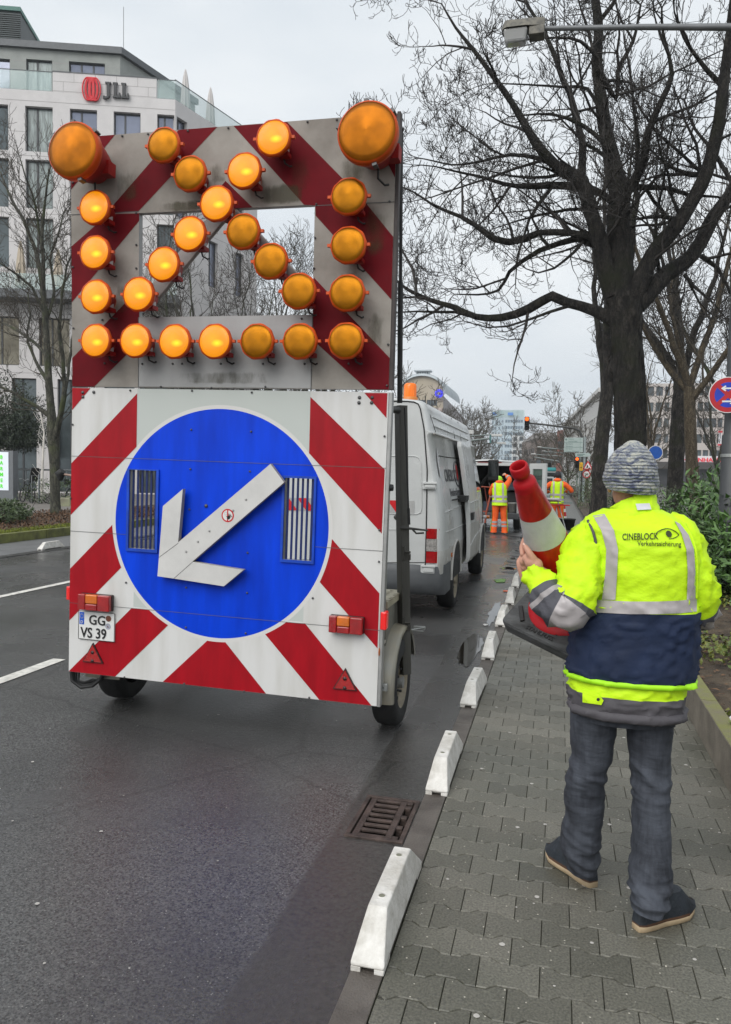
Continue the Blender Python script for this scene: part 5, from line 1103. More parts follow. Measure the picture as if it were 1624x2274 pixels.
def free_tree(name, label, base, h, r0, seed, S, nl=5, fork=.3, spread=.5, lean=(0, 0), mats=None, group='bare winter trees', flare=1.35, straight=.02):
    rng = random.Random(seed); t = thing(name, label, 'tree', base, group=group); base = V(base); top = base+V((lean[0], lean[1], h*fork)); tm = MB(); cm = MB()
    P, Rr = catmull([base-V((0, 0, .1)), base+V((lean[0]*.2, lean[1]*.2, h*fork*.12)), lerp(base, top, .5)+V((straight*h*nz3(base, .7), 0, 0)), top], [r0*flare, r0*1.02, r0*.92, r0*.82], .25)
    tm.tube(P, [r_*(1+.10*nz3(p, 2.2)) for p, r_ in zip(P, Rr)], 14); tm.build('trunk', mats[0], t)
    for i in range(nl):
        a = 2*pi*(i+.5*rng.random())/nl; sp = spread*rng.uniform(.6, 1.2) if i else spread*.15; d = V((cos(a)*sp, sin(a)*sp, 1)); L_ = h*(1-fork)*rng.uniform(.75, 1.05); st = lerp(base, top, rng.uniform(.82, 1) if i else 1.)
        pts = [st]; 
        for k in range(4): d = (d+rdir(rng)*.22+V((0, 0, .12))); pts.append(pts[-1]+d.normalized()*L_/4)
        limb(cm, pts, [r0*.55, r0*.42, r0*.3, r0*.17, r0*.05], S, rng, .4, 0, .12, 1., .08)
    cm.build('crown', [mats[0], mats[1]], t); return t
SF = dict(levels=3, dens=[1.3, 2.4, 3.4], len=[2.1, 1.0, .55], rad=[.035, .017, .011], rmin=.008, wob=[.22, .3, .35], up=[.12, .15, .2], ang=(32, 65), lift=.12, bark_r=.05, k=1.6)
# trees of the park strip on the right, behind the big one
p = atY(1327, 1100, 27); free_tree('bare_tree', 'dark bare tree just left of the big trunk, behind the direction sign', (p.x, 27, .1), 15, .265, 3, SF, 5, .33, .5, (.25, 0), (M_BARK, M_TWIG))
p = atY(1497, 1085, 30)
free_tree('bare_tree', 'straight black trunked tree right of the knitted hat, in front of the stone building', (p.x, 30, .0), 13, .30, 5, SF, 5, .42, .55, (.1, 0), (M_BARK, M_TWIG), flare=1.05)
p = atY(1556, 1090, 26); free_tree('plane_tree', 'leaning tree with blotchy brown bark, in front of the red letters', (p.x, 26, .0), 12, .205, 8, SF, 5, .38, .7, (-.45, 0), (M_BARKB, M_TWIGB), flare=1.1)
p = atY(1440, 1085, 45); free_tree('bare_tree', 'thin bare tree far behind the knitted hat', (p.x, 45, 0), 11, .16, 15, SF, 4, .25, .6, (0, 0), (M_BARKB, M_TWIGB))
p = atY(1660, 1085, 34); free_tree('bare_tree', 'bare tree with slender limbs at the right picture edge', (p.x, 34, 0), 13, .22, 16, SF, 5, .25, .6, (0, 0), (M_BARKG, M_TWIGB))
p = atY(1590, 1085, 52); free_tree('bare_tree', 'thin bare tree before the stone building, behind the lamp pole', (p.x, 52, 0), 12, .15, 17, SF, 5, .2, .7, (0, 0), (M_BARKG, M_TWIGB))
# ---- left street tree, traced limbs
def left_tree():
    rng = random.Random(21); YL = 22.1; S = dict(levels=3, dens=[2.2, 3.6, 4.6], len=[1.7, .85, .42], rad=[.022, .012, .0085], rmin=.0065, wob=[.2, .28, .33], up=[.12, .14, .2], ang=(30, 62), lift=.1, bark_r=.035, k=1.2)
    a = atY(124, 1147, YL); t = thing('bare_tree', 'mossy grey street tree left of the trailer, rising from brown leaf litter', 'tree', (a.x, YL, .1), group='bare winter trees'); tm = MB(); cm = MB()
    X = lambda pts, k: ([atY(q[0], q[1], YL+k*abs(q[0]-pts[0][0])*.016+k*.4*abs(q[1]-pts[0][1])*.016) for q in pts], [q[2]/2*21.5/1692 for q in pts])
    P, Rr = X([(125, 1160, 34), (123, 1120, 26), (121, 1040, 24), (118, 965, 30), (113, 905, 20), (108, 840, 18), (104, 760, 16), (99, 680, 14)], 0); P, Rr = catmull(P, Rr, .2); tm.tube(P, [r_*(1+.07*nz3(p_, 3)) for p_, r_ in zip(P, Rr)], 14); tm.build('trunk', M_BARKG, t)
    for pts, k in (([(99, 690, 13), (92, 620, 12), (80, 560, 11), (62, 510, 10), (45, 475, 9), (20, 430, 7), (5, 395, 5), (-15, 350, 3)], .4), ([(98, 680, 11), (96, 600, 10), (93, 520, 9), (97, 470, 7), (103, 420, 5), (112, 370, 3)], -.3), ([(93, 560, 7), (84, 490, 6), (70, 430, 5), (58, 390, 3.5), (40, 340, 2)], -.5),
                   ([(120, 985, 18), (132, 930, 15), (142, 880, 13), (140, 800, 10), (133, 730, 9), (138, 650, 7), (150, 590, 5), (172, 540, 3)], -.35), ([(142, 880, 9), (152, 830, 8), (160, 760, 7), (175, 700, 5), (195, 640, 3)], .5), ([(112, 925, 14), (85, 905, 10), (60, 890, 9), (30, 872, 7), (0, 858, 6), (-40, 845, 4)], -.2),
                   ([(107, 850, 11), (80, 800, 8), (62, 760, 7), (60, 735, 6), (68, 700, 5), (60, 650, 3)], .4), ([(104, 790, 9), (70, 755, 8), (40, 735, 7), (10, 720, 5), (-30, 700, 3)], .5), ([(100, 700, 8), (70, 640, 7), (40, 610, 6), (10, 590, 4), (-20, 570, 3)], -.4), ([(101, 720, 8), (120, 650, 7), (112, 580, 6), (130, 520, 4), (140, 470, 2.5)], .4)):
        P, Rr = X(pts, k); limb(cm, P, Rr, S, rng, .3, 0, .12, 1., .05)
    cm.build('crown', [M_BARKG, M_TWIGB], t)
left_tree()
# ---- avenue of bare trees seen through the opening of the board and down the street
SB = dict(levels=3, dens=[1.2, 2.1, 2.9], len=[2.4, 1.2, .7], rad=[.045, .019, .0115], rmin=.009, wob=[.24, .3, .36], up=[.12, .12, .18], ang=(32, 68), lift=.1, bark_r=.07, k=2.2)
protoA = free_tree('bare_tree', 'bare avenue tree', (0, 0, 0), 14, .22, 31, SB, 6, .25, .62, (.2, 0), (M_BARKG, M_TWIGB)); protoB = free_tree('bare_tree', 'bare avenue tree', (0, 0, 0), 13, .20, 37, SB, 6, .22, .75, (-.2, .1), (M_BARKG, M_TWIGB))
SG = dict(SB, dens=[1.0, 1.8, 2.4], rad=[.06, .035, .026], rmin=.02)
protoC = free_tree('bare_tree', 'bare avenue tree', (0, 0, 0), 11, .2, 41, SG, 6, .22, .8, (0, 0), (M_BARKB, M_TWIGF))
used = set()
def plant(proto, px, Y, h, rz, label, group, base_h):
    o = proto if proto.name not in used else copy_tree(proto); used.add(proto.name); q = atY(px, 1060, Y); o.location = (q.x, Y, 0); o.rotation_euler = (0, 0, rz); k = h/base_h; o.scale = (k, k, k); o['label'] = label; o['group'] = group
G1 = 'bare avenue trees seen through the board opening'
for a in ((protoA, 400, 36, 15.5, .3, 'bare tree behind the left lamps of the board opening'), (protoB, 505, 44, 16, 1.7, 'bare tree in the middle of the board opening, under the top lamp'), (protoA, 612, 42, 15, 2.6, 'bare tree behind the right diagonal of unlit lamps'), (protoB, 670, 52, 19, 4., 'bare tree at the right side of the board opening'), (protoA, 585, 60, 22, .9, 'tall far bare tree in front of the sky in the board opening'), (protoB, 440, 48, 15, 3.1, 'bare tree low behind the middle lit lamps of the board opening')):
    plant(*a[:5], a[5], G1, 14 if a[0] is protoA else 13)
G2 = 'bare trees lining the far street'
for i, (px, Y, h, l) in enumerate(((918, 110, 6.0, 'bare tree before the barrel roofed building'), (1004, 90, 10.0, 'bare tree above the open sliding door of the van'), (1030, 78, 8.5, 'bare tree above the cab of the nearer van'), (1060, 105, 10.8, 'brownish bare tree left of the glass tower'), (1082, 125, 6.5, 'bare tree below the glass tower'), (1022, 130, 13, 'far tall bare tree behind the nearer van'), (1172, 150, 11, 'bare tree in front of the brown building, left part'), (1212, 140, 12, 'bare tree in front of the brown building, right part'), (1262, 72, 6.5, 'small bare tree beside the direction sign'), (1304, 60, 8, 'bare tree right of the direction sign'), (1232, 175, 11, 'bare tree at the corner of the banded building'), (1138, 190, 7.5, 'bare tree in front of the slim white block'), (1420, 66, 9.5, 'bare park tree beside the big trunk'), (860, 70, 12, 'bare tree behind the mast of the trailer'))):
    plant(protoC, px, Y, h, i*1.3, l, G2, 11)
# ---- leaves
def leaf_mat(name, a, b_, rough=.4, spec=.5):
    mt, t, b = nodes_of(name); ge = N(t, 'NewGeometry'); r = N(t, 'ValToRGB'); r.color_ramp.elements[0].color = (*a, 1); r.color_ramp.elements[1].color = (*b_, 1); t.links.new(ge.outputs['Random Per Island'], r.inputs[0]); t.links.new(r.outputs[0], b.inputs['Base Color']); b.inputs['Roughness'].default_value = rough; b.inputs['Specular IOR Level'].default_value = spec; return mt
M_LAUR = leaf_mat('laurel_leaf', (.036, .080, .020), (.13, .23, .07), .27); M_HEDGE = leaf_mat('hedge_leaf', (.022, .042, .012), (.075, .115, .034), .45); M_IVY = leaf_mat('ground_ivy', (.055, .095, .018), (.20, .20, .035), .5); M_YEW = leaf_mat('yew_needle', (.012, .020, .010), (.035, .052, .024), .6); M_DEAD = leaf_mat('dead_leaf', (.07, .042, .028), (.17, .10, .06), .8, .2); M_MOSSG = leaf_mat('moss_tuft', (.075, .10, .012), (.21, .235, .03), .8, .2); M_STEM = mat('inner_twigs', (.014, .014, .010), .95)  # the last one: near-black twig colour for the inner stems
def leaf(mb, p, d, nrm, L_, w_, fold=.25, mi=0):
    d = d.normalized(); s = d.cross(nrm)
    if s.length < 1e-3: return
    s.normalize(); n = s.cross(d); a, b, c = p, p+d*L_*.5, p+d*L_-n*L_*.10
    k = len(mb.v); mb.v += [a, b+s*w_*.5+n*w_*fold*.5, c, b-s*w_*.5+n*w_*fold*.5, b]; mb.f += [(k, k+1, k+4), (k+1, k+2, k+4), (k, k+4, k+3), (k+4, k+2, k+3)]; mb.m += [mi]*4; mb.s += [False]*4
def foliage(n, sampler, L_, w_, rng, mb=None, droop=.0, outw=.6):
    mb = mb or MB()
    for _ in range(n):
        p, out = sampler(rng); d = (rdir(rng)+out*outw+V((0, 0, -droop))); nr = (rdir(rng)*.7+V((0, 0, 1))+out*.5); leaf(mb, p, d, nr, L_*rng.uniform(.6, 1.25), w_*rng.uniform(.7, 1.2))
    return mb
def mound(cx, cy, z0, rx, ry, rz, lump=.25, seed=0, sh=.55):
    def f(rng):
        while True:
            v = rdir(rng)
            if v.z > -.35: break
        k = 1+lump*nz3(v, 2.2, seed)+lump*.6*nz3(v, 5., seed); d = sh+(1-sh)*rng.random()**.5
        return V((cx+v.x*rx*k*d, cy+v.y*ry*k*d, z0+max(0, (v.z+.35)/1.35)*rz*k*d)), v
    return f
def hedgebox(x0, x1, y0, y1, z0, z1, lump=.12, seed=0):
    def f(rng):
        c = rng.random()
        if c < .42: p = V((rng.uniform(x0, x1), rng.uniform(y0, y1), z1)); o = V((0, 0, 1))
        elif c < .72: p = V((x0, rng.uniform(y0, y1), rng.uniform(z0, z1))); o = V((-1, 0, 0))
        else: p = V((rng.uniform(x0, x1), y0, rng.uniform(z0, z1))); o = V((0, -1, 0))
        k = nz3(p, 1.6, seed)*lump*2.2+nz3(p, 4, seed)*lump; return p+o*k-o*rng.random()**2*.25, o
    return f
rng = random.Random(5)
def bush(name, label, cat, spec, m_, base, core, group=None):
    t = thing(name, label, cat, base, group=group); mb = MB()
    for n, smp, L_, w_ in spec: foliage(n, smp, L_, w_, rng, mb)
    mb.build('leaves', m_, t)
    mb = MB()
    for c in core:
        for k in range(26):
            a = V((c[0]+rng.uniform(-.4, .4)*c[3], c[1]+rng.uniform(-.4, .4)*c[4], c[2])); b = a+V((rng.uniform(-.5, .5)*c[3], rng.uniform(-.5, .5)*c[4], c[5]*rng.uniform(.5, .95))); mb.tube([a, lerp(a, b, .5)+rdir(rng)*.08, b], [.014, .010, .005], 4, cap=False)
    mb.build('stems', M_STEM, t); return t
bush('laurel_shrub', 'dense dark green cherry laurel right of the man, with long glossy leaves', 'shrub', [(4600, mound(3.05, 10.9, .3, 1.45, 1.5, 1.62, .2, 1), .165, .058), (2600, mound(4.4, 10.6, .3, 1.5, 1.5, 1.75, .2, 2), .17, .06), (1500, mound(2.9, 10.8, .3, 1.2, 1.2, 1.2, .2, 4, .1), .13, .05), (2200, mound(2.35, 12.7, .25, .95, 1.3, 1.5, .2, 3), .145, .052), (1100, mound(2.25, 9.75, .25, .6, .6, .95, .2, 31), .15, .055)], M_LAUR, (3.2, 11.5, .2), [(3.1, 11.6, .2, 2.4, 2.6, 1.2), (4.3, 10.9, .2, 2, 2, 1.3)])
bush('clipped_hedge', 'low clipped dark hedge behind the man, running back along the planting bed', 'hedge', [(5200, hedgebox(1.75, 4.6, 13.9, 24, .2, 1.36, .10, 5), .055, .030)], M_HEDGE, (3, 14, .2), [(2.6, 15, .2, 1.5, 2, .8), (2.8, 18, .2, 1.5, 3, .8)])
bush('evergreen_shrub', 'loose dark evergreen shrub left of the knitted hat, beside the pavement', 'shrub', [(2200, mound(1.75, 19.5, .15, .75, 2.6, 1.0, .3, 6), .06, .034), (900, mound(1.45, 16.6, .15, .42, 1.4, .55, .3, 7), .05, .03)], M_HEDGE, (1.6, 19, .1), [(1.75, 19.5, .15, 1, 3, .6)])
bush('evergreen_shrub', 'round green shrub further down the pavement, below the direction sign', 'shrub', [(1500, mound(1.9, 40, .1, 1.0, 4, 1.9, .25, 8), .11, .06)], M_HEDGE, (1.9, 40, 0), [(1.9, 40, .1, 1, 4, 1)])
bush('evergreen_shrub', 'clipped mound of shrubs at the far bend of the pavement', 'shrub', [(900, mound(1.3, 62, .1, 1.6, 6, 2.2, .25, 9), .16, .09)], M_HEDGE, (1.3, 62, 0), [(1.3, 62, .1, 1, 4, 1)])
# low ivy and moss over the soil
mb = MB()
for _ in range(10500):
    x = 1.03+abs(rng.gauss(0, 1.1)); y = rng.uniform(1.3, 11.5)
    if x > 4 or nz3((x, y, 0), .9, 4) < -.25+.3*rng.random(): continue
    z = .18+.05*nz3((x, y, 0), 1.3)+min(.25, .06*(x-1.02)); leaf(mb, V((x, y, z+rng.uniform(.0, .07))), rdir(rng)+V((0, 0, .2)), V((0, 0, 1))+rdir(rng)*.5, rng.uniform(.03, .065), rng.uniform(.022, .045))
tag(mb.build('ground_ivy', M_IVY), 'yellow green ivy and weeds creeping over the planting bed soil', 'ground cover', kind='stuff')
mb = MB()
for _ in range(2600):
    x = 1.03+rng.random()**1.3*2.4; y = rng.uniform(1.3, 11); z = .175+.05*nz3((x, y, 0), 1.3)+min(.25, .06*(x-1.02)); leaf(mb, V((x, y, z+.01)), V((rng.uniform(-1, 1), rng.uniform(-1, 1), .1)), V((0, 0, 1))+rdir(rng)*.4, rng.uniform(.02, .07), rng.uniform(.006, .03))
tag(mb.build('leaf_litter', M_DEAD), 'brown dead leaves and twigs scattered on the planting bed', 'leaf litter', kind='stuff')
# a white scrap in the bed
g = G(1612, 1588, .25); mb = MB(); n = 10; mb.grid([[(g.x+.02*j+.03*(i % 2)*rng.random()+i*.0, g.y+.022*i-.03+.01*rng.random(), .205+.03*sin(i*1.1)*sin(j*.8)+.02*rng.random()) for j in range(9)] for i in range(5)]); tag(mb.build('paper_scrap', mat('paper_white', (.6, .58, .55), .8)), 'crumpled white scrap lying in the planting bed beside the mossy kerb', 'litter')
# ---- left side of the road
M_ASPL = mat('left_path', (.13, .13, .13), .55, var=.2, vs=1.6, bump=.4, bs=80, rvar=.12)
sheet('left_pavement', [(-11.56, -6), (-9.9, -6), (-9.9, 120), (-11.56, 120)], M_ASPL, .0)
M_GUT = mat('gutter_dark', (.035, .034, .033), .4, var=.3, vs=4)
sheet('gutter', [(-9.98, -6), (-9.72, -6), (-9.72, 120), (-9.98, 120)], M_GUT, .0042)
M_KM = mat('mossy_kerb', (.085, .085, .035), .85, var=.3, vs=4, col2=(.17, .18, .05), bump=.4, bs=50)
t = thing('bed_edging', 'mossy green kerb edging in front of the hedge across the road', 'edging wall', (-11.65, 15, 0))
for i in range(14):
    mb = MB(); mb.bx(-11.72, -11.565, 4+i*1.9, 5.885+i*1.9, -.1, .20); mb.build('edging_stone', M_KM, t, bevel=.01)
sheet('left_bed', [(-16.9, -6), (-11.7, -6), (-11.7, 80), (-16.9, 80)], M_SOIL, .13)
sheet('left_path', [(-34, -6), (-16.9, -6), (-16.9, 90), (-34, 90)], mat('path_paving', (.17, .155, .14), .7, var=.15, vs=1.2), .02)
def scatter(n, x0, x1, y0, y1, z, L_, m_, nm, lab, cat, up=.3):
    mb = MB()
    for _ in range(n): leaf(mb, V((rng.uniform(x0, x1), rng.uniform(y0, y1), z+rng.random()*.06)), rdir(rng)+V((0, 0, up)), V((0, 0, 1))+rdir(rng)*.6, L_*rng.uniform(.6, 1.4), L_*.6)
    tag(mb.build(nm, m_), lab, cat, kind='stuff')
scatter(9000, -12.6, -11.72, 12.5, 19.5, .13, .032, M_MOSSG, 'moss', 'bright yellow green moss strip behind the far kerb', 'moss', .8)
scatter(8000, -17., -12.6, 13, 27, .12, .075, M_DEAD, 'dead_leaves', 'reddish brown dead leaves under the street tree', 'leaf litter', .5)
bush('clipped_hedge', 'rounded low hedge left of the street tree, across the road', 'hedge', [(7000, mound(-15.3, 17.0, .22, 1.45, 2.0, .62, .14, 12, .6), .085, .05)], M_HEDGE, (-15.2, 17.3, .1), [(-15.0, 16.8, .13, 2.0, 2.6, .7)])
bush('yew_tree', 'dark evergreen tree at the left edge, above the sign with green letters', 'tree', [(13000, mound(-29.0, 33, 2.5, 3.7, 2.6, 4.1, .3, 13, .2), .26, .06), (5600, mound(-26.4, 32.6, 2.7, 1.7, 1.6, 2.2, .4, 14, .15), .22, .05)], M_YEW, (-29.5, 33.5, 0), [(-29.5, 33.4, .0, .8, .8, 4.)])
bush('evergreen_shrub', 'small shrubs behind the street tree, beside the trailer edge', 'shrub', [(1300, mound(-21.9, 30, .1, 1.9, .9, 1.15, .3, 15), .10, .06)], M_HEDGE, (-21.9, 30, 0), [(-21.9, 30, .0, 2, 1, .7)])
# border stones
M_BST = mat('lichen_stone', (.22, .20, .15), .9, var=.3, vs=3, col2=(.26, .27, .17), bump=.5, bs=20)
for px, py, w_, l in ((144, 1122, .75, 'lichen covered border stone left of the street tree'), (191, 1117, 1.9, 'long lichen covered border stone right of the street tree')):
    g = G(px, py+3); mb = MB(); mb.bx(g.x-w_/2, g.x+w_/2, g.y-.15, g.y+.3, -.05, .38); tag(mb.build('border_stone', M_BST, None, origin=g, bevel=.06), l, 'stone', 'lichen covered border stones')
# birch sapling
g = G(95, 1118); bt = thing('birch_sapling', 'slender white birch sapling between the bicycles and the street tree', 'tree', (g.x, g.y, 0)); mb = MB(); pts = [atY(x, y, g.y) for x, y in ((93, 1110), (94, 1060), (96, 1000), (98, 960), (92, 930), (88, 900))]
M_BIR = mat('birch_bark', (.58, .55, .50), .7, var=.2, vs=4); mb.tube(pts, [.06, .055, .048, .038, .025, .015], 8); mb.build('trunk', M_BIR, bt); mb = MB()
for k in range(22):
    i = rng.randrange(1, 5); p_ = lerp(pts[i], pts[i-1], rng.random()); s_ = 1 if rng.random() < .5 else -1; mb.tube([p_, p_+V((s_*.16, rng.uniform(-.2, .2), .2)), p_+V((s_*.34, rng.uniform(-.3, .3), .5))], [.012, .009, .006], 4, cap=False)
mb.build('crown', M_BIR, bt)
# illuminated pylon sign with vertical green letters
Yp = 30.5; x1, x0 = atY(29, 1050, Yp), atY(-26, 1050, Yp); ztop = atY(15, 1001, Yp).z; sg = thing('pylon_sign', 'grey pylon sign with vertical green letters on a white lit panel', 'sign', (x1.x-.5, Yp, 0))
mb = MB(); mb.bx(x0.x, x1.x, Yp, Yp+.35, -.1, ztop); mb.build('pylon_body', mat('pylon_grey', (.16, .17, .18), .5, .2, var=.08), sg, bevel=.01)
zl0, zl1 = atY(15, 1089, Yp).z, atY(15, 1004, Yp).z; xl1 = atY(19.5, 1040, Yp).x; mb = MB(); mb.bx(x0.x+.06, xl1, Yp-.03, Yp-.002, zl0, zl1); mb.build('lit_panel', mat('panel_lit', (.75, .80, .86), .4, var=.02, emit=(.86, .94, 1), es=.12), sg, bevel=.005)
mb = MB(); xl = atY(4.5, 1040, Yp).x
for i, ch in enumerate('BARMER'): z_ = atY(4, 1018.5+i*12.9, Yp).z; add_text(mb, ch, (xl, Yp-.033, z_), (1, 0, 0), (0, 0, 1), .235, 0, .02, 'CENTER', 1.0, 1., .006)
mb.build('green_letters', mat('letters_green', (.10, .55, .04), .4, emit=(.1, .8, .05), es=.3), sg)
# railing with bicycles
M_RAIL = mat('railing_steel', (.16, .17, .175), .5, .5)
Yq = 33.5; ra, rb_ = atY(28, 1042, Yq), atY(180, 1042, Yq); t = thing('steel_railing', 'grey steel railing behind the parked bicycles', 'railing', ((ra.x+rb_.x)/2, Yq, 0)); mb = MB(); mb.tube([V((ra.x, Yq, ra.z)), V((rb_.x+3, Yq, ra.z))], .05, 6); mb.build('handrail', M_RAIL, t)
for i in range(6): x = lerp(ra.x, rb_.x, i/5); mb = MB(); mb.bx(x-.025, x+.025, Yq-.02, Yq+.02, 0, ra.z-.05); mb.build('post', M_RAIL, t)
gA, gB = atY(71, 1090, 29.6), atY(86, 1090, 29.6)
t = thing('bicycle_stand', 'grey tubular bicycle stand in front of the parked bicycles', 'bicycle stand', ((gA.x+gB.x)/2, 29.6, 0)); zt2 = atY(78, 1056, 29.6).z; mb = MB(); mb.tube([(gA.x, 29.6, 0), (gA.x, 29.6, zt2), (gB.x, 29.6, zt2), (gB.x, 29.6, 0)], .03, 6); mb.tube([(gA.x, 29.6, zt2*.55), (gB.x, 29.6, zt2*.55)], .02, 6); mb.build('tube_frame', M_RAIL, t)
M_BIKE = mat('bike_black', (.012, .012, .014), .35, .2); M_BIKEW = mat('bike_silver', (.5, .52, .52), .3, .7)
def bicycle(loc, rz, label, seat=False, basket=False, lean=.06):
    t = thing('bicycle', label, 'bicycle', loc, group='bicycles parked by the railing', rot=(lean, 0, rz)); b = lambda mb, n, m_: mb.build(n, m_, t, world=False)
    for x in (-.52, .52):
        mb = MB(); n = 28; mb.tube([(x+.33*cos(2*pi*k/n), 0, .34+.33*sin(2*pi*k/n)) for k in range(n+1)], .030, 6, cap=False)
        for k in range(10): mb.tube([(x, 0, .34), (x+.32*cos(2*pi*k/10), 0, .34+.32*sin(2*pi*k/10))], .003, 3, 1)
        b(mb, 'bicycle_wheel', [M_BIKE, M_BIKEW])
    mb = MB()
    for p_, q in (((-.52, 0, .34), (-.06, 0, .30)), ((-.52, 0, .34), (-.16, 0, .80)), ((-.06, 0, .30), (-.19, 0, .92)), ((-.06, 0, .30), (.36, 0, .74)), ((-.16, 0, .80), (.36, 0, .86)), ((.52, 0, .34), (.34, 0, .98))): mb.tube([p_, q], .030, 6)
    b(mb, 'bicycle_frame', M_BIKE); mb = MB(); mb.tube([(.28, -.3, 1.08), (.36, -.12, 1.10), (.34, 0, 1.02), (.36, .12, 1.10), (.28, .3, 1.08)], .014, 6); b(mb, 'handlebar', M_BIKEW)
    mb = MB(); mb.box((-.22, 0, .97), (.26, .14, .06), 0, None, (.8, .8)); b(mb, 'saddle', M_BIKE)
    mb = MB(); mb.tube([(-.06, .1, .30), (-.06, -.1, .30)], .05, 10); mb.box((-.06, .12, .18), (.09, .05, .02)); mb.box((-.06, -.12, .42), (.09, .05, .02)); b(mb, 'pedal_crank', M_BIKE)
    if seat: mb = MB(); mb.box((-.50, 0, 1.05), (.28, .34, .08)); mb.box((-.66, 0, 1.34), (.08, .36, .58), 0, Matrix.Rotation(R(-12), 3, 'Y')); b(mb, 'child_seat', M_BIKE)
    if basket: mb = MB(); mb.box((.62, 0, .98), (.3, .36, .26), 0, None, (1.1, 1.1)); b(mb, 'front_basket', M_BIKE)
g = G(58, 1117); bicycle((g.x-.2, g.y+.3, 0), R(150), 'black bicycle with a child seat beside the pylon sign', seat=True); bicycle((g.x+2.3, g.y+.6, 0), R(165), 'black bicycle with a front basket behind the street tree', basket=True)
# ================================================================== vans
M_VAN = mat('van_white', (.54, .55, .54), .32, var=.07, vs=2.5, coat=.25, rvar=.1)
M_VAND = mat('van_white_dirty', (.40, .38, .34), .5, var=.25, vs=2.2, col2=(.56, .56, .54), coat=.1)
M_SEAMV = mat('panel_gap', (.012, .012, .012), .7); M_BUMP = mat('grey_bumper', (.085, .09, .095), .55, var=.15, bump=.15, bs=120); M_GLD = mat('dark_glass', (.012, .016, .016), .05, spec=.8); M_INT = mat('van_interior', (.020, .019, .018), .9, var=.4)
M_CLEAR = mat('lamp_clear', (.42, .40, .38), .12, .3, var=.35, vs=70); M_BEAC = mat('beacon_orange', (.85, .16, .01), .15, var=.3, vs=30, stretch=(3, 3, .2), emit=(1, .25, .02), es=.12); M_TXTG = mat('van_letters', (.045, .045, .05), .5)
VX, VY = -2.185, 8.35
PROF = [(.80, .40), (.93, .43), (.975, .55), (.978, .80), (.962, 1.08), (.935, 1.32), (.895, 1.62), (.815, 2.08), (.835, 2.10), (.83, 2.125), (.795, 2.135), (.765, 2.36), (.735, 2.43), (.66, 2.475), (.40, 2.505), (0, 2.515)]
def van_body():
    t = thing('panel_van', 'white high roofed panel van with an orange beacon and its sliding side door open', 'van', (VX, 11, 0))
    top = [(8, 3), (12.0, 3), (12.25, 2.46), (12.6, 2.25), (13.15, 1.45), (13.3, 1.33), (13.8, 1.12), (13.98, .8)]; wid = [(8.35, .935), (8.37, .965), (8.42, .988), (8.55, 1), (12.6, 1), (13.2, .97), (13.7, .88), (13.98, .72)]
    ys = [8.35, 8.36, 8.38, 8.42, 8.48, 8.55, 9, 9.5, 10, 10.5, 11, 11.5, 12.0, 12.25, 12.6, 12.9, 13.15, 13.3, 13.55, 13.8, 13.92, 13.98]
    def ring(y):
        k = interp(wid, y); h = interp(top, y); zt = 2.515 if y < 12.1 else None; out = []
        for x, z in PROF:
            zz = z if h > 2.5 else min(z, h-.0005*(2.515-z))
            rr = 1.0 if y > 8.55 else 1
            if zz > 2.36 and y < 8.55: zz -= (1-k)*.9*(zz-2.3)/.2*.5
            out.append((x*k, zz))
        return out
    P = []
    for y in ys: q = ring(y); P.append([V((VX-x, y, z)) for x, z in q]+[V((VX+x, y, z)) for x, z in reversed(q[:-1])])
    mb = MB(); mb.grid(P, 0, True, False, lambda i, j: 1 if (j < 3 or j > len(P[0])-5) else 0)
    n = len(P[0]); mb.add(P[0], [tuple(range(n))], 0); mb.add(P[-1], [tuple(reversed(range(n)))], 0); mb.add([P[i][0] for i in range(len(P))]+[P[i][-1] for i in range(len(P))], [tuple(range(len(P)))+tuple(reversed(range(len(P), 2*len(P))))], 2)
    body = mb.build('body', [M_VAN, M_VAND, M_SEAMV], t)
    return t, body
van, vbody = van_body()
def half(z):
    for (x0, z0), (x1, z1) in zip(PROF, PROF[1:]):
        if z0 <= z <= z1: return lerp(x0, x1, (z-z0)/max(1e-6, z1-z0))
    return .6
RY = VY-.004
rp = lambda x, y, l=0.: atY(x, y, RY-l)
def rline(pts, r=.006, nm='door_gap', m_=None): mb = MB(); mb.tube([rp(*p) for p in pts], r, 5); return mb.build(nm, m_ or M_SEAMV, van)
rline([(800, 890), (905, 891), (920, 892.6), (929, 897), (934, 908), (942, 952), (949, 1043), (948, 1110), (947, 1175), (945, 1250), (943, 1276), (936, 1290), (918, 1296), (800, 1296)], .007)
rline([(800, 1250), (943, 1249)], .004)
cx0 = rp(770, 1100).x; mb = MB(); mb.tube([(VX, RY, .62), (VX, RY, 2.42)], .007, 5); mb.build('door_gap', M_SEAMV, van)
# recessed panels as raised ribs
rline([(810, 1012), (922, 1013), (931, 1017), (936, 1030), (937, 1128), (934, 1139), (925, 1142), (810, 1140)], .005, 'panel_rib', M_VAN)
rline([(810, 1175), (900, 1176)], .004, 'panel_rib', M_VAN)
mb = MB(); z0, z1 = rp(910, 1141).z, rp(910, 1112).z; xr, xl = rp(920, 1120).x, VX-.86; n = 7
mb.add([(xl, RY-.003, z0), (xr, RY-.003, z0), (xr, RY-.003, z1), (xl, RY-.003, z1)], [(0, 1, 2, 3)], 0)
for i in range(n):
    w_ = (xr-xl)/n; s_ = -1 if i < 3.5 else 1; a = xl+w_*i; q = [(a+.02, z0), (a+.02+w_*.5, z0), (a+w_*.5+.02-.12*s_*-1*0-.11, z1), (a-.09, z1)]
    q = [(min(max(x, xl), xr), z) for x, z in q]; mb.add([(x, RY-.0045, z) for x, z in q], [(0, 1, 2, 3)], 1)
mb.build('warning_stripe', [mat('stripe_grey', (.38, .38, .37), .5), M_STR], van)
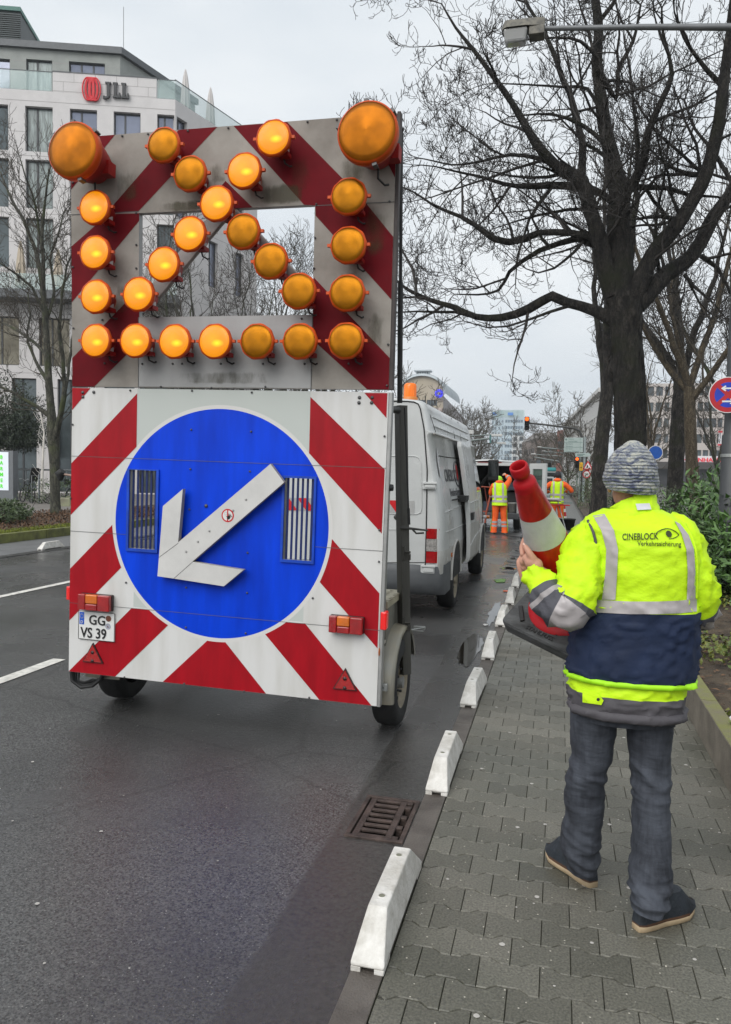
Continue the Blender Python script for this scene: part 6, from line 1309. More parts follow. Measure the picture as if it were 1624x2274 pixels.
for (a, b, c, d) in ((939, 970, 1071.5, 1086), (935, 966, 1256, 1272)):
    p, q = rp(a, d), rp(b, c); mb = MB(); mb.bx(p.x, q.x, RY-.03, RY+.02, p.z, q.z); mb.bx(p.x+.01, q.x+.01, RY-.045, RY-.031, q.z-.02, q.z+.005); mb.bx(p.x+.03, q.x-.01, RY-.04, RY-.031, p.z+.015, q.z-.03); mb.build('door_hinge', M_VAN, van, bevel=.006)
p, q = rp(946.5, 1250), rp(969, 1174); hx = q.x
M_TLV = mat('van_tail_red', (.34, .008, .010), .15, var=.2, vs=40, coat=.5)
tl_ = None
for k, (f0, f1, mm) in enumerate(((0, .34, M_TLV), (.34, .50, M_CLEAR), (.50, .70, M_CLEAR), (.70, 1., M_TLV))):
    mb = MB(); za, zb = lerp(p.z, q.z, f0), lerp(p.z, q.z, f1); hw = half((za+zb)/2)*.975; xa, xb = p.x, VX+hw
    c_ = [(xa, RY-.012), (xb-.07, RY-.012), (xb-.02, RY+.02), (xb+.004, RY+.09), (xb+.006, RY+.15), (xb-.05, RY+.15), (xa, RY+.05)]
    mb.prism([(x, y, za+.002) for x, y in c_], (0, 0, zb-za-.004), 0)
    if tl_ is None: tl_ = mb.build('tail_light', mm, van, bevel=.004)
    else: mb.build('lamp_cover', mm, tl_, bevel=.004)
# bumper
mb = MB(); P = []
for z, o in ((.30, -.04), (.34, .02), (.44, .035), (.50, .035), (.56, .03), (.62, .015), (.64, -.01)):
    hw = .975+.0*o; P.append([V((VX-hw, VY+.55, z)), V((VX-hw-.005, VY+.12, z)), V((VX-hw+.06, VY+.01-o, z)), V((VX-.6, VY-.015-o, z)), V((VX+.6, VY-.015-o, z)), V((VX+hw-.06, VY+.01-o, z)), V((VX+hw+.008, VY+.12, z)), V((VX+hw+.01, VY+.55, z))])
mb.grid(P, 0, True); mb.build('rear_bumper', M_BUMP, van)
pz = rp(648, 1135); mb = MB(); mb.bx(VX-.30, VX+.22, RY-.012, RY-.003, .98, 1.09); pl = mb.build('licence_plate', M_PLW, van); mb = MB(); mb.add([(VX-.30, RY-.014, .98), (VX-.255, RY-.014, .98), (VX-.255, RY-.014, 1.09), (VX-.30, RY-.014, 1.09)], [(0, 1, 2, 3)], 1); add_text(mb, 'H', (VX-.22, RY-.014, .995), (1, 0, 0), (0, 0, 1), .105, 0, bold=.002); mb.build('plate_characters', [M_STK, M_PLB], pl)
mb = MB(); add_text(mb, 'TRANSIT', (VX-.45, RY-.004, 1.28), (1, 0, 0), (0, 0, 1), .075, 0, .006, bold=.002); mb.build('badge_letters', M_ALU, van)
pe = rp(893, 1149); mb = MB(); mb.lathe([(.0, .012), (.06, .010), (.075, .0)], (pe.x-.02, RY, pe.z), (0, -1, 0), 20, sq=.55); mb.build('badge_plate', M_DARKM, van)
mb = MB(); pe = rp(898, 1146); mb.tube([(VX+.06, RY-.03, pe.z+.02), (VX+.16, RY-.03, pe.z+.02)], .015, 6); mb.build('door_handle', M_BLACK, van)
# side: panel ribs, text, fuel flap, marker
def side(y, z, l=.004): return V((VX+half(z)+l, y, z))
def sline(pts, r=.005, nm='panel_rib', m_=M_VAN): mb = MB(); mb.tube([side(*p) for p in pts], r, 5); mb.build(nm, m_, van)
sline([(8.62, 1.22), (10.2, 1.25)], .008); sline([(8.55, 1.0), (9.0, .99), (12.1, .98)], .006); sline([(8.62, 1.86), (9.2, 1.86), (10.4, 1.87)], .006, 'panel_gap', M_SEAMV); sline([(8.66, .66), (8.66, 1.9)], .004)
for z in (2.20, 2.30): sline([(8.62, z), (12.1, z)], .006)
for y in (10.4, 11.1): sline([(y, 2.14), (y, 2.42)], .004, 'panel_gap', M_SEAMV)
sline([(8.50, 2.12), (8.52, 2.44)], .004, 'panel_gap', M_SEAMV)
mb = MB(); mb.tube([side(8.40, 2.10, .0), side(12.2, 2.10, .004)], .010, 6); mb.build('rain_gutter', M_VAND, van)
mb = MB(); vs = []
o = side(8.86, 1.57, .003); sl_ = (side(8.9, 1.8)-side(8.9, 1.4)).normalized(); add_text(mb, 'CINEBLOCK', o, (0, 1, 0), sl_, .205, 0, .002, sx=1.02, bold=.003)
add_text(mb, 'Verkehrssicherung', side(9.15, 1.385, .003), (0, 1, 0), sl_, .14, 0, .002, sx=.92, bold=.001)
for s_ in (1, -1): mb.tube([side(10.0+.28*cos(a*pi/20), 1.66+s_*.16*sin(a*pi/20), .003) for a in range(21)], .008, 4)
mb.build('side_letters', M_TXTG, van)
mb = MB(); mb.add([side(10.0+.07*cos(a*pi/10), 1.68+.10*sin(a*pi/10), .006) for a in range(20)], [tuple(range(20))]); mb.build('eye_emblem', M_STR, van)
mb = MB(); mb.lathe([(.0, .003), (.05, .002), (.055, 0)], side(8.95, 1.10, .0), (1, 0, .05), 16); mb.build('fuel_cap', M_VAND, van)
mb = MB(); mb.box(side(9.0, .70, .004), (.02, .06, .05)); mb.build('side_marker', M_TLO, van)
# wheel arches and wheels
for y in (9.40, 12.72):
    mb = MB(); mb.add([(VX+.984, y+.43*cos(pi*k/16), .40+.43*sin(pi*k/16)) for k in range(17)], [tuple(range(17))]); mb.build('wheel_arch', M_SEAMV, van)
    mb = MB(); mb.tube([(VX+.985, y+.44*cos(pi*k/16), .40+.44*sin(pi*k/16)) for k in range(17)], .018, 6); mb.build('arch_lip', M_VAND, van)
    wheel(van, (VX+.885, y, .345), .345, .215, 1, rr=.64); wheel(van, (VX-.885, y, .345), .345, .215, -1, rr=.64)
# open side: dark opening, sliding door standing off the body, its rail
mb = MB(); P = [[side(y, z, .004) for y in (10.75, 11.25, 11.72)] for z in (.55, .8, 1.08, 1.32, 1.62, 2.05)]; mb.grid(P); mb.build('side_opening', M_INT, van)
mb = MB(); y0, y1 = 10.05, 11.22; ny = 12; zs_ = [.50, .56, .70, .82, 1.0, 1.1, 1.28, 1.4, 1.62, 1.85, 2.02, 2.085]; rng = random.Random(8)
def dpt(i, j, l): 
    y = lerp(y0, y1, i/ny); z = zs_[j]; e = .010*nz3((y*2, z*2, 0), 1.4)+.008*nz3((y, z*1.5, 3), 4.); off_ = .105
    if i == 0: y += .012*(1 if j in (0, len(zs_)-1) else 0)
    return side(y, z, off_+e-l)
A = [[dpt(i, j, 0) for i in range(ny+1)] for j in range(len(zs_))]; B = [[dpt(i, j, .05) for i in range(ny+1)] for j in range(len(zs_))]
mb.grid(A, 0, True, False, lambda i, j: 1 if i < 4 else 0); mb.grid([list(reversed(r_)) for r_ in B], 2, True)
ed = [A[0], A[-1], [r_[0] for r_ in A], [r_[-1] for r_ in A]]; eb = [B[0], B[-1], [r_[0] for r_ in B], [r_[-1] for r_ in B]]
for a_, b_ in zip(ed, eb): mb.grid([a_, b_], 0, False)
sdoor = mb.build('sliding_door', [M_VAN, M_VAND, M_DARKM], van, weld=True)
mb = MB(); mb.box(side(10.22, 1.10, .125), (.03, .20, .10)); mb.box(side(10.22, 1.14, .14), (.02, .16, .03), 1); mb.build('handle', [M_BLACK, M_DARKM], sdoor, bevel=.005)
mb = MB(); mb.tube([side(y0+.02, 1.27, .108), side(y1, 1.29, .108)], .008, 5); mb.tube([side(y0+.02, .72, .106), side(y0+.5, .80, .108), side(y1, .84, .108)], .006, 5); mb.build('door_rib', M_VAN, sdoor)
mb = MB(); mb.bx(VX+.90, VX+1.04, 9.80, 10.12, 1.30, 1.38); mb.bx(VX+.94, VX+.96, 9.2, 10.9, 1.335, 1.35); mb.build('door_rail', M_BLACK, van, bevel=.004)
# cab: door window, gap, mirror, windscreen
mb = MB(); P = [[side(y, z, .004) for y in (11.86, 12.2, min(13.0, 12.45+(1.95-z)*.7))] for z in (1.38, 1.62, 1.93)]; mb.grid(P); mb.build('cab_window', M_GLD, van)
sline([(11.78, .5), (11.76, 1.3), (11.78, 2.04)], .008, 'panel_gap', M_SEAMV); sline([(12.95, .6), (13.0, 1.3)], .006, 'panel_gap', M_SEAMV)
mb = MB(); mb.add([(VX+s_*x, y-.0, z+.012) for s_, x, y, z in ((-1, .74, 12.62, 2.235), (1, .74, 12.62, 2.235), (1, .86, 13.13, 1.475), (-1, .86, 13.13, 1.475))], [(0, 1, 2, 3)]); mb.build('windscreen', M_GLD, van)
mb = MB(); mb.box((VX+.90, 11.98, 1.12), (.03, .18, .035)); mb.box((VX+.93, 11.98, 1.12), (.02, .14, .02)); mb.build('door_handle', M_BLACK, van, bevel=.006)
pm = atY(1096, 1044, 12.75); mb = MB(); mb.box(pm, (.17, .10, .34), 0); mb.tube([pm+V((-.05, .0, -.05)), V((VX+.9, 12.8, 1.45))], .03, 6); mi_ = mb.build('mirror_housing', M_BLACK, van, bevel=.03); mb = MB(); mb.box(pm+V((0, -.054, .02)), (.13, .006, .25)); mb.build('mirror_glass', M_GLD, mi_)
pm = atY(1081, 1148, 13.1); mb = MB(); mb.tube([(VX+.95, 13.1, pm.z), pm], .028, 8, 0); mb.tube([pm, pm+V((.05, 0, 0))], .030, 8, 1); mb.build('front_indicator', [M_VAN, M_TLO], van)
mb = MB(); mb.bx(VX-.85, VX+.85, 13.93, 14.04, .35, .62); mb.build('front_bumper', M_BUMP, van, bevel=.03)
for s_ in (-1, 1): mb = MB(); mb.box((VX+s_*.68, 13.86, .85), (.30, .16, .22)); mb.build('headlight', M_CLEAR, van, bevel=.04)
# roof beacon
pb = atY(911, 889, 8.75); bz_ = 2.50; mb = MB(); mb.lathe([(.088, 0), (.088, .035), (.080, .04)], (pb.x, 8.75, bz_), n=24); bc = mb.build('roof_beacon', mat('beacon_base', (.62, .20, .03), .4), van)
mb = MB(); mb.lathe([(.074, .04), (.074, .16), (.068, .185), (.05, .198), (.001, .202)], (pb.x, 8.75, bz_), n=28); mb.build('beacon_lens', M_BEAC, bc)
mb = MB(); mb.tube([(VX-.6, 8.7, 2.52), (VX+.55, 8.7, 2.52)], .012, 6); mb.build('roof_bar', M_BLACK, van)
# torn sticker at the rear pillar
mb = MB(); z0, z1 = 1.62, 1.95
for k in range(3):
    a = [side(8.44+rng.uniform(0, .1), lerp(z0, z1, q)+rng.uniform(-.02, .02), .0065) for q in (0, .3, .6, 1)]; b = [side(8.56+rng.uniform(-.02, .03), lerp(z0, z1, q)+rng.uniform(-.02, .02), .0065) for q in (1, .7, .4, 0)]
    mb.add(a+b, [tuple(range(8))]); break
mb.build('torn_sticker', mat('sticker_rest', (.62, .62, .62), .7, var=.3, vs=20), van)
# ---- second van with open rear doors
V2X, V2Y = -2.02, 22.6; v2 = thing('panel_van', 'white low roofed work van further ahead with its rear doors open', 'van', (V2X, 25, 0)); zr = 2.06; hw = .93
mb = MB(); ys = [V2Y, V2Y+.05, V2Y+3, V2Y+3.6, V2Y+4.4, V2Y+4.9]; tops = [zr-.02, zr+.02, zr+.02, zr-.1, 1.25, 1.0]
P = [[V((V2X-hw, y, .45)), V((V2X-hw, y, min(1.2, tp-.1))), V((V2X-hw*.9, y, tp-.1)), V((V2X-hw*.8, y, tp)), V((V2X, y, tp+.04)), V((V2X+hw*.8, y, tp)), V((V2X+hw*.9, y, tp-.1)), V((V2X+hw, y, min(1.2, tp-.1))), V((V2X+hw, y, .45))] for y, tp in zip(ys, tops)]
mb.grid(P, 0, True); mb.add(P[-1], [tuple(range(9))]); mb.build('body', M_VAN, v2)
mb = MB(); x0, x1 = V2X-hw+.07, V2X+hw-.07; yb = V2Y+2.6
mb.add([(x0, V2Y+.02, .56), (x1, V2Y+.02, .56), (x1, yb, .56), (x0, yb, .56), (x0, V2Y+.02, zr-.12), (x1, V2Y+.02, zr-.12), (x1, yb, zr-.12), (x0, yb, zr-.12)], [(0, 1, 2, 3), (7, 6, 5, 4), (0, 3, 7, 4), (2, 1, 5, 6), (3, 2, 6, 7)]); mb.build('cargo_space', M_INT, v2)
mb = MB(); mb.bx(V2X-hw, x0, V2Y-.02, V2Y+.03, .5, zr-.15); mb.bx(x1, V2X+hw, V2Y-.02, V2Y+.03, .5, zr-.15); mb.bx(V2X-hw*.85, V2X+hw*.85, V2Y-.03, V2Y+.04, zr-.13, zr-.03, 0); mb.build('door_frame', M_VAN, v2, bevel=.01)
mb = MB(); mb.bx(V2X-.3, V2X+.4, V2Y-.045, V2Y-.032, zr-.04, zr-.025); mb.build('high_brake_light', M_TLR, v2)
mb = MB(); mb.bx(V2X-hw, V2X+hw, V2Y-.12, V2Y+.0, .38, .56); mb.build('rear_bumper', M_BUMP, v2, bevel=.02)
for s_ in (-1, 1):
    for y in (V2Y+.95, V2Y+4.0): wheel(v2, (V2X+s_*(hw-.1), y, .33), .33, .2, s_)
mb = MB()
for (a, b, c, d, e, f, mi) in ((x0, x0+.35, .4, 2.4, .57, 1.3, 0), (x0, x0+.32, .3, 2.2, 1.32, 1.34, 1), (x1-.4, x1, .7, 2.4, .57, 1.15, 0), (x1-.38, x1-.02, .6, 2.4, 1.2, 1.22, 1), (x1-.3, x1-.05, .5, .8, 1.23, 1.45, 2), (-1.95, -1.55, 1.4, 1.8, .57, 1.2, 0), (-2.2, -1.8, .8, 1.1, .57, .85, 2)): mb.bx(a, b, V2Y+c, V2Y+d, e, f, mi)
for k in range(14): x = rng.uniform(x0, x1); mb.tube([(x, V2Y+rng.uniform(.2, 1.4), .6), (x+rng.uniform(-.2, .2), V2Y+.5, rng.uniform(1, 1.6))], .015, 5, rng.choice((1, 2, 3)))
mb.build('shelf_clutter', [mat('clutter_dark', (.03, .03, .032), .8), mat('clutter_grey', (.16, .16, .16), .6), mat('clutter_blue', (.05, .07, .10), .6), mat('clutter_red', (.22, .04, .02), .6)], v2)
pd0, pd1 = atY(1175, 1090, V2Y-.02), atY(1211, 1090, V2Y-.55); dz0, dz1 = .62, zr-.05
T = frame(V((pd0.x, V2Y-.03, 0)), V((pd1.x-pd0.x, -.52, 0)), (0, 0, 1)); wl = V((pd1.x-pd0.x, -.52, 0)).length; mb = MB()
holed(mb, frame(T.to_translation(), T.col[0].to_3d(), (0, 0, 1)), 0, wl, dz0, dz1, [(.14, wl-.14, 1.28, dz1-.16)], .06, 0, 0); rd = mb.build('rear_door', M_VAN, v2, bevel=.015)
mb = MB(T); mb.add([(.13, .03, 1.27), (wl-.13, .03, 1.27), (wl-.13, .03, dz1-.15), (.13, .03, dz1-.15)], [(0, 1, 2, 3)], 0); add_text(mb, 'nat', (.2, .024, 1.55), (1, 0, 0), (0, 0, 1), .26, 1); mb.T = None; mb.v = [v_ for v_ in mb.v]
mb.build('door_glass', [mat('greenish_glass', (.09, .13, .11), .08, spec=.7), M_DARKM], rd)
pl_ = V((V2X-hw, V2Y-.02, 0)); T = frame(pl_+V((0, 0, 0)), V((-.5, -.6, 0)), (0, 0, 1)); mb = MB(); holed(mb, T, 0, .8, dz0, dz1, [(.14, .66, 1.28, dz1-.16)], .06, 0, 0); mb.build('rear_door', M_VAN, v2, bevel=.015)
mb = MB(); mb.box((V2X+hw-.04, V2Y-.05, 1.12), (.12, .06, .30)); t_ = mb.build('tail_light', M_TLV, v2, bevel=.01); mb = MB(); mb.box((V2X+hw-.04, V2Y-.09, 1.10), (.09, .02, .12)); mb.build('indicator', mat('indicator_lit', (.9, .4, .02), .3, emit=(1, .45, .03), es=1.2), t_)
# things in and behind the van
M_BUCK = mat('bucket_white', (.60, .60, .57), .5, var=.1)
p = atY(1138, 1147, V2Y+.1); t = thing('bucket', 'white plastic bucket standing in the open rear of the further van', 'bucket', (p.x, V2Y+.14, .565)); mb = MB(); mb.lathe([(.0, .0), (.10, 0), (.13, .27), (.138, .27), (.138, .285), (.125, .285), (.095, .02)], (p.x, V2Y+.14, .567), n=20); mb.build('pail', M_BUCK, t); mb = MB(); mb.tube([(p.x+.138*cos(a*pi/10), V2Y+.14-.10*sin(a*pi/10), .567+.27-.05*sin(a*pi/10)) for a in range(11)], .005, 4); mb.build('handle', M_ALU, t)
p = atY(1082, 1093, V2Y-.1); t = thing('handcart', 'red metal handcart frame leaning at the left side of the open van', 'handcart', (p.x, V2Y-.35, 0)); mb = MB(); M_RUST = mat('cart_red', (.30, .06, .03), .6, var=.3)
mb.tube([(p.x-.30, V2Y-.3, 1.32), (p.x+.16, V2Y-.3, 1.30), (p.x+.02, V2Y-.4, .55), (p.x-.02, V2Y-.42, .1)], .03, 6); mb.tube([(p.x-.30, V2Y-.3, 1.32), (p.x-.42, V2Y-.4, .1)], .03, 6); mb.tube([(p.x-.36, V2Y-.38, .6), (p.x+.03, V2Y-.38, .6)], .02, 6); mb.build('tube_frame', M_RUST, t)
for x in (-.44, 0.): mb = MB(); mb.lathe([(.02, -.03), (.13, -.03), (.14, 0), (.13, .03), (.02, .03)], (p.x+x, V2Y-.42, .14), (1, 0, 0), 20); mb.build('wheel', M_BLACK, t)
# ================================================================== site workers
M_ORA = mat('hivis_orange', (.95, .12, .012), .7, var=.18, vs=9, bump=.3, bs=25); M_YEL = mat('hivis_yellow', (.56, .86, .004), .72, var=.09, vs=5, bump=.45, bs=11, bd=.025, stretch=(1, 1, 1.6)); M_SIL = mat('silver_band', (.40, .37, .37), .5, .1, var=.10, vs=8, bump=.15, bs=30); M_SKIN = mat('skin', (.52, .27, .19), .55, var=.12, vs=16, bump=.1, bs=200); M_SHOE = mat('work_shoe', (.10, .095, .085), .7, var=.2)
def ell(mb, rings, n=28, mi=0, e=2.3, yaw=0., sm=True, wr=0., seed=0., mf=None):
    """rings: (centre, rx, ry)"""
    P = []
    for c, rx, ry in rings:
        row = []
        for j in range(n):
            a = 2*pi*j/n; ca, sa = cos(a), sin(a); x = rx*math.copysign(abs(ca)**(2/e), ca); y = ry*math.copysign(abs(sa)**(2/e), sa)
            p = V(c)+V((x*cos(yaw)-y*sin(yaw), x*sin(yaw)+y*cos(yaw), 0))
            if wr: d = (p-V(c)); p += d.normalized()*wr*(nz3((p.x, p.y, p.z*1.8), 7., seed)+.6*nz3((p.x, p.y, p.z*1.3), 16., seed)) if d.length > 1e-6 else V()
            row.append(p)
        P.append(row)
    mb.grid(P, mi, sm, True, mf); return P
def ball(mb, c, r, mi=0, n=14, rot=None):
    r = V(r) if hasattr(r, '__len__') else V((r, r, r)); P = []
    for i in range(n//2+1):
        th = pi*i/(n//2); P.append([V(c)+(rot @ V((r.x*sin(th)*cos(2*pi*j/n), r.y*sin(th)*sin(2*pi*j/n), r.z*cos(th))) if rot else V((r.x*sin(th)*cos(2*pi*j/n), r.y*sin(th)*sin(2*pi*j/n), r.z*cos(th)))) for j in range(n)])
    mb.grid(P, mi, True, True); return mb
def hand_chains(mb, wrist, palm_dir, palm_n, side_, scale=1., curl=(.5, .5, .5), spread=.1, thumb=None, fingers=None):
    """palm and five separate fingers; palm_dir wrist->knuckles, palm_n out of the palm, side_ towards the thumb"""
    d, n, s = V(palm_dir).normalized(), V(palm_n).normalized(), V(side_).normalized(); w_ = V(wrist); k = scale
    kn = [w_+d*.092*k+s*(x*k)+n*0 for x in (.030, .010, -.011, -.031)]
    nod = {'w': (w_, (.026*k, .021*k)), 'p': (w_+d*.05*k, (.036*k, .017*k))}; ed = [('w', 'p')]
    v, f = skin(nod, ed, 2); mb.add(v, f, 0, True)
    rot = Matrix((s, n, d)).transposed(); ball(mb, w_+d*.055*k, (.043*k, .016*k, .05*k), 0, 16, rot)
    Ls = [(.042, .026, .021), (.046, .030, .022), (.043, .028, .021), (.034, .021, .018)]
    for i, (p0, ls) in enumerate(zip(kn, Ls)):
        dd = (d+s*spread*(1.5-i)*.35).normalized(); a = 0; pts = [p0-d*.03*k, p0]; p = p0
        for q, l in enumerate(ls):
            a += curl[q]*(1+.10*i); dir_ = dd*cos(a)+n*sin(a); p = p+dir_*l*k; pts.append(p)
        nod = {f'{j}': (q_, r_*k) for j, (q_, r_) in enumerate(zip(pts, (.0095, .0092, .0085, .0078, .0066)))}
        v, f = skin(nod, [(str(j), str(j+1)) for j in range(len(pts)-1)], 2); mb.add(v, f, 0, True)
    t0 = w_+d*.028*k+s*.030*k; th = thumb or [s*.6+d*.8+n*.25, d*.9+s*.25+n*.3, d+n*.35]
    pts = [t0-s*.012, t0]; p = t0
    for l, dr in zip((.040, .032, .026), th): p = p+V(dr).normalized()*l*k; pts.append(p)
    nod = {f'{j}': (q_, r_*k) for j, (q_, r_) in enumerate(zip(pts, (.013, .0125, .0108, .0100, .0078)))}
    v, f = skin(nod, [(str(j), str(j+1)) for j in range(len(pts)-1)], 2); mb.add(v, f, 0, True)
def head_shapes(mb, c, fwd=V((0, 1, 0)), k=1.):
    f = V(fwd).normalized(); s = f.cross(V((0, 0, 1))).normalized(); u = s.cross(f); rot = Matrix((s, f, u)).transposed(); c = V(c); B = lambda o, r: ball(mb, c+rot @ (V(o)*k), V(r)*k, 0, 18, rot)
    B((0, -.01, .03), (.076, .096, .092)); B((0, .025, -.045), (.058, .070, .075)); B((0, .05, -.095), (.033, .035, .028)); B((0, .088, -.02), (.024, .020, .05)); B((0, .106, -.035), (.014, .018, .014)); B((0, .088, -.072), (.026, .012, .010)); B((0, .075, .012), (.055, .022, .016))
    for q in (-1, 1): B((q*.078, -.008, -.02), (.010, .020, .032)); B((q*.034, .075, -.012), (.015, .014, .010))
def worker(label, base, J, cap, vest_yaw=0., reach=None):
    """J: joint dictionary in metres relative to base"""
    t = thing('person', label, 'person', base, group='road workers in orange clothing'); b = V(base); W = {k: b+V(v) for k, v in J.items()}
    mb = MB(); nod = {n: (W[n], r) for n, r in (('pelvis', .11), ('chest', .12), ('neck', .055), ('shl', .06), ('shr', .06), ('ell', .045), ('elr', .045), ('wrl', .034), ('wrr', .034), ('hipl', .08), ('hipr', .08), ('knl', .06), ('knr', .06), ('anl', .045), ('anr', .045))}
    ed = [('pelvis', 'chest'), ('chest', 'neck'), ('chest', 'shl'), ('chest', 'shr'), ('shl', 'ell'), ('ell', 'wrl'), ('shr', 'elr'), ('elr', 'wrr'), ('pelvis', 'hipl'), ('pelvis', 'hipr'), ('hipl', 'knl'), ('knl', 'anl'), ('hipr', 'knr'), ('knr', 'anr')]
    v, f = skin(nod, ed, 1); mb.add(v, f); head_shapes(mb, W['head'], V((0, 1, -.15))); mb.tube([W['neck'], W['head']], .055, 10)
    for s_, e in (('l', -1), ('r', 1)):
        dr = (W['wr'+s_]-W['el'+s_]).normalized(); n_ = dr.cross(V((e, 0, .3))).normalized(); hand_chains(mb, W['wr'+s_], dr, n_, dr.cross(n_)*e, 1., (.6, .6, .5))
    v, f = remesh(mb, .008, 1); mb = MB(); mb.add(v, f, 0, True); mb.build('body', M_SKIN, t)
    nod = {n: (W[n], r) for n, r in (('pelvis', (.17, .13)), ('chest', (.19, .14)), ('neck', .08), ('shl', .095), ('shr', .095), ('ell', .072), ('elr', .072), ('wrl', .055), ('wrr', .055))}
    v, f = skin(nod, [('pelvis', 'chest'), ('chest', 'neck'), ('chest', 'shl'), ('chest', 'shr'), ('shl', 'ell'), ('ell', 'wrl'), ('shr', 'elr'), ('elr', 'wrr')], 2); mb = MB(); mb.add(v, f, 0, True)
    for s_ in 'lr': d = (W['wr'+s_]-W['el'+s_]); mb.tube([W['el'+s_]+d*.25, W['el'+s_]+d*.48], [.080, .073], 12, 1)
    ball(mb, W['neck']+V((0, -.06, .03)), (.12, .08, .07), 0); mb.build('orange_jacket', [M_ORA, M_SIL], t)
    mb = MB()
    for s_ in 'lr':
        k_, a_, h_ = W['kn'+s_], W['an'+s_], W['hip'+s_]
        ell(mb, [(W['pelvis']*.35+h_*.65+V((0, 0, .06)), .135, .125), (h_, .115, .12), (lerp(h_, k_, .5), .10, .105), (k_, .085, .09), (lerp(k_, a_, .5), .085, .088), (a_+V((0, 0, .03)), .088, .092), (a_+V((0, 0, -.045)), .09, .095)], 18, 0, 2.2, 0, True, .012, 3)
        for f0 in (.35, .62): c = lerp(k_, a_, f0); ell(mb, [(c+V((0, 0, .03)), .094, .098), (c-V((0, 0, .03)), .094, .098)], 18, 1, 2.2)
        sgn = -1 if s_ == 'l' else 1
        mb.grid([[lerp(h_, k_, q)+V((sgn*.108*(1-.18*q), -.02, 0)), lerp(h_, k_, q)+V((sgn*.10*(1-.18*q), -.075, 0))] for q in (.1, .5, 1.)]+[[lerp(k_, a_, q)+V((sgn*.098, -.02, 0)), lerp(k_, a_, q)+V((sgn*.085, -.075, 0))] for q in (.3, .6, 1.)], 2, True)
    mb.build('orange_trousers', [M_ORA, M_SIL, M_YEL], t)
    pv, ch = W['pelvis'], W['chest']; up = (ch-pv).normalized(); mb = MB(); L_ = (ch-pv).length
    rr = [(pv-up*.12, .215, .165), (pv+up*.02, .205, .16), (lerp(pv, ch, .5), .20, .155), (ch-up*.02, .215, .16), (ch+up*.10, .205, .145), (ch+up*.17, .15, .11), (ch+up*.20, .09, .08)]
    ell(mb, rr, 28, 0, 2.4, vest_yaw, True, .012, 8); vs_ = mb.build('yellow_vest', M_YEL, t)
    mb = MB()
    for c in (.0, .38): q = lerp(pv, ch, c); ell(mb, [(q+up*.03, .213, .168), (q-up*.03, .217, .172)], 28, 0, 2.4, vest_yaw)
    for s_ in (-1, 1):
        pts = [(pv+up*.02, .166), (lerp(pv, ch, .5), .162), (ch, .167), (ch+up*.12, .150), (ch+up*.18, .09)]
        mb.grid([[q+V((s_*.085, -y_, 0)), q+V((s_*.135, -y_*.93, 0))] for q, y_ in pts], 0, True)
    mb.build('reflective_band', M_SIL, vs_)
    for s_ in 'lr':
        a_ = W['an'+s_]; e = -1 if s_ == 'l' else 1; mb = MB(); c = V((a_.x, a_.y+.06, b.z)); ell(mb, [(c+V((e*.02, .0, .002)), .052, .15), (c+V((e*.02, 0, .03)), .054, .152), (c+V((e*.02, -.02, .075)), .048, .12), (c+V((e*.01, -.06, .11)), .045, .06)], 16); mb.build('shoe', M_SHOE, t)
    h = W['head']; mb = MB()
    if cap == 'helmet': ball(mb, h+V((0, -.02, .045)), (.098, .115, .095), 0, 18); mb.lathe([(.10, 0), (.125, -.005), (.118, -.02)], h+V((0, -.01, .035)), n=20); mb.build('cap', mat('cap_lime', (.36, .75, .04), .6), t); mb = MB(); ball(mb, h+V((0, -.035, -.03)), (.083, .09, .075), 0, 14); mb.build('hair', M_BLACK, t)
    else: ball(mb, h+V((0, -.022, .035)), (.092, .11, .10), 0, 18); mb.build('hair', mat('dark_knit', (.03, .026, .03), .9), t); mb = MB(); [ball(mb, h+V((q*.094, -.01, -.01)), (.028, .04, .05), 0, 12) for q in (-1, 1)]; mb.tube([h+V((.1*cos(a*pi/10), -.01, .01+.135*sin(a*pi/10))) for a in range(11)], .012, 6); mb.build('ear_defenders', M_BLACK, t)
    return t
g = G(1108, 1186)
worker('road worker in orange trousers and lime cap reaching into the open van', (g.x, g.y, 0), dict(pelvis=(0, 0, .93), chest=(-.02, .05, 1.27), neck=(-.02, .09, 1.42), head=(-.045, .17, 1.50), shl=(-.20, .05, 1.36), shr=(.17, .07, 1.36), ell=(-.27, .14, 1.12), elr=(.27, .15, 1.55), wrl=(-.16, .36, 1.05), wrr=(.13, .30, 1.66), hipl=(-.09, 0, .86), hipr=(.10, .02, .86), knl=(-.12, .03, .47), knr=(.13, .05, .47), anl=(-.14, 0, .09), anr=(.16, .02, .09)), 'helmet')
worker('road worker in yellow vest seen from behind at the work table by the kerb', (-.03, 24.6, 0), dict(pelvis=(0, 0, .93), chest=(0, .02, 1.33), neck=(0, .03, 1.50), head=(0, .06, 1.66), shl=(-.21, .02, 1.43), shr=(.21, .02, 1.43), ell=(-.46, .06, 1.18), elr=(.47, .06, 1.19), wrl=(-.24, .26, 1.15), wrr=(.25, .26, 1.18), hipl=(-.09, 0, .86), hipr=(.09, 0, .86), knl=(-.13, .03, .47), knr=(.13, .03, .47), anl=(-.15, 0, .09), anr=(.15, 0, .09)), 'dark')
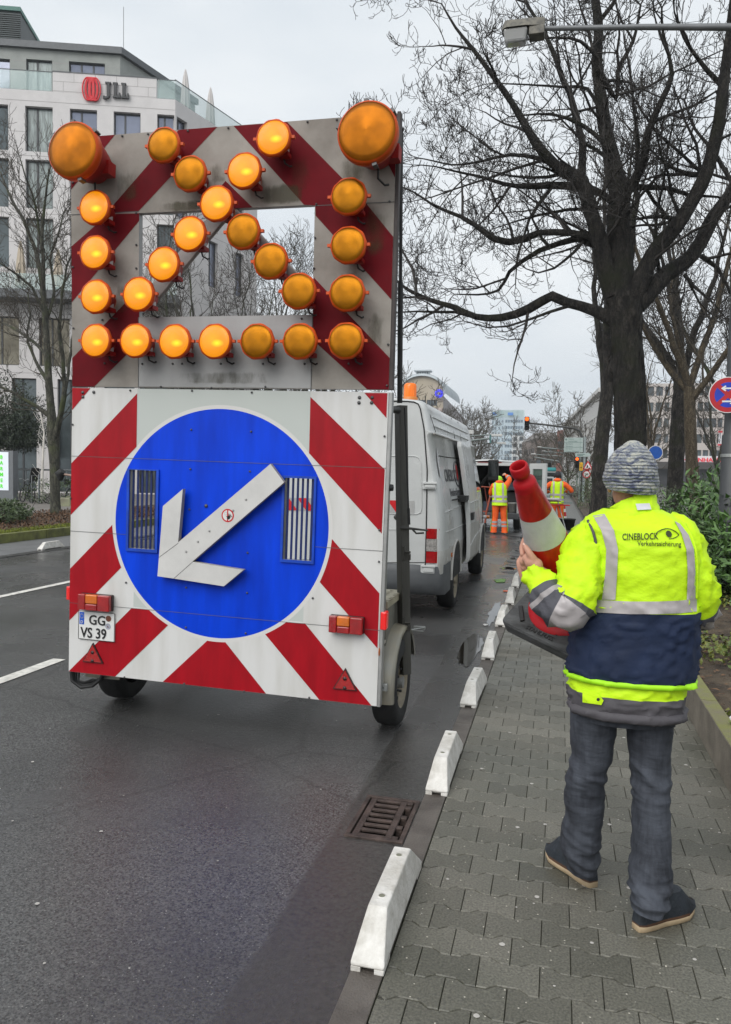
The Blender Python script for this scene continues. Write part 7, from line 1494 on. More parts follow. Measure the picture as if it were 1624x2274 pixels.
# work trestle with boards, tub, small cone
t = thing('work_trestle', 'folding grey work trestle with boards on it beside the far worker', 'trestle', (-.25, 23.6, 0)); tz = .95; mb = MB()
for x in (-.48, .0):
    for s_ in (-1, 1): mb.tube([(x+(.02 if x else 0)*0, 23.6, tz-.05), (x+(.27 if x > -.1 else -.1), 23.6+s_*.3, 0)], .018, 5)
mb.tube([(-.55, 23.6, tz-.04), (.1, 23.6, tz-.04)], .022, 5); mb.build('trestle_legs', M_GALV, t); mb = MB(); mb.bx(-.56, .04, 23.4, 23.8, tz, tz+.05, 0); mb.build('work_board', mat('board_white', (.6, .6, .6), .5), t, bevel=.01); mb = MB(); mb.bx(-.3, .35, 23.35, 23.7, tz-.17, tz-.14, 1); mb.bx(.1, .42, 23.4, 23.6, tz-.09, tz-.07, 0); mb.build('lower_board', [mat('board_teal', (.10, .16, .15), .5), M_STR], t)
mb = MB(); mb.lathe([(0, 0), (.19, 0), (.25, .32), (.265, .32), (.265, .345), (.24, .345), (.18, .03)], (.30, 24.4, .003), n=22); tag(mb.build('mortar_tub', M_BLACK, None, origin=(.30, 24.4, 0)), 'black rubber tub standing on the pavement beside the work trestle', 'tub')
def small_cone(p, label):
    t = thing('traffic_cone', label, 'traffic cone', p); p = V(p); mb = MB(); mb.bx(p.x-.18, p.x+.18, p.y-.18, p.y+.18, p.z, p.z+.04); mb.build('base', M_BLACK, t, bevel=.01)
    for i, (z0, z1, mm) in enumerate(((.04, .22, 'sticker_red'), (.22, .36, 'sticker_white'), (.36, .5, 'sticker_red'), (.5, .6, 'sticker_white'), (.6, .74, 'sticker_red'))): mb = MB(); mb.lathe([(lerp(.14, .03, (z0-.04)/.7), z0), (lerp(.14, .03, (z1-.04)/.7), z1)], p, n=20); mb.build('cone_band', MATS[mm], t)
small_cone((.20, 25.6, 0), 'small red and white cone standing behind the far worker')
mb = MB(); pts = [G(1120, 1188), G(1135, 1192), G(1160, 1194), G(1172, 1198)]; mb.tube([p+V((0, 0, .012)) for p in pts], .012, 5); tag(mb.build('cable', M_BLACK), 'thin black cable lying on the road behind the further van', 'cable')
# ================================================================== signals, signs, lamps
M_SIGH = mat('signal_black', (.018, .018, .018), .5); M_POLE = mat('pole_grey_green', (.20, .23, .22), .5, .3, var=.1)
M_REDL = mat('signal_red', (.6, .06, .01), .3, emit=(1, .13, .015), es=1.5); M_OFFL = mat('signal_off', (.03, .03, .03), .2); M_GRNL = mat('signal_green', (.02, .7, .5), .3, emit=(.05, 1, .75), es=2.2)
def signal_head(root, c, h, lit=0, yl=0.):
    c = V(c); w_ = h*.36; mb = MB(); mb.bx(c.x-w_/2, c.x+w_/2, c.y, c.y+w_*.6, c.z-h/2, c.z+h/2); hd = mb.build('signal_housing', M_SIGH, root, bevel=h*.05)
    for k in range(3):
        z = c.z+h*(.32-.32*k); mb = MB(); mb.lathe([(w_*.40, 0), (w_*.36, .02), (.001, .05)], (c.x, c.y-.003, z), (0, -1, 0), 16); mb.build('signal_lamp', (M_REDL if lit == 0 else M_GRNL) if k == lit else M_OFFL, hd)
        mb = MB(); mb.grid([[V((c.x+w_*.44*cos(a*pi/8), c.y-y_, z+w_*.44*sin(a*pi/8))) for a in range(-1, 10)] for y_ in (0, w_*.6)]); mb.build('visor', M_SIGH, hd)
YS = 50.; hp = atY(1170.5, 940, YS); hgt = atY(1170, 925, YS).z-atY(1170, 955, YS).z
ts = thing('traffic_signal', 'red traffic signal hanging from a long arm over the road', 'traffic light', (atY(1294, 1090, YS).x, YS, 0)); signal_head(ts, hp, hgt)
mb = MB(); am = [atY(x, y, YS+.2) for x, y in ((1172, 939), (1210, 943), (1250, 948), (1276, 951), (1288, 957), (1293, 972))]; xb = atY(1293, 1090, YS).x; mb.tube(am+[V((xb, YS+.2, 3)), V((xb, YS+.2, 0))], [.05, .06, .06, .07, .07, .08, .09, .10], 8); mb.build('mast_arm', M_DARKM, ts)
YS2 = 48.; pp = atY(1296, 1090, YS2); tsg = thing('direction_sign', 'pale green grey direction sign board on a steel pole beside the pavement', 'road sign', (pp.x, YS2, 0)); mb = MB(); mb.tube([(pp.x, YS2, 0), (pp.x, YS2, atY(1296, 970, YS2).z)], .07, 8); mb.build('pole', mat('pole_galv', (.36, .40, .40), .4, .5, var=.1), tsg)
M_DS = mat('sign_pale', (.36, .43, .41), .5, var=.05); M_DST = mat('sign_text', (.05, .12, .10), .5); q0_, q1_ = atY(1253, 1004, YS2-.1), atY(1296, 972, YS2-.1); mb = MB(); mb.bx(q0_.x, q1_.x, YS2-.14, YS2-.09, q0_.z, q1_.z); bd = mb.build('sign_board', M_DS, tsg, bevel=.01); mb = MB(); ww, hh = q1_.x-q0_.x, q1_.z-q0_.z
for i, (s_, n_) in enumerate((('Hausen', '6'), ('Bockenheim', '1'), ('Bornheim', '4'), ('Ginnheim', '2'), ('Nordend', '3'), ('Campus Westend', '1'))):
    zz = q1_.z-hh*(.13+.16*i+.02*(i//2)); add_text(mb, s_, (q0_.x+ww*(.22 if i < 2 else .08), YS2-.142, zz), (1, 0, 0), (0, 0, 1), hh*.12, 0); add_text(mb, n_, (q0_.x+ww*.82, YS2-.142, zz), (1, 0, 0), (0, 0, 1), hh*.12, 0)
for zf in (.335, .67): mb.bx(q0_.x+.02, q1_.x-.02, YS2-.146, YS2-.1405, q1_.z-hh*zf, q1_.z-hh*zf+.015)
ax_ = q0_.x+ww*.09; mb.add([(ax_-.03, YS2-.143, q1_.z-hh*.20), (ax_+.03, YS2-.143, q1_.z-hh*.20), (ax_+.03, YS2-.143, q1_.z-hh*.12), (ax_+.08, YS2-.143, q1_.z-hh*.12), (ax_, YS2-.143, q1_.z-hh*.05), (ax_-.08, YS2-.143, q1_.z-hh*.12), (ax_-.03, YS2-.143, q1_.z-hh*.12)], [tuple(range(7))]); mb.build('sign_text', M_DST, bd)
q0_, q1_ = atY(1278, 1014, YS2-.1), atY(1309, 1006, YS2-.1); mb = MB(); mb.bx(q0_.x, q1_.x, YS2-.13, YS2-.09, q0_.z, q1_.z); mb.add([(q1_.x, YS2-.13, q0_.z), (q1_.x+.12, YS2-.13, (q0_.z+q1_.z)/2), (q1_.x, YS2-.13, q1_.z)], [(0, 1, 2)]); b2_ = mb.build('small_arrow_board', M_DS, tsg); mb = MB(); mb.bx(q0_.x+.1, q1_.x-.25, YS2-.137, YS2-.131, (q0_.z+q1_.z)/2+.02, (q0_.z+q1_.z)/2+.05); mb.bx(q0_.x+.1, q1_.x-.35, YS2-.137, YS2-.131, (q0_.z+q1_.z)/2-.06, (q0_.z+q1_.z)/2-.03); mb.build('sign_text', M_DST, b2_)
t3 = thing('traffic_signal', 'red traffic signal at the roadside, below the direction sign', 'traffic light', (atY(1286, 1090, YS2-.5).x, YS2-.5, 0)); signal_head(t3, atY(1282, 1027, YS2-.6), atY(1282, 1015, YS2).z-atY(1282, 1039, YS2).z); mb = MB(); x_ = atY(1288, 1060, YS2-.5).x; mb.tube([(x_, YS2-.4, 0), (x_, YS2-.4, atY(1286, 1014, YS2).z)], .05, 6); mb.build('pole', M_POLE, t3)
q0_, q1_ = atY(1287, 1045, YS2-.6), atY(1295, 1027, YS2-.6); ty_ = thing('diversion_sign', 'yellow detour sign with a black arrow beside the roadside signal', 'road sign', ((q0_.x+q1_.x)/2, YS2-.6, q0_.z)); mb = MB(); mb.bx(q0_.x, q1_.x, YS2-.62, YS2-.59, q0_.z, q1_.z); mb.build('sign_board', mat('sign_yellow', (.75, .42, .01), .5), ty_, bevel=.01); mb = MB(); xm = (q0_.x+q1_.x)/2; hz = q1_.z-q0_.z; add_text(mb, 'U', (xm, YS2-.622, q0_.z+hz*.6), (1, 0, 0), (0, 0, 1), hz*.36, 0, align='CENTER'); mb.add([(xm-.02, YS2-.624, q0_.z+.05), (xm+.02, YS2-.624, q0_.z+.05), (xm+.02, YS2-.624, q0_.z+hz*.38), (xm+.07, YS2-.624, q0_.z+hz*.36), (xm, YS2-.624, q0_.z+hz*.54), (xm-.07, YS2-.624, q0_.z+hz*.36), (xm-.02, YS2-.624, q0_.z+hz*.38)], [tuple(range(7))]); mb.build('sign_text', M_STK, ty_)
def tri_pts(c, r): return [(c.x+r*cos(a), c.z+r*sin(a)) for a in (R(90), R(210), R(330))]
c = atY(1306, 1036, YS2-.15); r_ = .36; tr_ = thing('roadworks_sign', 'red bordered triangular roadworks warning sign on the direction sign pole', 'road sign', (c.x, YS2-.15, c.z)); mb = MB(); mb.prism([(x, YS2-.14, z) for x, z in tri_pts(c, r_)], (0, -.02, 0)); b_ = mb.build('sign_board', M_STR, tr_); mb = MB(); mb.poly([(x, YS2-.163, z) for x, z in tri_pts(c, r_*.68)], 0); mb.add([(c.x+dx, YS2-.166, c.z+dz) for dx, dz in ((-.10, -.12), (-.05, .08), (-.01, .10), (.02, -.02), (.0, -.12), (-.03, -.05))], [tuple(range(6))], 1); mb.add([(c.x+dx, YS2-.166, c.z+dz) for dx, dz in ((.02, -.12), (.16, -.12), (.09, -.04))], [(0, 1, 2)], 1); mb.build('sign_symbol', [M_STW, M_STK], b_)
c = atY(1303, 1053, YS2-.15); tr_ = thing('speed_limit_sign', 'round speed limit sign reading 30 below the roadworks sign', 'road sign', (c.x, YS2-.15, c.z)); mb = MB(); mb.lathe([(.0, 0), (.23, 0), (.23, .02), (0, .02)], (c.x, YS2-.14, c.z), (0, -1, 0), 28, sm=False); b_ = mb.build('sign_board', M_STR, tr_); mb = MB(); mb.poly([(c.x+.175*cos(a*pi/14), YS2-.163, c.z+.175*sin(a*pi/14)) for a in range(28)], 0); add_text(mb, '30', (c.x, YS2-.165, c.z-.075), (1, 0, 0), (0, 0, 1), .20, 1, align='CENTER', sx=.92, space=1.05); mb.build('sign_text', [M_STW, M_STK], b_)
YG = 95.; hp = atY(1221, 1041, YG); 
tg = thing('traffic_signal', 'distant green traffic signal on a curved arm', 'traffic light', (atY(1250, 1085, YG).x, YG, 0)); hh = .95; signal_head(tg, hp+V((0, 0, hh*.32)), hh, 2); mb = MB(); am = [atY(x, y, YG) for x, y in ((1187, 1015), (1220, 1021), (1240, 1024), (1248, 1030), (1250, 1045))]; mb.tube(am+[V((am[-1].x, YG, 0))], .08, 6); mb.build('mast_arm', M_POLE, tg)
def far_lamp(x0, y0, x1, y1, Y, px, label):
    a, b = atY(x0, y0, Y), atY(x1, y1, Y); t = thing('street_lamp', label, 'street lamp', (px, Y, 0), group='distant street lamps over the road'); mb = MB(); k = (b-a).length; mb.box((a+b)/2, (k, .25, k*.22)); mb.build('lamp_head', mat('lamp_pale', (.55, .55, .53), .4), t, bevel=.03); mb = MB(); d = 1 if px > b.x else -1; e = b if d > 0 else a; mb.tube([e, e+V((d*1.5, 0, -.1)), V((px-d*.4, Y, e.z-.25)), V((px, Y, e.z-.9)), V((px, Y, 0))], .06, 6); mb.build('pole', M_POLE, t)
far_lamp(1194, 991, 1203, 994, 70, 1.8, 'upper pale street lamp in front of the brown building'); far_lamp(1203.5, 1000, 1211.5, 1003, 78, 1.8, 'second pale street lamp just below the upper one'); far_lamp(1180, 1007, 1190, 1009, 90, 2.0, 'third pale street lamp, lower left of the pair'); far_lamp(1092, 965, 1116, 968, 62, -10.5, 'pale street lamp above the cab of the nearer van'); far_lamp(1104, 983, 1124, 985, 80, -11, 'small pale street lamp over the further van')
far_lamp(1012, 957, 1052, 962, 60, -10.8, 'street lamp level with the roof of the nearer van')
YB2 = 58.; a, b = atY(1050, 978, YB2), atY(1090, 973, YB2); t = thing('signal_gantry', 'teal signal arm with an upright panel above the further van', 'signal arm', (-10.5, YB2, 0)); mb = MB(); mb.tube([V((-10.5, YB2, 0)), V((-10.5, YB2, a.z-1)), V((-10, YB2, a.z-.3)), a, b], .08, 6); mb.build('mast_arm', M_POLE, t); mb = MB(); p, q = atY(1088, 984, YB2), atY(1090.5, 966, YB2); mb.bx(p.x-.02, q.x+.04, YB2-.1, YB2+.02, p.z, q.z); mb.build('signal_panel', mat('panel_teal', (.06, .16, .16), .5), t)
# far lorry
YL2 = 62.; xa, xb = atY(1198, 1060, YL2).x, atY(1236, 1060, YL2).x; zt_ = atY(1215, 1041, YL2).z; t = thing('lorry', 'distant white lorry with a teal top coming down the street', 'lorry', ((xa+xb)/2, YL2, 0)); zz = lambda y: atY(1215, y, YL2).z
mb = MB(); mb.bx(xa, xb, YL2, YL2+5, .5, zz(1046)); mb.build('cab', M_VAN, t, bevel=.08); mb = MB(); mb.bx(xa+.02, xb-.05, YL2-.1, YL2+5, zz(1046)+.01, zt_+.1); mb.build('cargo_top', mat('teal_box', (.03, .30, .31), .5), t, bevel=.05); mb = MB(); mb.bx(xa+.12, xb-.12, YL2-.03, YL2-.002, zz(1058), zz(1049)); mb.build('windscreen', M_GLD, t); mb = MB(); mb.bx(xa, xb, YL2-.1, YL2-.002, .35, zz(1067)); mb.bx(xa+.3, xb-.3, YL2-.06, YL2-.002, zz(1067)+.02, zz(1062)); mb.build('bumper', M_BLACK, t)
for x in (xa+.2, xb-.2): mb = MB(); mb.box((x, YL2-.12, zz(1068)), (.22, .03, .16)); mb.build('headlight', M_CLEAR, t)
for x in (xa+.2, xb-.2): mb = MB(); mb.lathe([(.1, -.12), (.44, -.12), (.45, 0), (.44, .12), (.1, .12)], (x, YL2+.8, .45), (1, 0, 0), 20); mb.build('wheel', M_BLACK, t)
# round no-entry style signs far away
c = atY(1230.5, 1062, 75); t = thing('round_sign', 'small red and pale round sign beside the lorry', 'road sign', (c.x, 75, 0)); mb = MB(); mb.tube([(c.x, 75.1, 0), (c.x, 75.1, c.z)], .04, 6); mb.build('pole', M_POLE, t); mb = MB(); mb.lathe([(0, 0), (.3, 0), (.3, .03), (0, .03)], c, (0, -1, 0), 20, sm=False); mb.lathe([(0, .032), (.21, .032), (0, .034)], c, (0, -1, 0), 20, 1, sm=False); mb.build('sign_board', [mat('sign_faded_red', (.55, .12, .12), .5), M_STW], t)
c = atY(1456, 1005, 34); t = thing('round_sign', 'blue round sign peeking out behind the knitted hat', 'road sign', (c.x, 34, 0)); mb = MB(); mb.tube([(c.x, 34.1, 0), (c.x, 34.1, c.z)], .035, 6); mb.build('pole', M_POLE, t); mb = MB(); mb.lathe([(0, 0), (.30, 0), (.30, .02), (0, .02)], c, (0, -1, 0), 26, 1, sm=False); mb.lathe([(0, .024), (.27, .024), (0, .0245)], c, (0, -1, 0), 26, 0, sm=False); mb.build('sign_board', [mat('sign_blue', (.01, .10, .45), .45), M_STW], t)
# street lamp with the long arm and the no-stopping sign on its pole
YP = 10.5; M_LP = mat('lamp_pole_grey', (.060, .063, .066), .5, .3, var=.25, vs=3, stretch=(2, 2, .5)); b0, b1 = atY(1624, 1070, YP), atY(1634, 64, YP)
tl2 = thing('street_lamp', 'tall grey street lamp at the right edge with a long arm over the road', 'street lamp', (b0.x, YP, .2)); mb = MB(); mb.tube([V((b0.x, YP, .1)), V((b0.x+.0, YP, 2.2)), V((b0.x, YP, 2.22)), V((b0.x+.01, YP, 5)), V((b0.x+.02, YP, b1.z+.15))], [.135, .128, .110, .095, .07], 20); mb.tube([V((b0.x, YP, 1.93)), V((b0.x, YP, 1.97))], .137, 20, 1); mb.build('pole', [M_LP, M_GALV], tl2)
a = atY(1208, 63, YP); mb = MB(); e = V((b0.x+.02, YP, b1.z)); mb.tube([a, lerp(a, e, .5)+V((0, 0, .01)), e], [.030, .036, .045], 10); mb.build('lamp_arm', mat('arm_grey', (.16, .165, .17), .5, .4), tl2)
l0, l1 = atY(1116, 62, YP), atY(1210, 62, YP); zt_, zb_ = atY(1160, 47, YP).z, atY(1160, 97, YP).z
mb = MB(); P = []
for f, h0, h1, w_ in ((0, .25, .55, .07), (.06, .02, .95, .11), (.12, .0, 1., .13), (.55, .02, 1., .13), (.62, .0, .80, .12), (.85, .0, .70, .10), (1., .0, .60, .07)):
    x = lerp(l0.x, l1.x, f); za, zc = lerp(zt_, zb_, h0), lerp(zt_, zb_, h1); zm = lerp(zt_, zb_, .42)
    P.append([V((x, YP-w_, min(zm, za))), V((x, YP-w_*.6, za)), V((x, YP+w_*.6, za)), V((x, YP+w_, min(zm, za)))])
Q = [[r_[0], r_[1], r_[2], r_[3]] for r_ in P]; mb.grid(Q, 0, False)
for r_ in (P[0], P[-1]): mb.add(r_, [(0, 1, 2, 3)])
zc_ = lerp(zt_, zb_, .42); mb.bx(lerp(l0.x, l1.x, .64), l1.x, YP-.10, YP+.10, lerp(zt_, zb_, .80), zc_, 0)
hd = mb.build('lamp_housing', mat('lamp_housing_grey', (.11, .108, .10), .6, .2, var=.3, vs=12, col2=(.20, .185, .15)), tl2, bevel=.01)
mb = MB(); x0, x1 = lerp(l0.x, l1.x, .03), lerp(l0.x, l1.x, .62); mb.box(((x0+x1)/2, YP, (zc_+zb_)/2-.0), (x1-x0, .23, zc_-zb_), 0, Matrix.Rotation(pi, 3, 'X'), (.82, .75)); mb.build('lamp_glass', glassy('frosted_cover', (.40, .40, .39), .75), hd, bevel=.03)
YN = 10.30; c = atY(1617, 877, YN); rn = 36.5*YN/1692; tn = thing('no_stopping_sign', 'blue and red no stopping sign with white arrows on the lamp pole', 'road sign', (c.x, YN, c.z)); mb = MB(); mb.lathe([(0, -.004), (rn, -.004), (rn, .012), (0, .012)], (c.x, YN, c.z), (0, -1, 0), 40, sm=False); bn = mb.build('sign_plate', M_STW, tn)
dsc = lambda r, l, mi, mbx: mbx.poly([(c.x+r*cos(a*pi/24), YN-l, c.z+r*sin(a*pi/24)) for a in range(48)], mi)
mb = MB(); dsc(rn*.96, .0135, 0, mb); dsc(rn*.70, .0150, 1, mb)
for a, lf_ in ((R(45), .0165), (R(-45), .0170)): ca, sa = cos(a), sin(a); L_, w_ = rn*.75, rn*.115; mb.poly([(c.x+ca*u-sa*v, YN-lf_, c.z+sa*u+ca*v) for u, v in ((-L_, -w_), (L_, -w_), (L_, w_), (-L_, w_))], 0)
for sx_, dz in ((-1, .36), (1, -.36)):
    zc = c.z+rn*dz; xx = c.x-.0*rn; h = rn*.05; mb.poly([(xx+sx_*u*rn, YN-.018, zc+v*rn) for u, v in ((-.30, -.045), (.22, -.045), (.22, .045), (-.30, .045))], 2); mb.poly([(xx+sx_*u*rn, YN-.0182, zc+v*rn) for u, v in ((.38, 0), (.16, .16), (.10, .12), (.22, 0), (.10, -.12), (.16, -.16))], 2)
mb.build('sign_face', [mat('sign_red_face', (.42, .012, .02), .4), mat('sign_blue_face', (.01, .04, .42), .4), M_STW], bn)
# motor scooter behind the hedge
def scooter(px, Y, label):
    q = atY(px, 1075, Y); t = thing('motor_scooter', label, 'motor scooter', (q.x, Y, 0)); z = q.z; mb = MB(); mb.box((q.x+.1, Y, .75), (1.1, .3, .3)); mb.box((q.x+.35, Y, 1.0), (.6, .28, .12)); mb.tube([(q.x-.5, Y, .3), (q.x-.35, Y, 1.15), (q.x-.45, Y+.3, 1.25)], .05, 6); mb.tube([(q.x-.35, Y, 1.15), (q.x-.45, Y-.3, 1.25)], .04, 6); mb.build('scooter_body', M_BIKE, t, bevel=.04); mb = MB(); mb.box((q.x-.5, Y, 1.32), (.06, .4, .35), 0, Matrix.Rotation(R(25), 3, 'Y')); mb.build('windshield', M_CLEAR, t)
    for x in (-.6, .55): mb = MB(); mb.lathe([(.1, -.06), (.26, -.06), (.28, 0), (.26, .06), (.1, .06)], (q.x+x, Y, .28), (0, 1, 0), 20); mb.build('wheel', M_BLACK, t)
scooter(1527, 40, 'black parked motor scooter behind the hedge, left of the black tree trunk'); scooter(1575, 44, 'dark parked motor scooter behind the hedge, right of the plane tree')
# ================================================================== the man with the cone
from mathutils.bvhtree import BVHTree
M_NAVY = mat('navy_cloth', (.006, .016, .050), .75, var=.25, vs=5, bump=.3, bs=12, bd=.02, sheen=.0); M_LIME = mat('lime_edging', (.40, .85, .01), .6, var=.05); M_GREYC = mat('grey_lining', (.075, .07, .078), .75, var=.2, vs=8, bump=.4, bs=22); M_DGREY = mat('dark_grey_patch', (.085, .085, .10), .8, var=.15, vs=30, bump=.3, bs=60)
M_PRINT = mat('print_black', (.035, .045, .01), .7); M_LABEL = mat('white_label', (.62, .62, .66), .6, var=.08)
def jeans_mat():
    mt, t, b = nodes_of('dark_jeans'); Lk = t.links.new; tc = N(t, 'TexCoord'); mp_ = N(t, 'Mapping'); mp_.inputs['Scale'].default_value = (26, 26, 2.2); Lk(tc.outputs['Object'], mp_.inputs[0]); n = N(t, 'TexNoise', Scale=1., Detail=5., Roughness=.7); Lk(mp_.outputs[0], n.inputs['Vector'])
    n2 = N(t, 'TexNoise', Scale=6., Detail=4.); Lk(tc.outputs['Object'], n2.inputs['Vector']); a = N(t, 'Math', operation='MULTIPLY_ADD'); Lk(n2.outputs[0], a.inputs[0]); a.inputs[1].default_value = 1.1; Lk(n.outputs[0], a.inputs[2])
    r = N(t, 'ValToRGB'); r.color_ramp.elements[0].position = .75; r.color_ramp.elements[0].color = (.012, .014, .020, 1); r.color_ramp.elements[1].position = 1.3; r.color_ramp.elements[1].color = (.062, .070, .088, 1); mr = N(t, 'MapRange'); mr.inputs[1].default_value = .7; mr.inputs[2].default_value = 1.4; Lk(a.outputs[0], mr.inputs[0]); r.color_ramp.elements[0].position = .1; r.color_ramp.elements[1].position = .85; Lk(mr.outputs[0], r.inputs[0]); Lk(r.outputs[0], b.inputs['Base Color']); b.inputs['Roughness'].default_value = .85
    n3 = N(t, 'TexNoise', Scale=1., Detail=5.); mp3 = N(t, 'Mapping'); mp3.inputs['Scale'].default_value = (7, 7, 24); mp3.inputs['Rotation'].default_value = (.3, .35, 0); Lk(tc.outputs['Object'], mp3.inputs[0]); Lk(mp3.outputs[0], n3.inputs['Vector']); bp = N(t, 'Bump', Strength=.55, Distance=.02); Lk(n3.outputs[0], bp.inputs['Height']); Lk(bp.outputs[0], b.inputs['Normal']); return mt
M_JEAN = jeans_mat()
def knit_mat():
    mt, t, b = nodes_of('knit_wool'); Lk = t.links.new; tc = N(t, 'TexCoord'); o = tc.outputs['Object']
    nd = N(t, 'TexNoise', Scale=18., Detail=3.); Lk(o, nd.inputs['Vector']); dv = N(t, 'Mix', data_type='VECTOR'); dv.inputs[0].default_value = .06; Lk(o, dv.inputs[4]); Lk(nd.outputs['Color'], dv.inputs[5])
    mp_ = N(t, 'Mapping'); mp_.inputs['Scale'].default_value = (24, 24, 72); mp_.inputs['Rotation'].default_value = (0, R(8), 0); Lk(dv.outputs[1], mp_.inputs[0]); n = N(t, 'TexNoise', Scale=1., Detail=4., Roughness=.75); Lk(mp_.outputs[0], n.inputs['Vector'])
    r = N(t, 'ValToRGB'); e = r.color_ramp.elements; e[0].position = .40; e[0].color = (.045, .055, .11, 1); e[1].position = .60; e[1].color = (.42, .42, .36, 1); m_ = r.color_ramp.elements.new(.50); m_.color = (.19, .21, .24, 1); Lk(n.outputs[0], r.inputs[0])
    Lk(r.outputs[0], b.inputs['Base Color']); b.inputs['Roughness'].default_value = .95; b.inputs['Sheen Weight'].default_value = .3
    wv = N(t, 'TexWave', Scale=26.); wv.bands_direction = 'Z'; wv.inputs['Distortion'].default_value = 2.5; wv.inputs['Detail'].default_value = 2; Lk(o, wv.inputs['Vector']); wv2 = N(t, 'TexNoise', Scale=140., Detail=2.); Lk(o, wv2.inputs['Vector']); ad = N(t, 'Math', operation='ADD'); Lk(wv.outputs[0], ad.inputs[0]); Lk(wv2.outputs[0], ad.inputs[1]); bp = N(t, 'Bump', Strength=.8, Distance=.006); Lk(ad.outputs[0], bp.inputs['Height']); Lk(bp.outputs[0], b.inputs['Normal']); return mt
M_KNIT = knit_mat()
mgr = (G(1318, 1968)+G(1415, 2058))/2
man = thing('person', 'man in yellow and navy jacket, jeans and knitted hat holding a cone', 'person', (.26, 3.02, 0))
def rings_px(rows):
    """(y, x left, x right, Y, ry) -> (centre, rx, ry)"""
    out = []
    for y, xl, xr, Y, ry in rows: a, b = atY(xl, y, Y), atY(xr, y, Y); c = (a+b)/2; c.y = Y; c.z = (atY(xl, y, Y-ry).z+atY(xr, y, Y-ry).z)/2; out.append((c, (b.x-a.x)/2, ry))
    return out
def refine(rg, n):
    out = []
    for i in range(len(rg)-1):
        p0, p1, p2, p3 = rg[max(i-1, 0)], rg[i], rg[i+1], rg[min(i+2, len(rg)-1)]
        for k in range(n):
            t = k/n; f = lambda a, b, c, d: .5*((2*b)+(c-a)*t+(2*a-5*b+4*c-d)*t*t+(3*b-a-3*c+d)*t**3); out.append((f(p0[0], p1[0], p2[0], p3[0]), f(p0[1], p1[1], p2[1], p3[1]), f(p0[2], p1[2], p2[2], p3[2])))
    out.append(rg[-1]); return out
def fold(p, seed, amp):   # cloth creases: long slanted ridges
    q = V((p.x*9+p.z*5, p.y*6, p.z*11-p.x*6)); a = mnoise.noise(q+V((seed, 0, 0))); b = mnoise.noise(V((p.x*22-p.z*14, p.y*14, p.z*16))+V((0, seed, 0))); c = mnoise.noise(V((p.x*13+p.z*17, p.y*13, p.z*9-p.x*15))+V((seed*2, 3, 0))); return amp*((1-abs(a)*2)*.7+.4*b+2.3*max(0, 1-abs(c)*6)**1.5-.3)
def wrap(mb, rg, n=72, e=2.35, yaw=0., amp=.004, seed=0., mi=0, ampf=None, mf=None, closed=True):
    P = []
    for i, (c, rx, ry) in enumerate(rg):
        row = []
        for j in range(n):
            a = 2*pi*j/n; ca, sa = cos(a), sin(a); x = rx*math.copysign(abs(ca)**(2/e), ca); y = ry*math.copysign(abs(sa)**(2/e), sa); d = V((x*cos(yaw)-y*sin(yaw), x*sin(yaw)+y*cos(yaw), 0)); p = c+d; k = amp*(ampf(p) if ampf else 1); row.append(p+d.normalized()*fold(p, seed, k))
        P.append(row)
    mb.grid(P, mi, True, closed, mf); return P
# ---- vest / upper garment
vest_rows = [(1521, 1261, 1542, 3.00, .165), (1500, 1260, 1546, 3.0, .172), (1440, 1266, 1549, 3.0, .172), (1400, 1276, 1550, 2.995, .172), (1362, 1292, 1550, 2.99, .170), (1330, 1298, 1550, 2.99, .168), (1280, 1300, 1554, 2.985, .168), (1230, 1296, 1552, 2.985, .165), (1195, 1290, 1542, 2.985, .155), (1172, 1292, 1530, 2.985, .140), (1156, 1302, 1515, 2.985, .120), (1143, 1322, 1490, 2.985, .100), (1132, 1343, 1466, 2.985, .085)]
vr = refine(rings_px(vest_rows), 6); mb = MB(); zcut = lerp(atY(1400, 1361, 2.82).z, atY(1400, 1363, 2.82).z, .5)
hi_z = vr[0][0].z
PV = wrap(mb, vr, 96, 2.5, 0., .0050, 1.3, 0, lambda p: .55+.6*max(0, min(1, (1.55-p.z)*2)), lambda i, j: 1 if (vr[i][0].z+vr[i+1][0].z)/2 < zcut+.004 else 0)
vest = mb.build('hivis_vest', [M_YEL, M_NAVY], man)
bv = BVHTree.FromPolygons(mb.v, mb.f)
mbx_all = None
def hit(x, y, lift=.0045, tree=None, fall=2.83):
    d = ray(x, y).normalized(); h = (tree or bv).ray_cast(CAM, d)
    if h[0] is None: return atY(x, y, fall)
    return h[0]-d*lift
def patch(pts_l, pts_r, nx, mi, mb_, lift=.0055, tree=None, n=24):
    """a strip between two picture polylines, laid on the cloth"""
    def at(pl, t):
        t *= len(pl)-1; i = min(int(t), len(pl)-2); f = t-i; return lerp(pl[i][0], pl[i+1][0], f), lerp(pl[i][1], pl[i+1][1], f)
    P = []
    for k in range(n+1):
        a, b = at(pts_l, k/n), at(pts_r, k/n); P.append([hit(lerp(a[0], b[0], q/nx), lerp(a[1], b[1], q/nx), lift, tree) for q in range(nx+1)])
    mb_.grid(P, mi, True)
mb = MB()
patch([(1317, 1145), (1336, 1178), (1347, 1220), (1345, 1271), (1337, 1332)], [(1343, 1141), (1364, 1178), (1373, 1220), (1371, 1271), (1367, 1332)], 6, 0, mb)
mb.build('reflective_band', M_SIL, vest)
mb = MB()
patch([(1499, 1157), (1514, 1184), (1525, 1220), (1528, 1271), (1526, 1332)], [(1511, 1163), (1530, 1188), (1542, 1220), (1545, 1271), (1545, 1332)], 6, 0, mb, .0065)
mb.build('reflective_band', M_SIL, vest)
mb = MB()
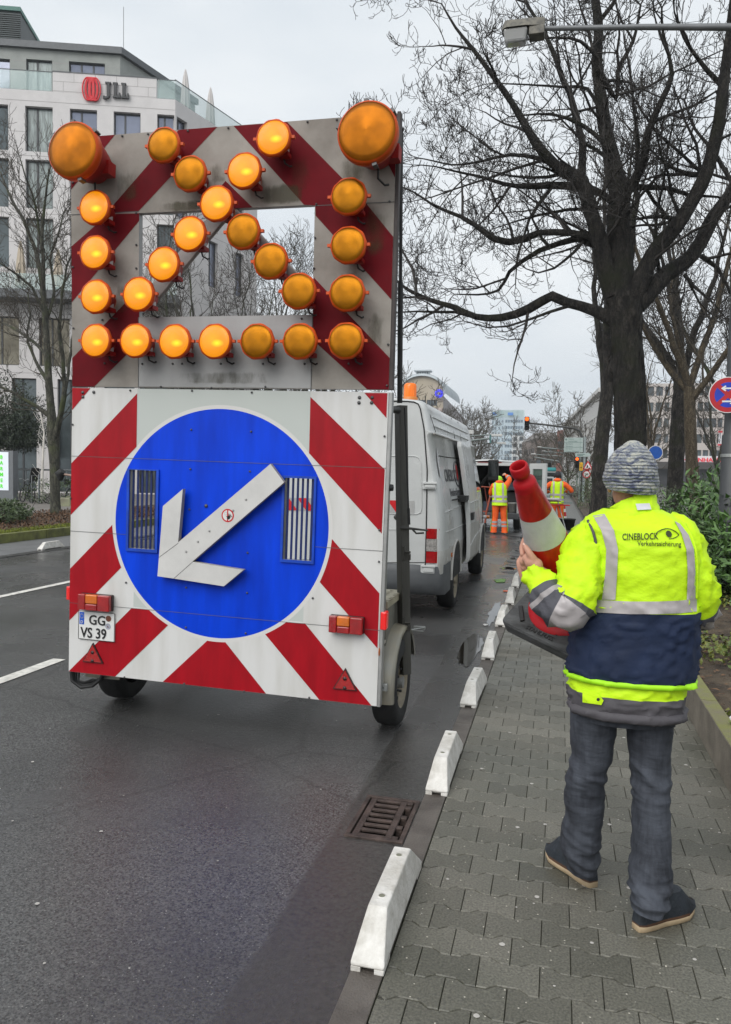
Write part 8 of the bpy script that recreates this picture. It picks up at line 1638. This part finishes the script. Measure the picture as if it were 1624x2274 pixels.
patch([(1302, 1331), (1340, 1333), (1400, 1336), (1460, 1336), (1510, 1334), (1548, 1330)], [(1297, 1358), (1340, 1361), (1400, 1364), (1460, 1364), (1510, 1362), (1548, 1358)], 4, 0, mb, .004, n=40)
mb.build('reflective_band', M_SIL, vest)
mb = MB(); e = [(c+V((0, 0, -.006)), rx+.004, ry+.004) for c, rx, ry in (vr[0],)]*1
for dz, o in ((-.014, .001), (-.012, .006), (.002, .007), (.006, .002)): pass
wrap(mb, [(vr[0][0]+V((0, 0, dz)), vr[0][1]+o, vr[0][2]+o) for dz, o in ((-.014, .001), (-.012, .006), (.002, .007), (.006, .001))], 96, 2.5, 0., .0050, 1.3, 0, lambda p: .55+.6*max(0, min(1, (1.55-p.z)*2))); mb.build('vest_edging', M_LIME, vest)
# printed company name and eye
def decal_text(mb_, txt, x, y, size, slope, sx, lift=.0045, bold=.0):
    vs, fs = text_mesh(txt, 1., 0., 'LEFT', sx, 0., 1., bold); mb_.add([hit(x+p.x*size, y-p.y*size+p.x*size*slope, lift) for p in vs], fs)
mb = MB(); decal_text(mb, 'CINEBLOCK', 1382, 1199, 20.5, -.022, .715, bold=.012); decal_text(mb, 'Verkehrssicherung', 1416, 1211.5, 15.0, .018, .86, bold=.006)
def line_decal(mb_, pts, w_):
    for (a, b), (c, d) in zip(pts, pts[1:]):
        L_ = math.hypot(c-a, d-b); nx_, ny_ = -(d-b)/L_*w_/2, (c-a)/L_*w_/2; mb_.add([hit(a+nx_, b+ny_, .0045), hit(c+nx_, d+ny_, .0045), hit(c-nx_, d-ny_, .0045), hit(a-nx_, b-ny_, .0045)], [(0, 1, 2, 3)])
line_decal(mb, [(1457, 1185), (1463, 1179.5), (1471, 1175.5), (1480, 1173.5), (1489, 1174.5), (1498, 1178.5), (1504, 1183), (1508.5, 1188)], 1.8); line_decal(mb, [(1508.5, 1188), (1502, 1193), (1494, 1196), (1486, 1196.5)], 1.6)
mb.add([hit(1486+6.6*cos(a*pi/12)+1.6*sin(a*pi/12), 1185.5+7.4*sin(a*pi/12), .0048) for a in range(24)], [tuple(range(24))]); mb.build('printed_name', M_PRINT, vest)
# collar and label
mb = MB(); cr_ = rings_px([(1152, 1330, 1474, 2.985, .100), (1138, 1343, 1462, 2.985, .090), (1126, 1349, 1457, 2.985, .082), (1112, 1352, 1453, 2.99, .078), (1103, 1356, 1449, 2.99, .074)]); cr_ = refine(cr_, 3)
cr_ = [(c, rx, ry) for c, rx, ry in cr_]; zc_ = cr_[0][0]
cr_ = [(c+V((0, 0, 0)), rx, ry) for c, rx, ry in cr_]; PC_ = wrap(MB(), cr_, 60, 2.1, 0, .004, 5.); wrap(mb, cr_+[(cr_[-1][0]+V((0, 0, -.004)), cr_[-1][1]-.012, cr_[-1][2]-.012), (cr_[-1][0]+V((0, 0, -.04)), cr_[-1][1]-.016, cr_[-1][2]-.016)], 60, 2.1, 0, .004, 5.)
cz0 = cr_[0][0].z
for i_, p_ in enumerate(mb.v): f_ = max(0, min(1.3, (p_.z-cz0)/.07)); mb.v[i_] = p_+V((0, 0, f_*(.30*(p_.x-cr_[0][0].x)-.02*(p_.x < cr_[0][0].x)-.30*(p_.y-2.985))))
collar = mb.build('collar', M_YEL, vest); bc_ = BVHTree.FromPolygons(mb.v, mb.f)
mb = MB(); patch([(1412, 1118.5), (1416, 1132.5)], [(1443, 1117.5), (1447, 1131)], 5, 0, mb, .008, bc_, 3); mb.build('care_label', M_LABEL, collar)
# ---- jacket tail and quilted hem below the vest
tail = refine(rings_px([(1590, 1268, 1516, 3.0, .158), (1575, 1264, 1519, 3.0, .162), (1562, 1263, 1521, 3.0, .163), (1545, 1264, 1524, 3.0, .160), (1520, 1270, 1526, 3.0, .155), (1480, 1285, 1530, 3.0, .148)]), 4)
mb = MB(); zc1 = atY(1400, 1553, 2.85).z; wrap(mb, tail, 90, 2.45, 0., .0055, 7.1, 0, None, lambda i, j: 1 if (tail[i][0].z+tail[i+1][0].z)/2 < zc1 else 0)
jk = mb.build('jacket_tail', [M_YEL, M_GREYC], man); bt = BVHTree.FromPolygons(mb.v, mb.f)
mb = MB(); hr_ = tail[0]; wrap(mb, [(hr_[0]+V((0, 0, dz)), hr_[1]+o, hr_[2]+o) for dz, o in ((-.030, -.012), (-.030, .0), (-.022, .010), (-.008, .012), (.004, .006), (.008, -.002))], 90, 2.45, 0., .0055, 7.1); mb.build('quilted_hem', M_GREYC, jk)
mb = MB(); patch([(1294, 1533), (1294, 1560)], [(1331, 1542), (1336, 1566)], 5, 0, mb, .007, bt, 4); mb.add([hit(1331, 1542, .007, bt), hit(1341, 1556, .007, bt), hit(1336, 1566, .007, bt)], [(0, 1, 2)], 0); mb.add([hit(1329+3.6*cos(a*pi/8), 1553.5+3.6*sin(a*pi/8), .0085, bt) for a in range(16)], [tuple(range(16))], 1); mb.build('button_tab', [M_YEL, M_STK], jk)
# ---- sleeves
def sleeve(name, path, cols, seed, n=40):
    pts = [atY(x, y, Y) for x, y, Y, r_ in path]; rad = [r_*Y/1692*1.01 for x, y, Y, r_ in path]; P, Rr = catmull(pts, rad, .012); tot = len(P); mb = MB(); rows = []; prev = None
    for i, p in enumerate(P):
        d = (P[min(i+1, tot-1)]-P[max(i-1, 0)]).normalized()
        if prev is None: x = d.cross(V((0, 1, 0))).normalized()
        else: x = (prev-d*prev.dot(d)).normalized()
        prev = x; y = d.cross(x); row = []
        for j in range(n):
            a = 2*pi*j/n; dr = x*cos(a)+y*sin(a); q = p+dr*Rr[i]; row.append(q+dr*(fold(q, seed, .0080)+.004*sin(i*.9+2*sin(a*1.5+seed))*(.5+.5*mnoise.noise(q*9))))
        rows.append(row)
    def mf(i, j):
        f = i/tot
        for a, b, m_ in cols:
            if a <= f < b: return m_
        return 0
    mb.grid(rows, 0, True, True, mf); c = P[-1]; mb.grid([rows[-1], [c+(q-c)*.72 for q in rows[-1]], [c+(q-c)*.70-(P[-1]-P[-4])*2 for q in rows[-1]]], 0, True, True)
    mb.grid([[P[0]*.0+q for q in rows[0]], [P[0]+(q-P[0])*.3 for q in rows[0]]], 0, True, True); return mb.build(name, [M_YEL, M_DGREY, M_SIL], man)
LA = [(1335, 1186, 2.99, 34), (1318, 1192, 2.97, 40), (1302, 1225, 2.93, 44), (1290, 1275, 2.885, 46), (1279, 1320, 2.85, 46), (1264, 1347, 2.835, 45), (1240, 1346, 2.835, 42), (1218, 1322, 2.85, 37), (1201, 1293, 2.875, 30), (1187, 1266, 2.90, 22.5)]
sleeve('left_sleeve', LA, [(.545, .575, 1), (.575, .665, 2), (.665, .735, 1), (.735, .775, 2), (.775, .815, 1)], 2.)
RA = [(1485, 1184, 2.99, 34), (1507, 1192, 2.98, 40), (1524, 1232, 2.97, 38), (1540, 1285, 2.97, 39.5), (1547, 1325, 2.98, 39), (1548, 1352, 3.02, 39), (1535, 1362, 3.10, 35), (1512, 1352, 3.19, 30), (1485, 1335, 3.25, 23)]
sleeve('right_sleeve', RA, [(.50, .515, 1), (.515, .60, 2), (.60, .66, 1)], 4.)
# vest shoulder flaps over the sleeve heads
def flap(rows_l, rows_r, Y, nm):
    mb = MB(); P = []
    for (a, b) in zip(rows_l, rows_r): P.append([atY(lerp(a[0], b[0], q/6), lerp(a[1], b[1], q/6), Y-.035*sin(pi*(.15+.85*q/6))+.03*(1-q/6)) for q in range(7)])
    mb.grid(P, 0, True); o = mb.build(nm, M_YEL, vest); s_ = o.modifiers.new('t', 'SOLIDIFY'); s_.thickness = .006
for pl in ([(1306, 1156), (1318, 1182), (1325, 1215), (1326, 1250), (1322, 1290), (1311, 1330)], [(1512, 1160), (1531, 1182), (1545, 1220), (1549, 1270), (1547, 1328)]):
    mb = MB(); q, _ = catmull([hit(x, y, .006) for x, y in pl], [0]*len(pl), .02); mb.tube(q, .0055, 6); mb.build('armhole_piping', M_GREYC if pl[0][0] < 1400 else M_YEL, vest)
# ---- jeans
cj = lambda x, y: (1156+.2976*x, 1466+.2976*y)
Ll = [(380, 745, 380, 3.03, .125), (450, 375, 735, 3.03, .115), (560, 374, 712, 3.035, .108), (700, 380, 690, 3.04, .100), (850, 380, 650, 3.045, .092), (940, 352, 634, 3.05, .086), (1000, 340, 625, 3.055, .082), (1100, 330, 620, 3.065, .080), (1200, 335, 615, 3.075, .080), (1350, 312, 592, 3.09, .080), (1440, 318, 584, 3.10, .082), (1500, 318, 580, 3.105, .082), (1560, 330, 572, 3.11, .082), (1628, 348, 562, 3.115, .082)]
Rl = [(380, 752, 1160, 3.02, .125), (450, 762, 1150, 3.02, .115), (560, 790, 1135, 3.015, .105), (700, 806, 1115, 3.005, .095), (800, 822, 1112, 3.0, .090), (900, 830, 1110, 2.995, .085), (1000, 838, 1110, 2.985, .080), (1100, 838, 1110, 2.975, .078), (1300, 834, 1113, 2.955, .078), (1500, 828, 1124, 2.93, .078), (1620, 820, 1118, 2.915, .08), (1700, 814, 1116, 2.905, .08), (1800, 824, 1106, 2.89, .08), (1870, 832, 1098, 2.885, .08), (1930, 836, 1070, 2.88, .078)]
hips = refine(rings_px([(1618, 1275, 1500, 3.02, .135), (1590, 1272, 1506, 3.02, .14), (1500, 1280, 1510, 3.02, .14)]), 3)
mb = MB()
for rows, sd in ((Ll, 3.), (Rl, 8.)):
    q = [(cj(0, y)[1], cj(a, 0)[0], cj(b, 0)[0], Y, ry) for y, a, b, Y, ry in ([(r_[0], min(r_[1], r_[2]), max(r_[1], r_[2]), r_[3], r_[4]) for r_ in rows])]; rg = refine(rings_px(q), 8)
    nR = len(rg)
    def amp(p): z = p.z; return 1.0+1.3*math.exp(-((z-.52)/.07)**2)+1.9*math.exp(-((z-.14)/.09)**2)
    P = []; 
    for i, (c, rx, ry) in enumerate(rg):
        row = []
        for j in range(44):
            a = 2*pi*j/44; ca, sa = cos(a), sin(a); e_ = 2.15; d = V((rx*math.copysign(abs(ca)**(2/e_), ca), ry*math.copysign(abs(sa)**(2/e_), sa), 0)); p = c+d; k = amp(p); u = .0048*k*((1-2*abs(mnoise.noise(V((p.x*7+sd, p.y*7, p.z*20+p.x*9)))))+.5*mnoise.noise(V((p.x*18, p.y*18+sd, p.z*40)))); row.append(p+d.normalized()*u)
        P.append(row)
    mb.grid(P, 0, True, True); c = rg[-1][0]; mb.grid([P[-1], [c+(q_-c)*.9+V((0, 0, .0)) for q_ in P[-1]], [c+(q_-c)*.88+V((0, 0, .05)) for q_ in P[-1]]], 0, True, True)
wrap(mb, hips, 60, 2.3, 0, .003, 4.); mb.build('jeans', M_JEAN, man)
# ---- shoes
M_SHU = mat('shoe_upper', (.020, .026, .034), .65, var=.3, vs=20, bump=.3, bs=90); M_SOLE = mat('gum_sole', (.42, .32, .20), .6, var=.15, vs=14); M_SOLD = mat('sole_brown', (.09, .045, .025), .7)
def shoe(heel_px, toe_px, nm):
    h, t_ = G(*heel_px, .012), G(*toe_px, .012); d = V((t_.x-h.x, t_.y-h.y, 0)); L_ = .292; d.normalize(); s = V((d.y, -d.x, 0)); o = V((h.x, h.y, 0)); 
    def outline(k, z, shr=0.): 
        out = []
        for a in range(32):
            th = 2*pi*a/32; u = .5-.5*cos(th); w_ = interp([(0, .018), (.06, .030), (.2, .036), (.4, .037), (.62, .047), (.78, .049), (.92, .036), (1, .008)], u)*k; out.append(o+d*(L_*(shr+(1-2*shr)*u))+s*(w_*(1 if th < pi else -1))+V((0, 0, z+.018*max(0, u-.75)**2*16*(z < .05))))
        return out
    mb = MB(); mb.grid([outline(.92, .001), outline(1.02, .005), outline(1.03, .014), outline(1.02, .022), outline(.96, .0235)], 0, True, True, lambda i, j: 0); b = outline(.92, .001); mb.add(b, [tuple(range(32))], 0); sh = mb.build('shoe', M_SOLE, man)
    mb = MB(); mb.grid([outline(1.0, .0228), outline(1.01, .027), outline(.99, .033)], 0, True, True); mb.build('sole_rim', M_SOLD, sh)
    mb = MB(); rows = []
    for z, k in ((.030, .99), (.050, .97), (.070, .90), (.085, .80), (.10, .70), (.115, .62)):
        r_ = outline(k, z, .0); f = (z-.04)/.075; rows.append([p-d*(d.dot(p-o))*(0 if d.dot(p-o) < L_*.45 else f*.52*(d.dot(p-o)-L_*.45)/(d.dot(p-o)+1e-9))+d*.012*f for p in r_])
    mb.grid(rows, 0, True, True); mb.add(rows[-1], [tuple(range(32))]); mb.build('shoe_upper', M_SHU, sh); return o, d
hl = shoe((1320, 1966), (1228, 1898), 'l'); hr2 = shoe((1412, 2060), (1512, 2024), 'r')
# ---- head, neck, hands: one continuous body
hc = atY(1402, 1058, 2.985); body = MB()
head_shapes(body, hc+V((0, .01, -.012)), V((-.18, 1, -.05)), 1.0)
PJ = lambda x, y, Y: atY(x, y, Y)
sh_l, sh_r, el_l, el_r = PJ(1335, 1190, 2.99), PJ(1485, 1190, 2.99), PJ(1266, 1346, 2.84), PJ(1550, 1345, 3.0); wr_l, wr_r = PJ(1191, 1262, 2.905), PJ(1478, 1330, 3.27)
pel = V(((tail[0][0].x), 3.02, .95)); an_l, an_r = hl[0]+hl[1]*.06+V((0, 0, .08)), hr2[0]+hr2[1]*.06+V((0, 0, .08)); kn_l, kn_r = PJ(1299, 1765, 3.06), PJ(1446, 1790, 2.98)
nod = dict(pelvis=(pel, (.11, .09)), belly=(pel+V((0, 0, .2)), (.115, .085)), chest=(V((hc.x+.005, 2.99, 1.33)), (.13, .09)), neck=(V((hc.x+.003, 2.985, hc.z-.21)), .062), nape=(V((hc.x, 2.985, hc.z-.10)), .060), shl=(sh_l, .05), shr=(sh_r, .05), ell=(el_l, .042), elr=(el_r, .042), wrl=(wr_l, .031), wrr=(wr_r, .029), hipl=(pel+V((-.09, 0, -.06)), .075), hipr=(pel+V((.09, 0, -.06)), .075), knl=(kn_l, .052), knr=(kn_r, .052), anl=(an_l, .036), anr=(an_r, .036), tol=(hl[0]+hl[1]*.2+V((0, 0, .05)), .022), tor=(hr2[0]+hr2[1]*.2+V((0, 0, .05)), .022))
v, f = skin(nod, [('pelvis', 'belly'), ('belly', 'chest'), ('chest', 'neck'), ('neck', 'nape'), ('chest', 'shl'), ('shl', 'ell'), ('ell', 'wrl'), ('chest', 'shr'), ('shr', 'elr'), ('elr', 'wrr'), ('pelvis', 'hipl'), ('hipl', 'knl'), ('knl', 'anl'), ('anl', 'tol'), ('pelvis', 'hipr'), ('hipr', 'knr'), ('knr', 'anr'), ('anr', 'tor')], 2); body.add(v, f)
# cone axis first: the hand is shaped to it
CB = atY(1270, 1350, 3.20); CT = min((atY(1151, 1034, 2.55+.005*i) for i in range(110)), key=lambda q: abs((q-CB).length-.755)); cax = (CT-CB).normalized(); CB = CT-cax*.755
def cone_r(h): return .026+(.140-.026)*(1-h/.755)
def on_cone(h, ang, off=0.):   # ang measured from the side that faces the camera, positive to the left
    toc = (CAM-CB); toc = (toc-cax*toc.dot(cax)).normalized(); lf = cax.cross(toc).normalized(); lf = lf if lf.x < 0 else -lf; return CB+cax*h+(toc*cos(ang)+lf*sin(ang))*(cone_r(h)+off)
hw_ = on_cone(.262, R(62), .030); hk = on_cone(.345, R(98), .018)
pd = (hk-hw_).normalized(); toax = (CB+cax*.30-(hw_+hk)/2); pn = (toax-pd*toax.dot(pd)).normalized(); sd_ = cax-pd*cax.dot(pd); sd_ = (sd_-pn*sd_.dot(pn)).normalized()
p_m = lerp(hw_, hk, .55)
# palm
rotm = Matrix((sd_, pn, pd)).transposed(); wr_l2 = lerp(wr_l, hw_, .35)
v, f = skin({'a': (wr_l, (.030, .027)), 'b': (hw_, (.036, .026)), 'c': (p_m, (.042, .019)), 'd': (hk, (.040, .016))}, [('a', 'b'), ('b', 'c'), ('c', 'd')], 2); body.add(v, f)
ball(body, p_m-pn*.004, (.046, .021, .052), 0, 18, rotm)
for q_ in ((1181, 1249, 2.885, .027), (1172, 1240, 2.90, .021), (1164, 1246, 2.925, .019), (1167, 1259, 2.935, .018), (1190, 1255, 2.885, .028)): ball(body, atY(*q_[:3]), q_[3], 0, 14)
for i in range(4):   # fingers run round the far side of the cone
    h0 = .375-.021*i; a0 = R(96-3*i); pts = [on_cone(h0-.015, a0-R(16), .020), on_cone(h0, a0+R(6), .015), on_cone(h0+.008, a0+R(28), .011), on_cone(h0+.012, a0+R(47), .010), on_cone(h0+.014, a0+R((64, 68, 64, 56)[i]), .010)]
    v, f = skin({str(j): (p, r_) for j, (p, r_) in enumerate(zip(pts, (.0115, .0112, .0098, .0088, .0072)))}, [(str(j), str(j+1)) for j in range(4)], 2); body.add(v, f)
tp = [atY(*q) for q in ((1192, 1252, 2.885), (1183, 1241, 2.875), (1176, 1228, 2.87), (1169, 1217, 2.875), (1164.5, 1209.5, 2.885))]
v, f = skin({str(j): (p, r_) for j, (p, r_) in enumerate(zip(tp, (.020, .0175, .0138, .0122, .0086)))}, [(str(j), str(j+1)) for j in range(4)], 2); body.add(v, f)
dr = (wr_r-el_r).normalized(); hand_chains(body, wr_r, (dr+V((-.3, 0, -.1))), V((0, -1, -.2)), V((-.1, 0, 1)), 1., (.7, .8, .6))
v, f = remesh(body, .0042, 2); mb = MB(); mb.add(v, f, 0, True); bo = mb.build('body', M_SKIN, man)
# thumbnail, eyes
M_NAIL = mat('nail', (.60, .36, .28), .35)
mb = MB(); tn_ = tp[-1]; td = (tp[-1]-tp[-2]).normalized(); tw_ = td.cross(CAM-tn_).normalized(); tu = tw_.cross(td).normalized(); tu = tu if tu.dot(CAM-tn_) > 0 else -tu; rr_ = Matrix((tw_, tu, td)).transposed(); ball(mb, tn_+tu*.0066-td*.0015, (.0052, .0014, .0066), 0, 10, rr_); mb.build('thumbnail', M_NAIL, bo)
for q in (-1, 1): mb = MB(); ball(mb, hc+V((q*.032-.012, .092, -.022)), (.011, .010, .010), 0, 12); mb.build('eye', M_STW, bo)
# knitted hat
hat_rows = [(1090, 1347, 1457, 2.985, .098), (1083, 1343, 1461, 2.985, .104), (1070, 1340, 1463, 2.985, .108), (1050, 1342.5, 1462, 2.985, .110), (1030, 1348, 1459.5, 2.985, .106), (1012, 1357, 1452, 2.985, .095), (998, 1370, 1442, 2.985, .075), (988, 1383, 1431, 2.985, .052), (981, 1393, 1421, 2.985, .030), (978, 1401, 1412, 2.985, .010)]
hr_ = refine(rings_px(hat_rows), 5); mb = MB(); P = []
for i, (c, rx, ry) in enumerate(hr_):
    row = []; f = i/len(hr_)
    for j in range(64):
        a = 2*pi*j/64; d = V((rx*cos(a), ry*sin(a), 0)); p = c+d+V((0, 0, -.10*d.x*(1-f)+.12*d.y*(1-f))); k = .0035*mnoise.noise(V((p.x*14, p.y*14, p.z*42)))+.0030*math.copysign(abs(sin(i*1.25+.8*mnoise.noise(p*16))), 1)+.004*mnoise.noise(V((p.x*10+p.z*8, p.y*8, p.z*26))); row.append(p+d.normalized()*k)
    P.append(row)
mb.grid(P, 0, True, True); mb.add(P[-1], [tuple(range(64))]); c0 = hr_[0][0]; mb.grid([P[0], [c0+(p-c0)*.93 for p in P[0]], [c0+(p-c0)*.90+V((0, 0, .05)) for p in P[0]]], 0, True, True); mb.build('knitted_hat', M_KNIT, man)
M_HAIR = mat('hair_dark', (.03, .02, .014), .8, var=.4, vs=60)
# ================================================================== the held traffic cone
cone = thing('traffic_cone', 'large red traffic cone with two pale reflective bands, held under the arm of the man', 'traffic cone', CB)
M_CRED = mat('cone_red', (.40, .006, .011), .5, spec=.3, var=.15, vs=12, bump=.1, bs=60); M_CFOIL = mat('cone_red_foil', (.34, .010, .004), .36, spec=.35, var=.4, vs=5, coat=.15, stretch=(4, 4, .6)); M_CWH = mat('cone_white_foil', (.46, .47, .43), .42, var=.12, vs=16, bump=.12, bs=220)
def cring(h, o=0.): return (cone_r(h)+o, h)
mb = MB(); mb.lathe([(.205*.0+.172, .028), (.170, .036), (.150, .040), (cone_r(.05)+.004, .052), (cone_r(.06)+.002, .07), cring(.075), cring(.66, .002), (cone_r(.665)+.003, .668), (cone_r(.675)+.003, .682), (cone_r(.69)-.001, .69), (.0275, .70), (.0270, .712), (.0325, .716), (.0340, .726), (.0335, .750), (.030, .757), (.026, .755), (.0235, .742), (.023, .70), (.05, .45), (.10, .1)], CB, cax, 48)
cb_ = mb.build('cone_body', M_CRED, cone)
for nm, a, b, mm in (('foil_band', .10, .255, M_CWH), ('foil_band', .256, .405, M_CFOIL), ('foil_band', .406, .535, M_CWH), ('foil_band', .536, .652, M_CFOIL)):
    mb = MB(); mb.lathe([(cone_r(lerp(a, b, q/6))+.0022, lerp(a, b, q/6)) for q in range(7)], CB, cax, 56); o = mb.build(nm, mm, cone)
toc = (CAM-CB); toc = (toc-cax*toc.dot(cax)).normalized(); sid = cax.cross(toc).normalized(); BA = R(38)
bx_, by_ = toc*cos(BA)+sid*sin(BA), sid*cos(BA)-toc*sin(BA); hs_ = .212
def plate(h, k, rc): 
    out = []
    for qx, qy in ((1, 1), (-1, 1), (-1, -1), (1, -1)):
        for a in range(6): th = math.atan2(qy, qx)-pi/4+(pi/2)*a/5; out.append(CB+cax*h+bx_*(qx*(hs_*k-rc)+rc*cos(th))+by_*(qy*(hs_*k-rc)+rc*sin(th)))
    return out
M_RUB = mat('recycled_rubber', (.042, .043, .043), .75, var=.55, vs=7, bump=.3, bs=60, stretch=(1, 1, 4), col2=(.085, .087, .088))
mb = MB(); mb.grid([plate(-.034, .96, .03), plate(-.030, 1.0, .035), plate(.016, 1.0, .035), plate(.024, .97, .03), plate(.030, .88, .03)], 0, False, True); mb.add(plate(.030, .88, .03), [tuple(range(24))], 0); mb.add(plate(-.034, .96, .03), [tuple(reversed(range(24)))], 0)
bp_ = mb.build('rubber_base', M_RUB, cone)
dia = ((bx_+by_) if (bx_+by_).x < (bx_-by_).x else (bx_-by_)); 
cands = sorted([bx_+by_, bx_-by_, -bx_+by_, -bx_-by_], key=lambda q: q.x); lc_ = cands[0].normalized(); mb = MB(); rt = Matrix((lc_.cross(cax).normalized(), lc_, cax)).transposed(); mb.box(CB+lc_*.20+cax*.034, (.085, .018, .014), 0, rt); mb.build('base_lug', M_BLACK, bp_, bevel=.004)
low_ = sorted([bx_, -bx_, by_, -by_], key=lambda q: (q.z+q.y))[0]; ex_ = cax.cross(low_); ex_ = ex_ if ex_.x > 0 else -ex_; ey_ = cax.cross(ex_); mb = MB(); add_text(mb, 'MORION', CB+low_*.165-ex_*.06+cax*.0304, ex_, ey_, .030, 0, .002); add_text(mb, 'STAHLFUSS', CB+low_*.195-ex_*.08+cax*.0304, ex_, ey_, .028, 0, .002); mb.build('moulded_letters', M_BLACK, bp_)
# ================================================================== damp winter air
hm = bpy.data.materials.new('damp_air'); hm.use_nodes = True; t = hm.node_tree; t.nodes.clear(); vo = t.nodes.new('ShaderNodeVolumePrincipled'); vo.inputs['Color'].default_value = (.86, .90, .94, 1); vo.inputs['Density'].default_value = .0006; vo.inputs['Anisotropy'].default_value = .2; t.links.new(vo.outputs[0], t.nodes.new('ShaderNodeOutputMaterial').inputs['Volume'])
mb = MB(); mb.bx(-232, 232, -62, 525, -1.2, 62); hz_ = mb.build('haze', hm); hz_['kind'] = 'stuff'
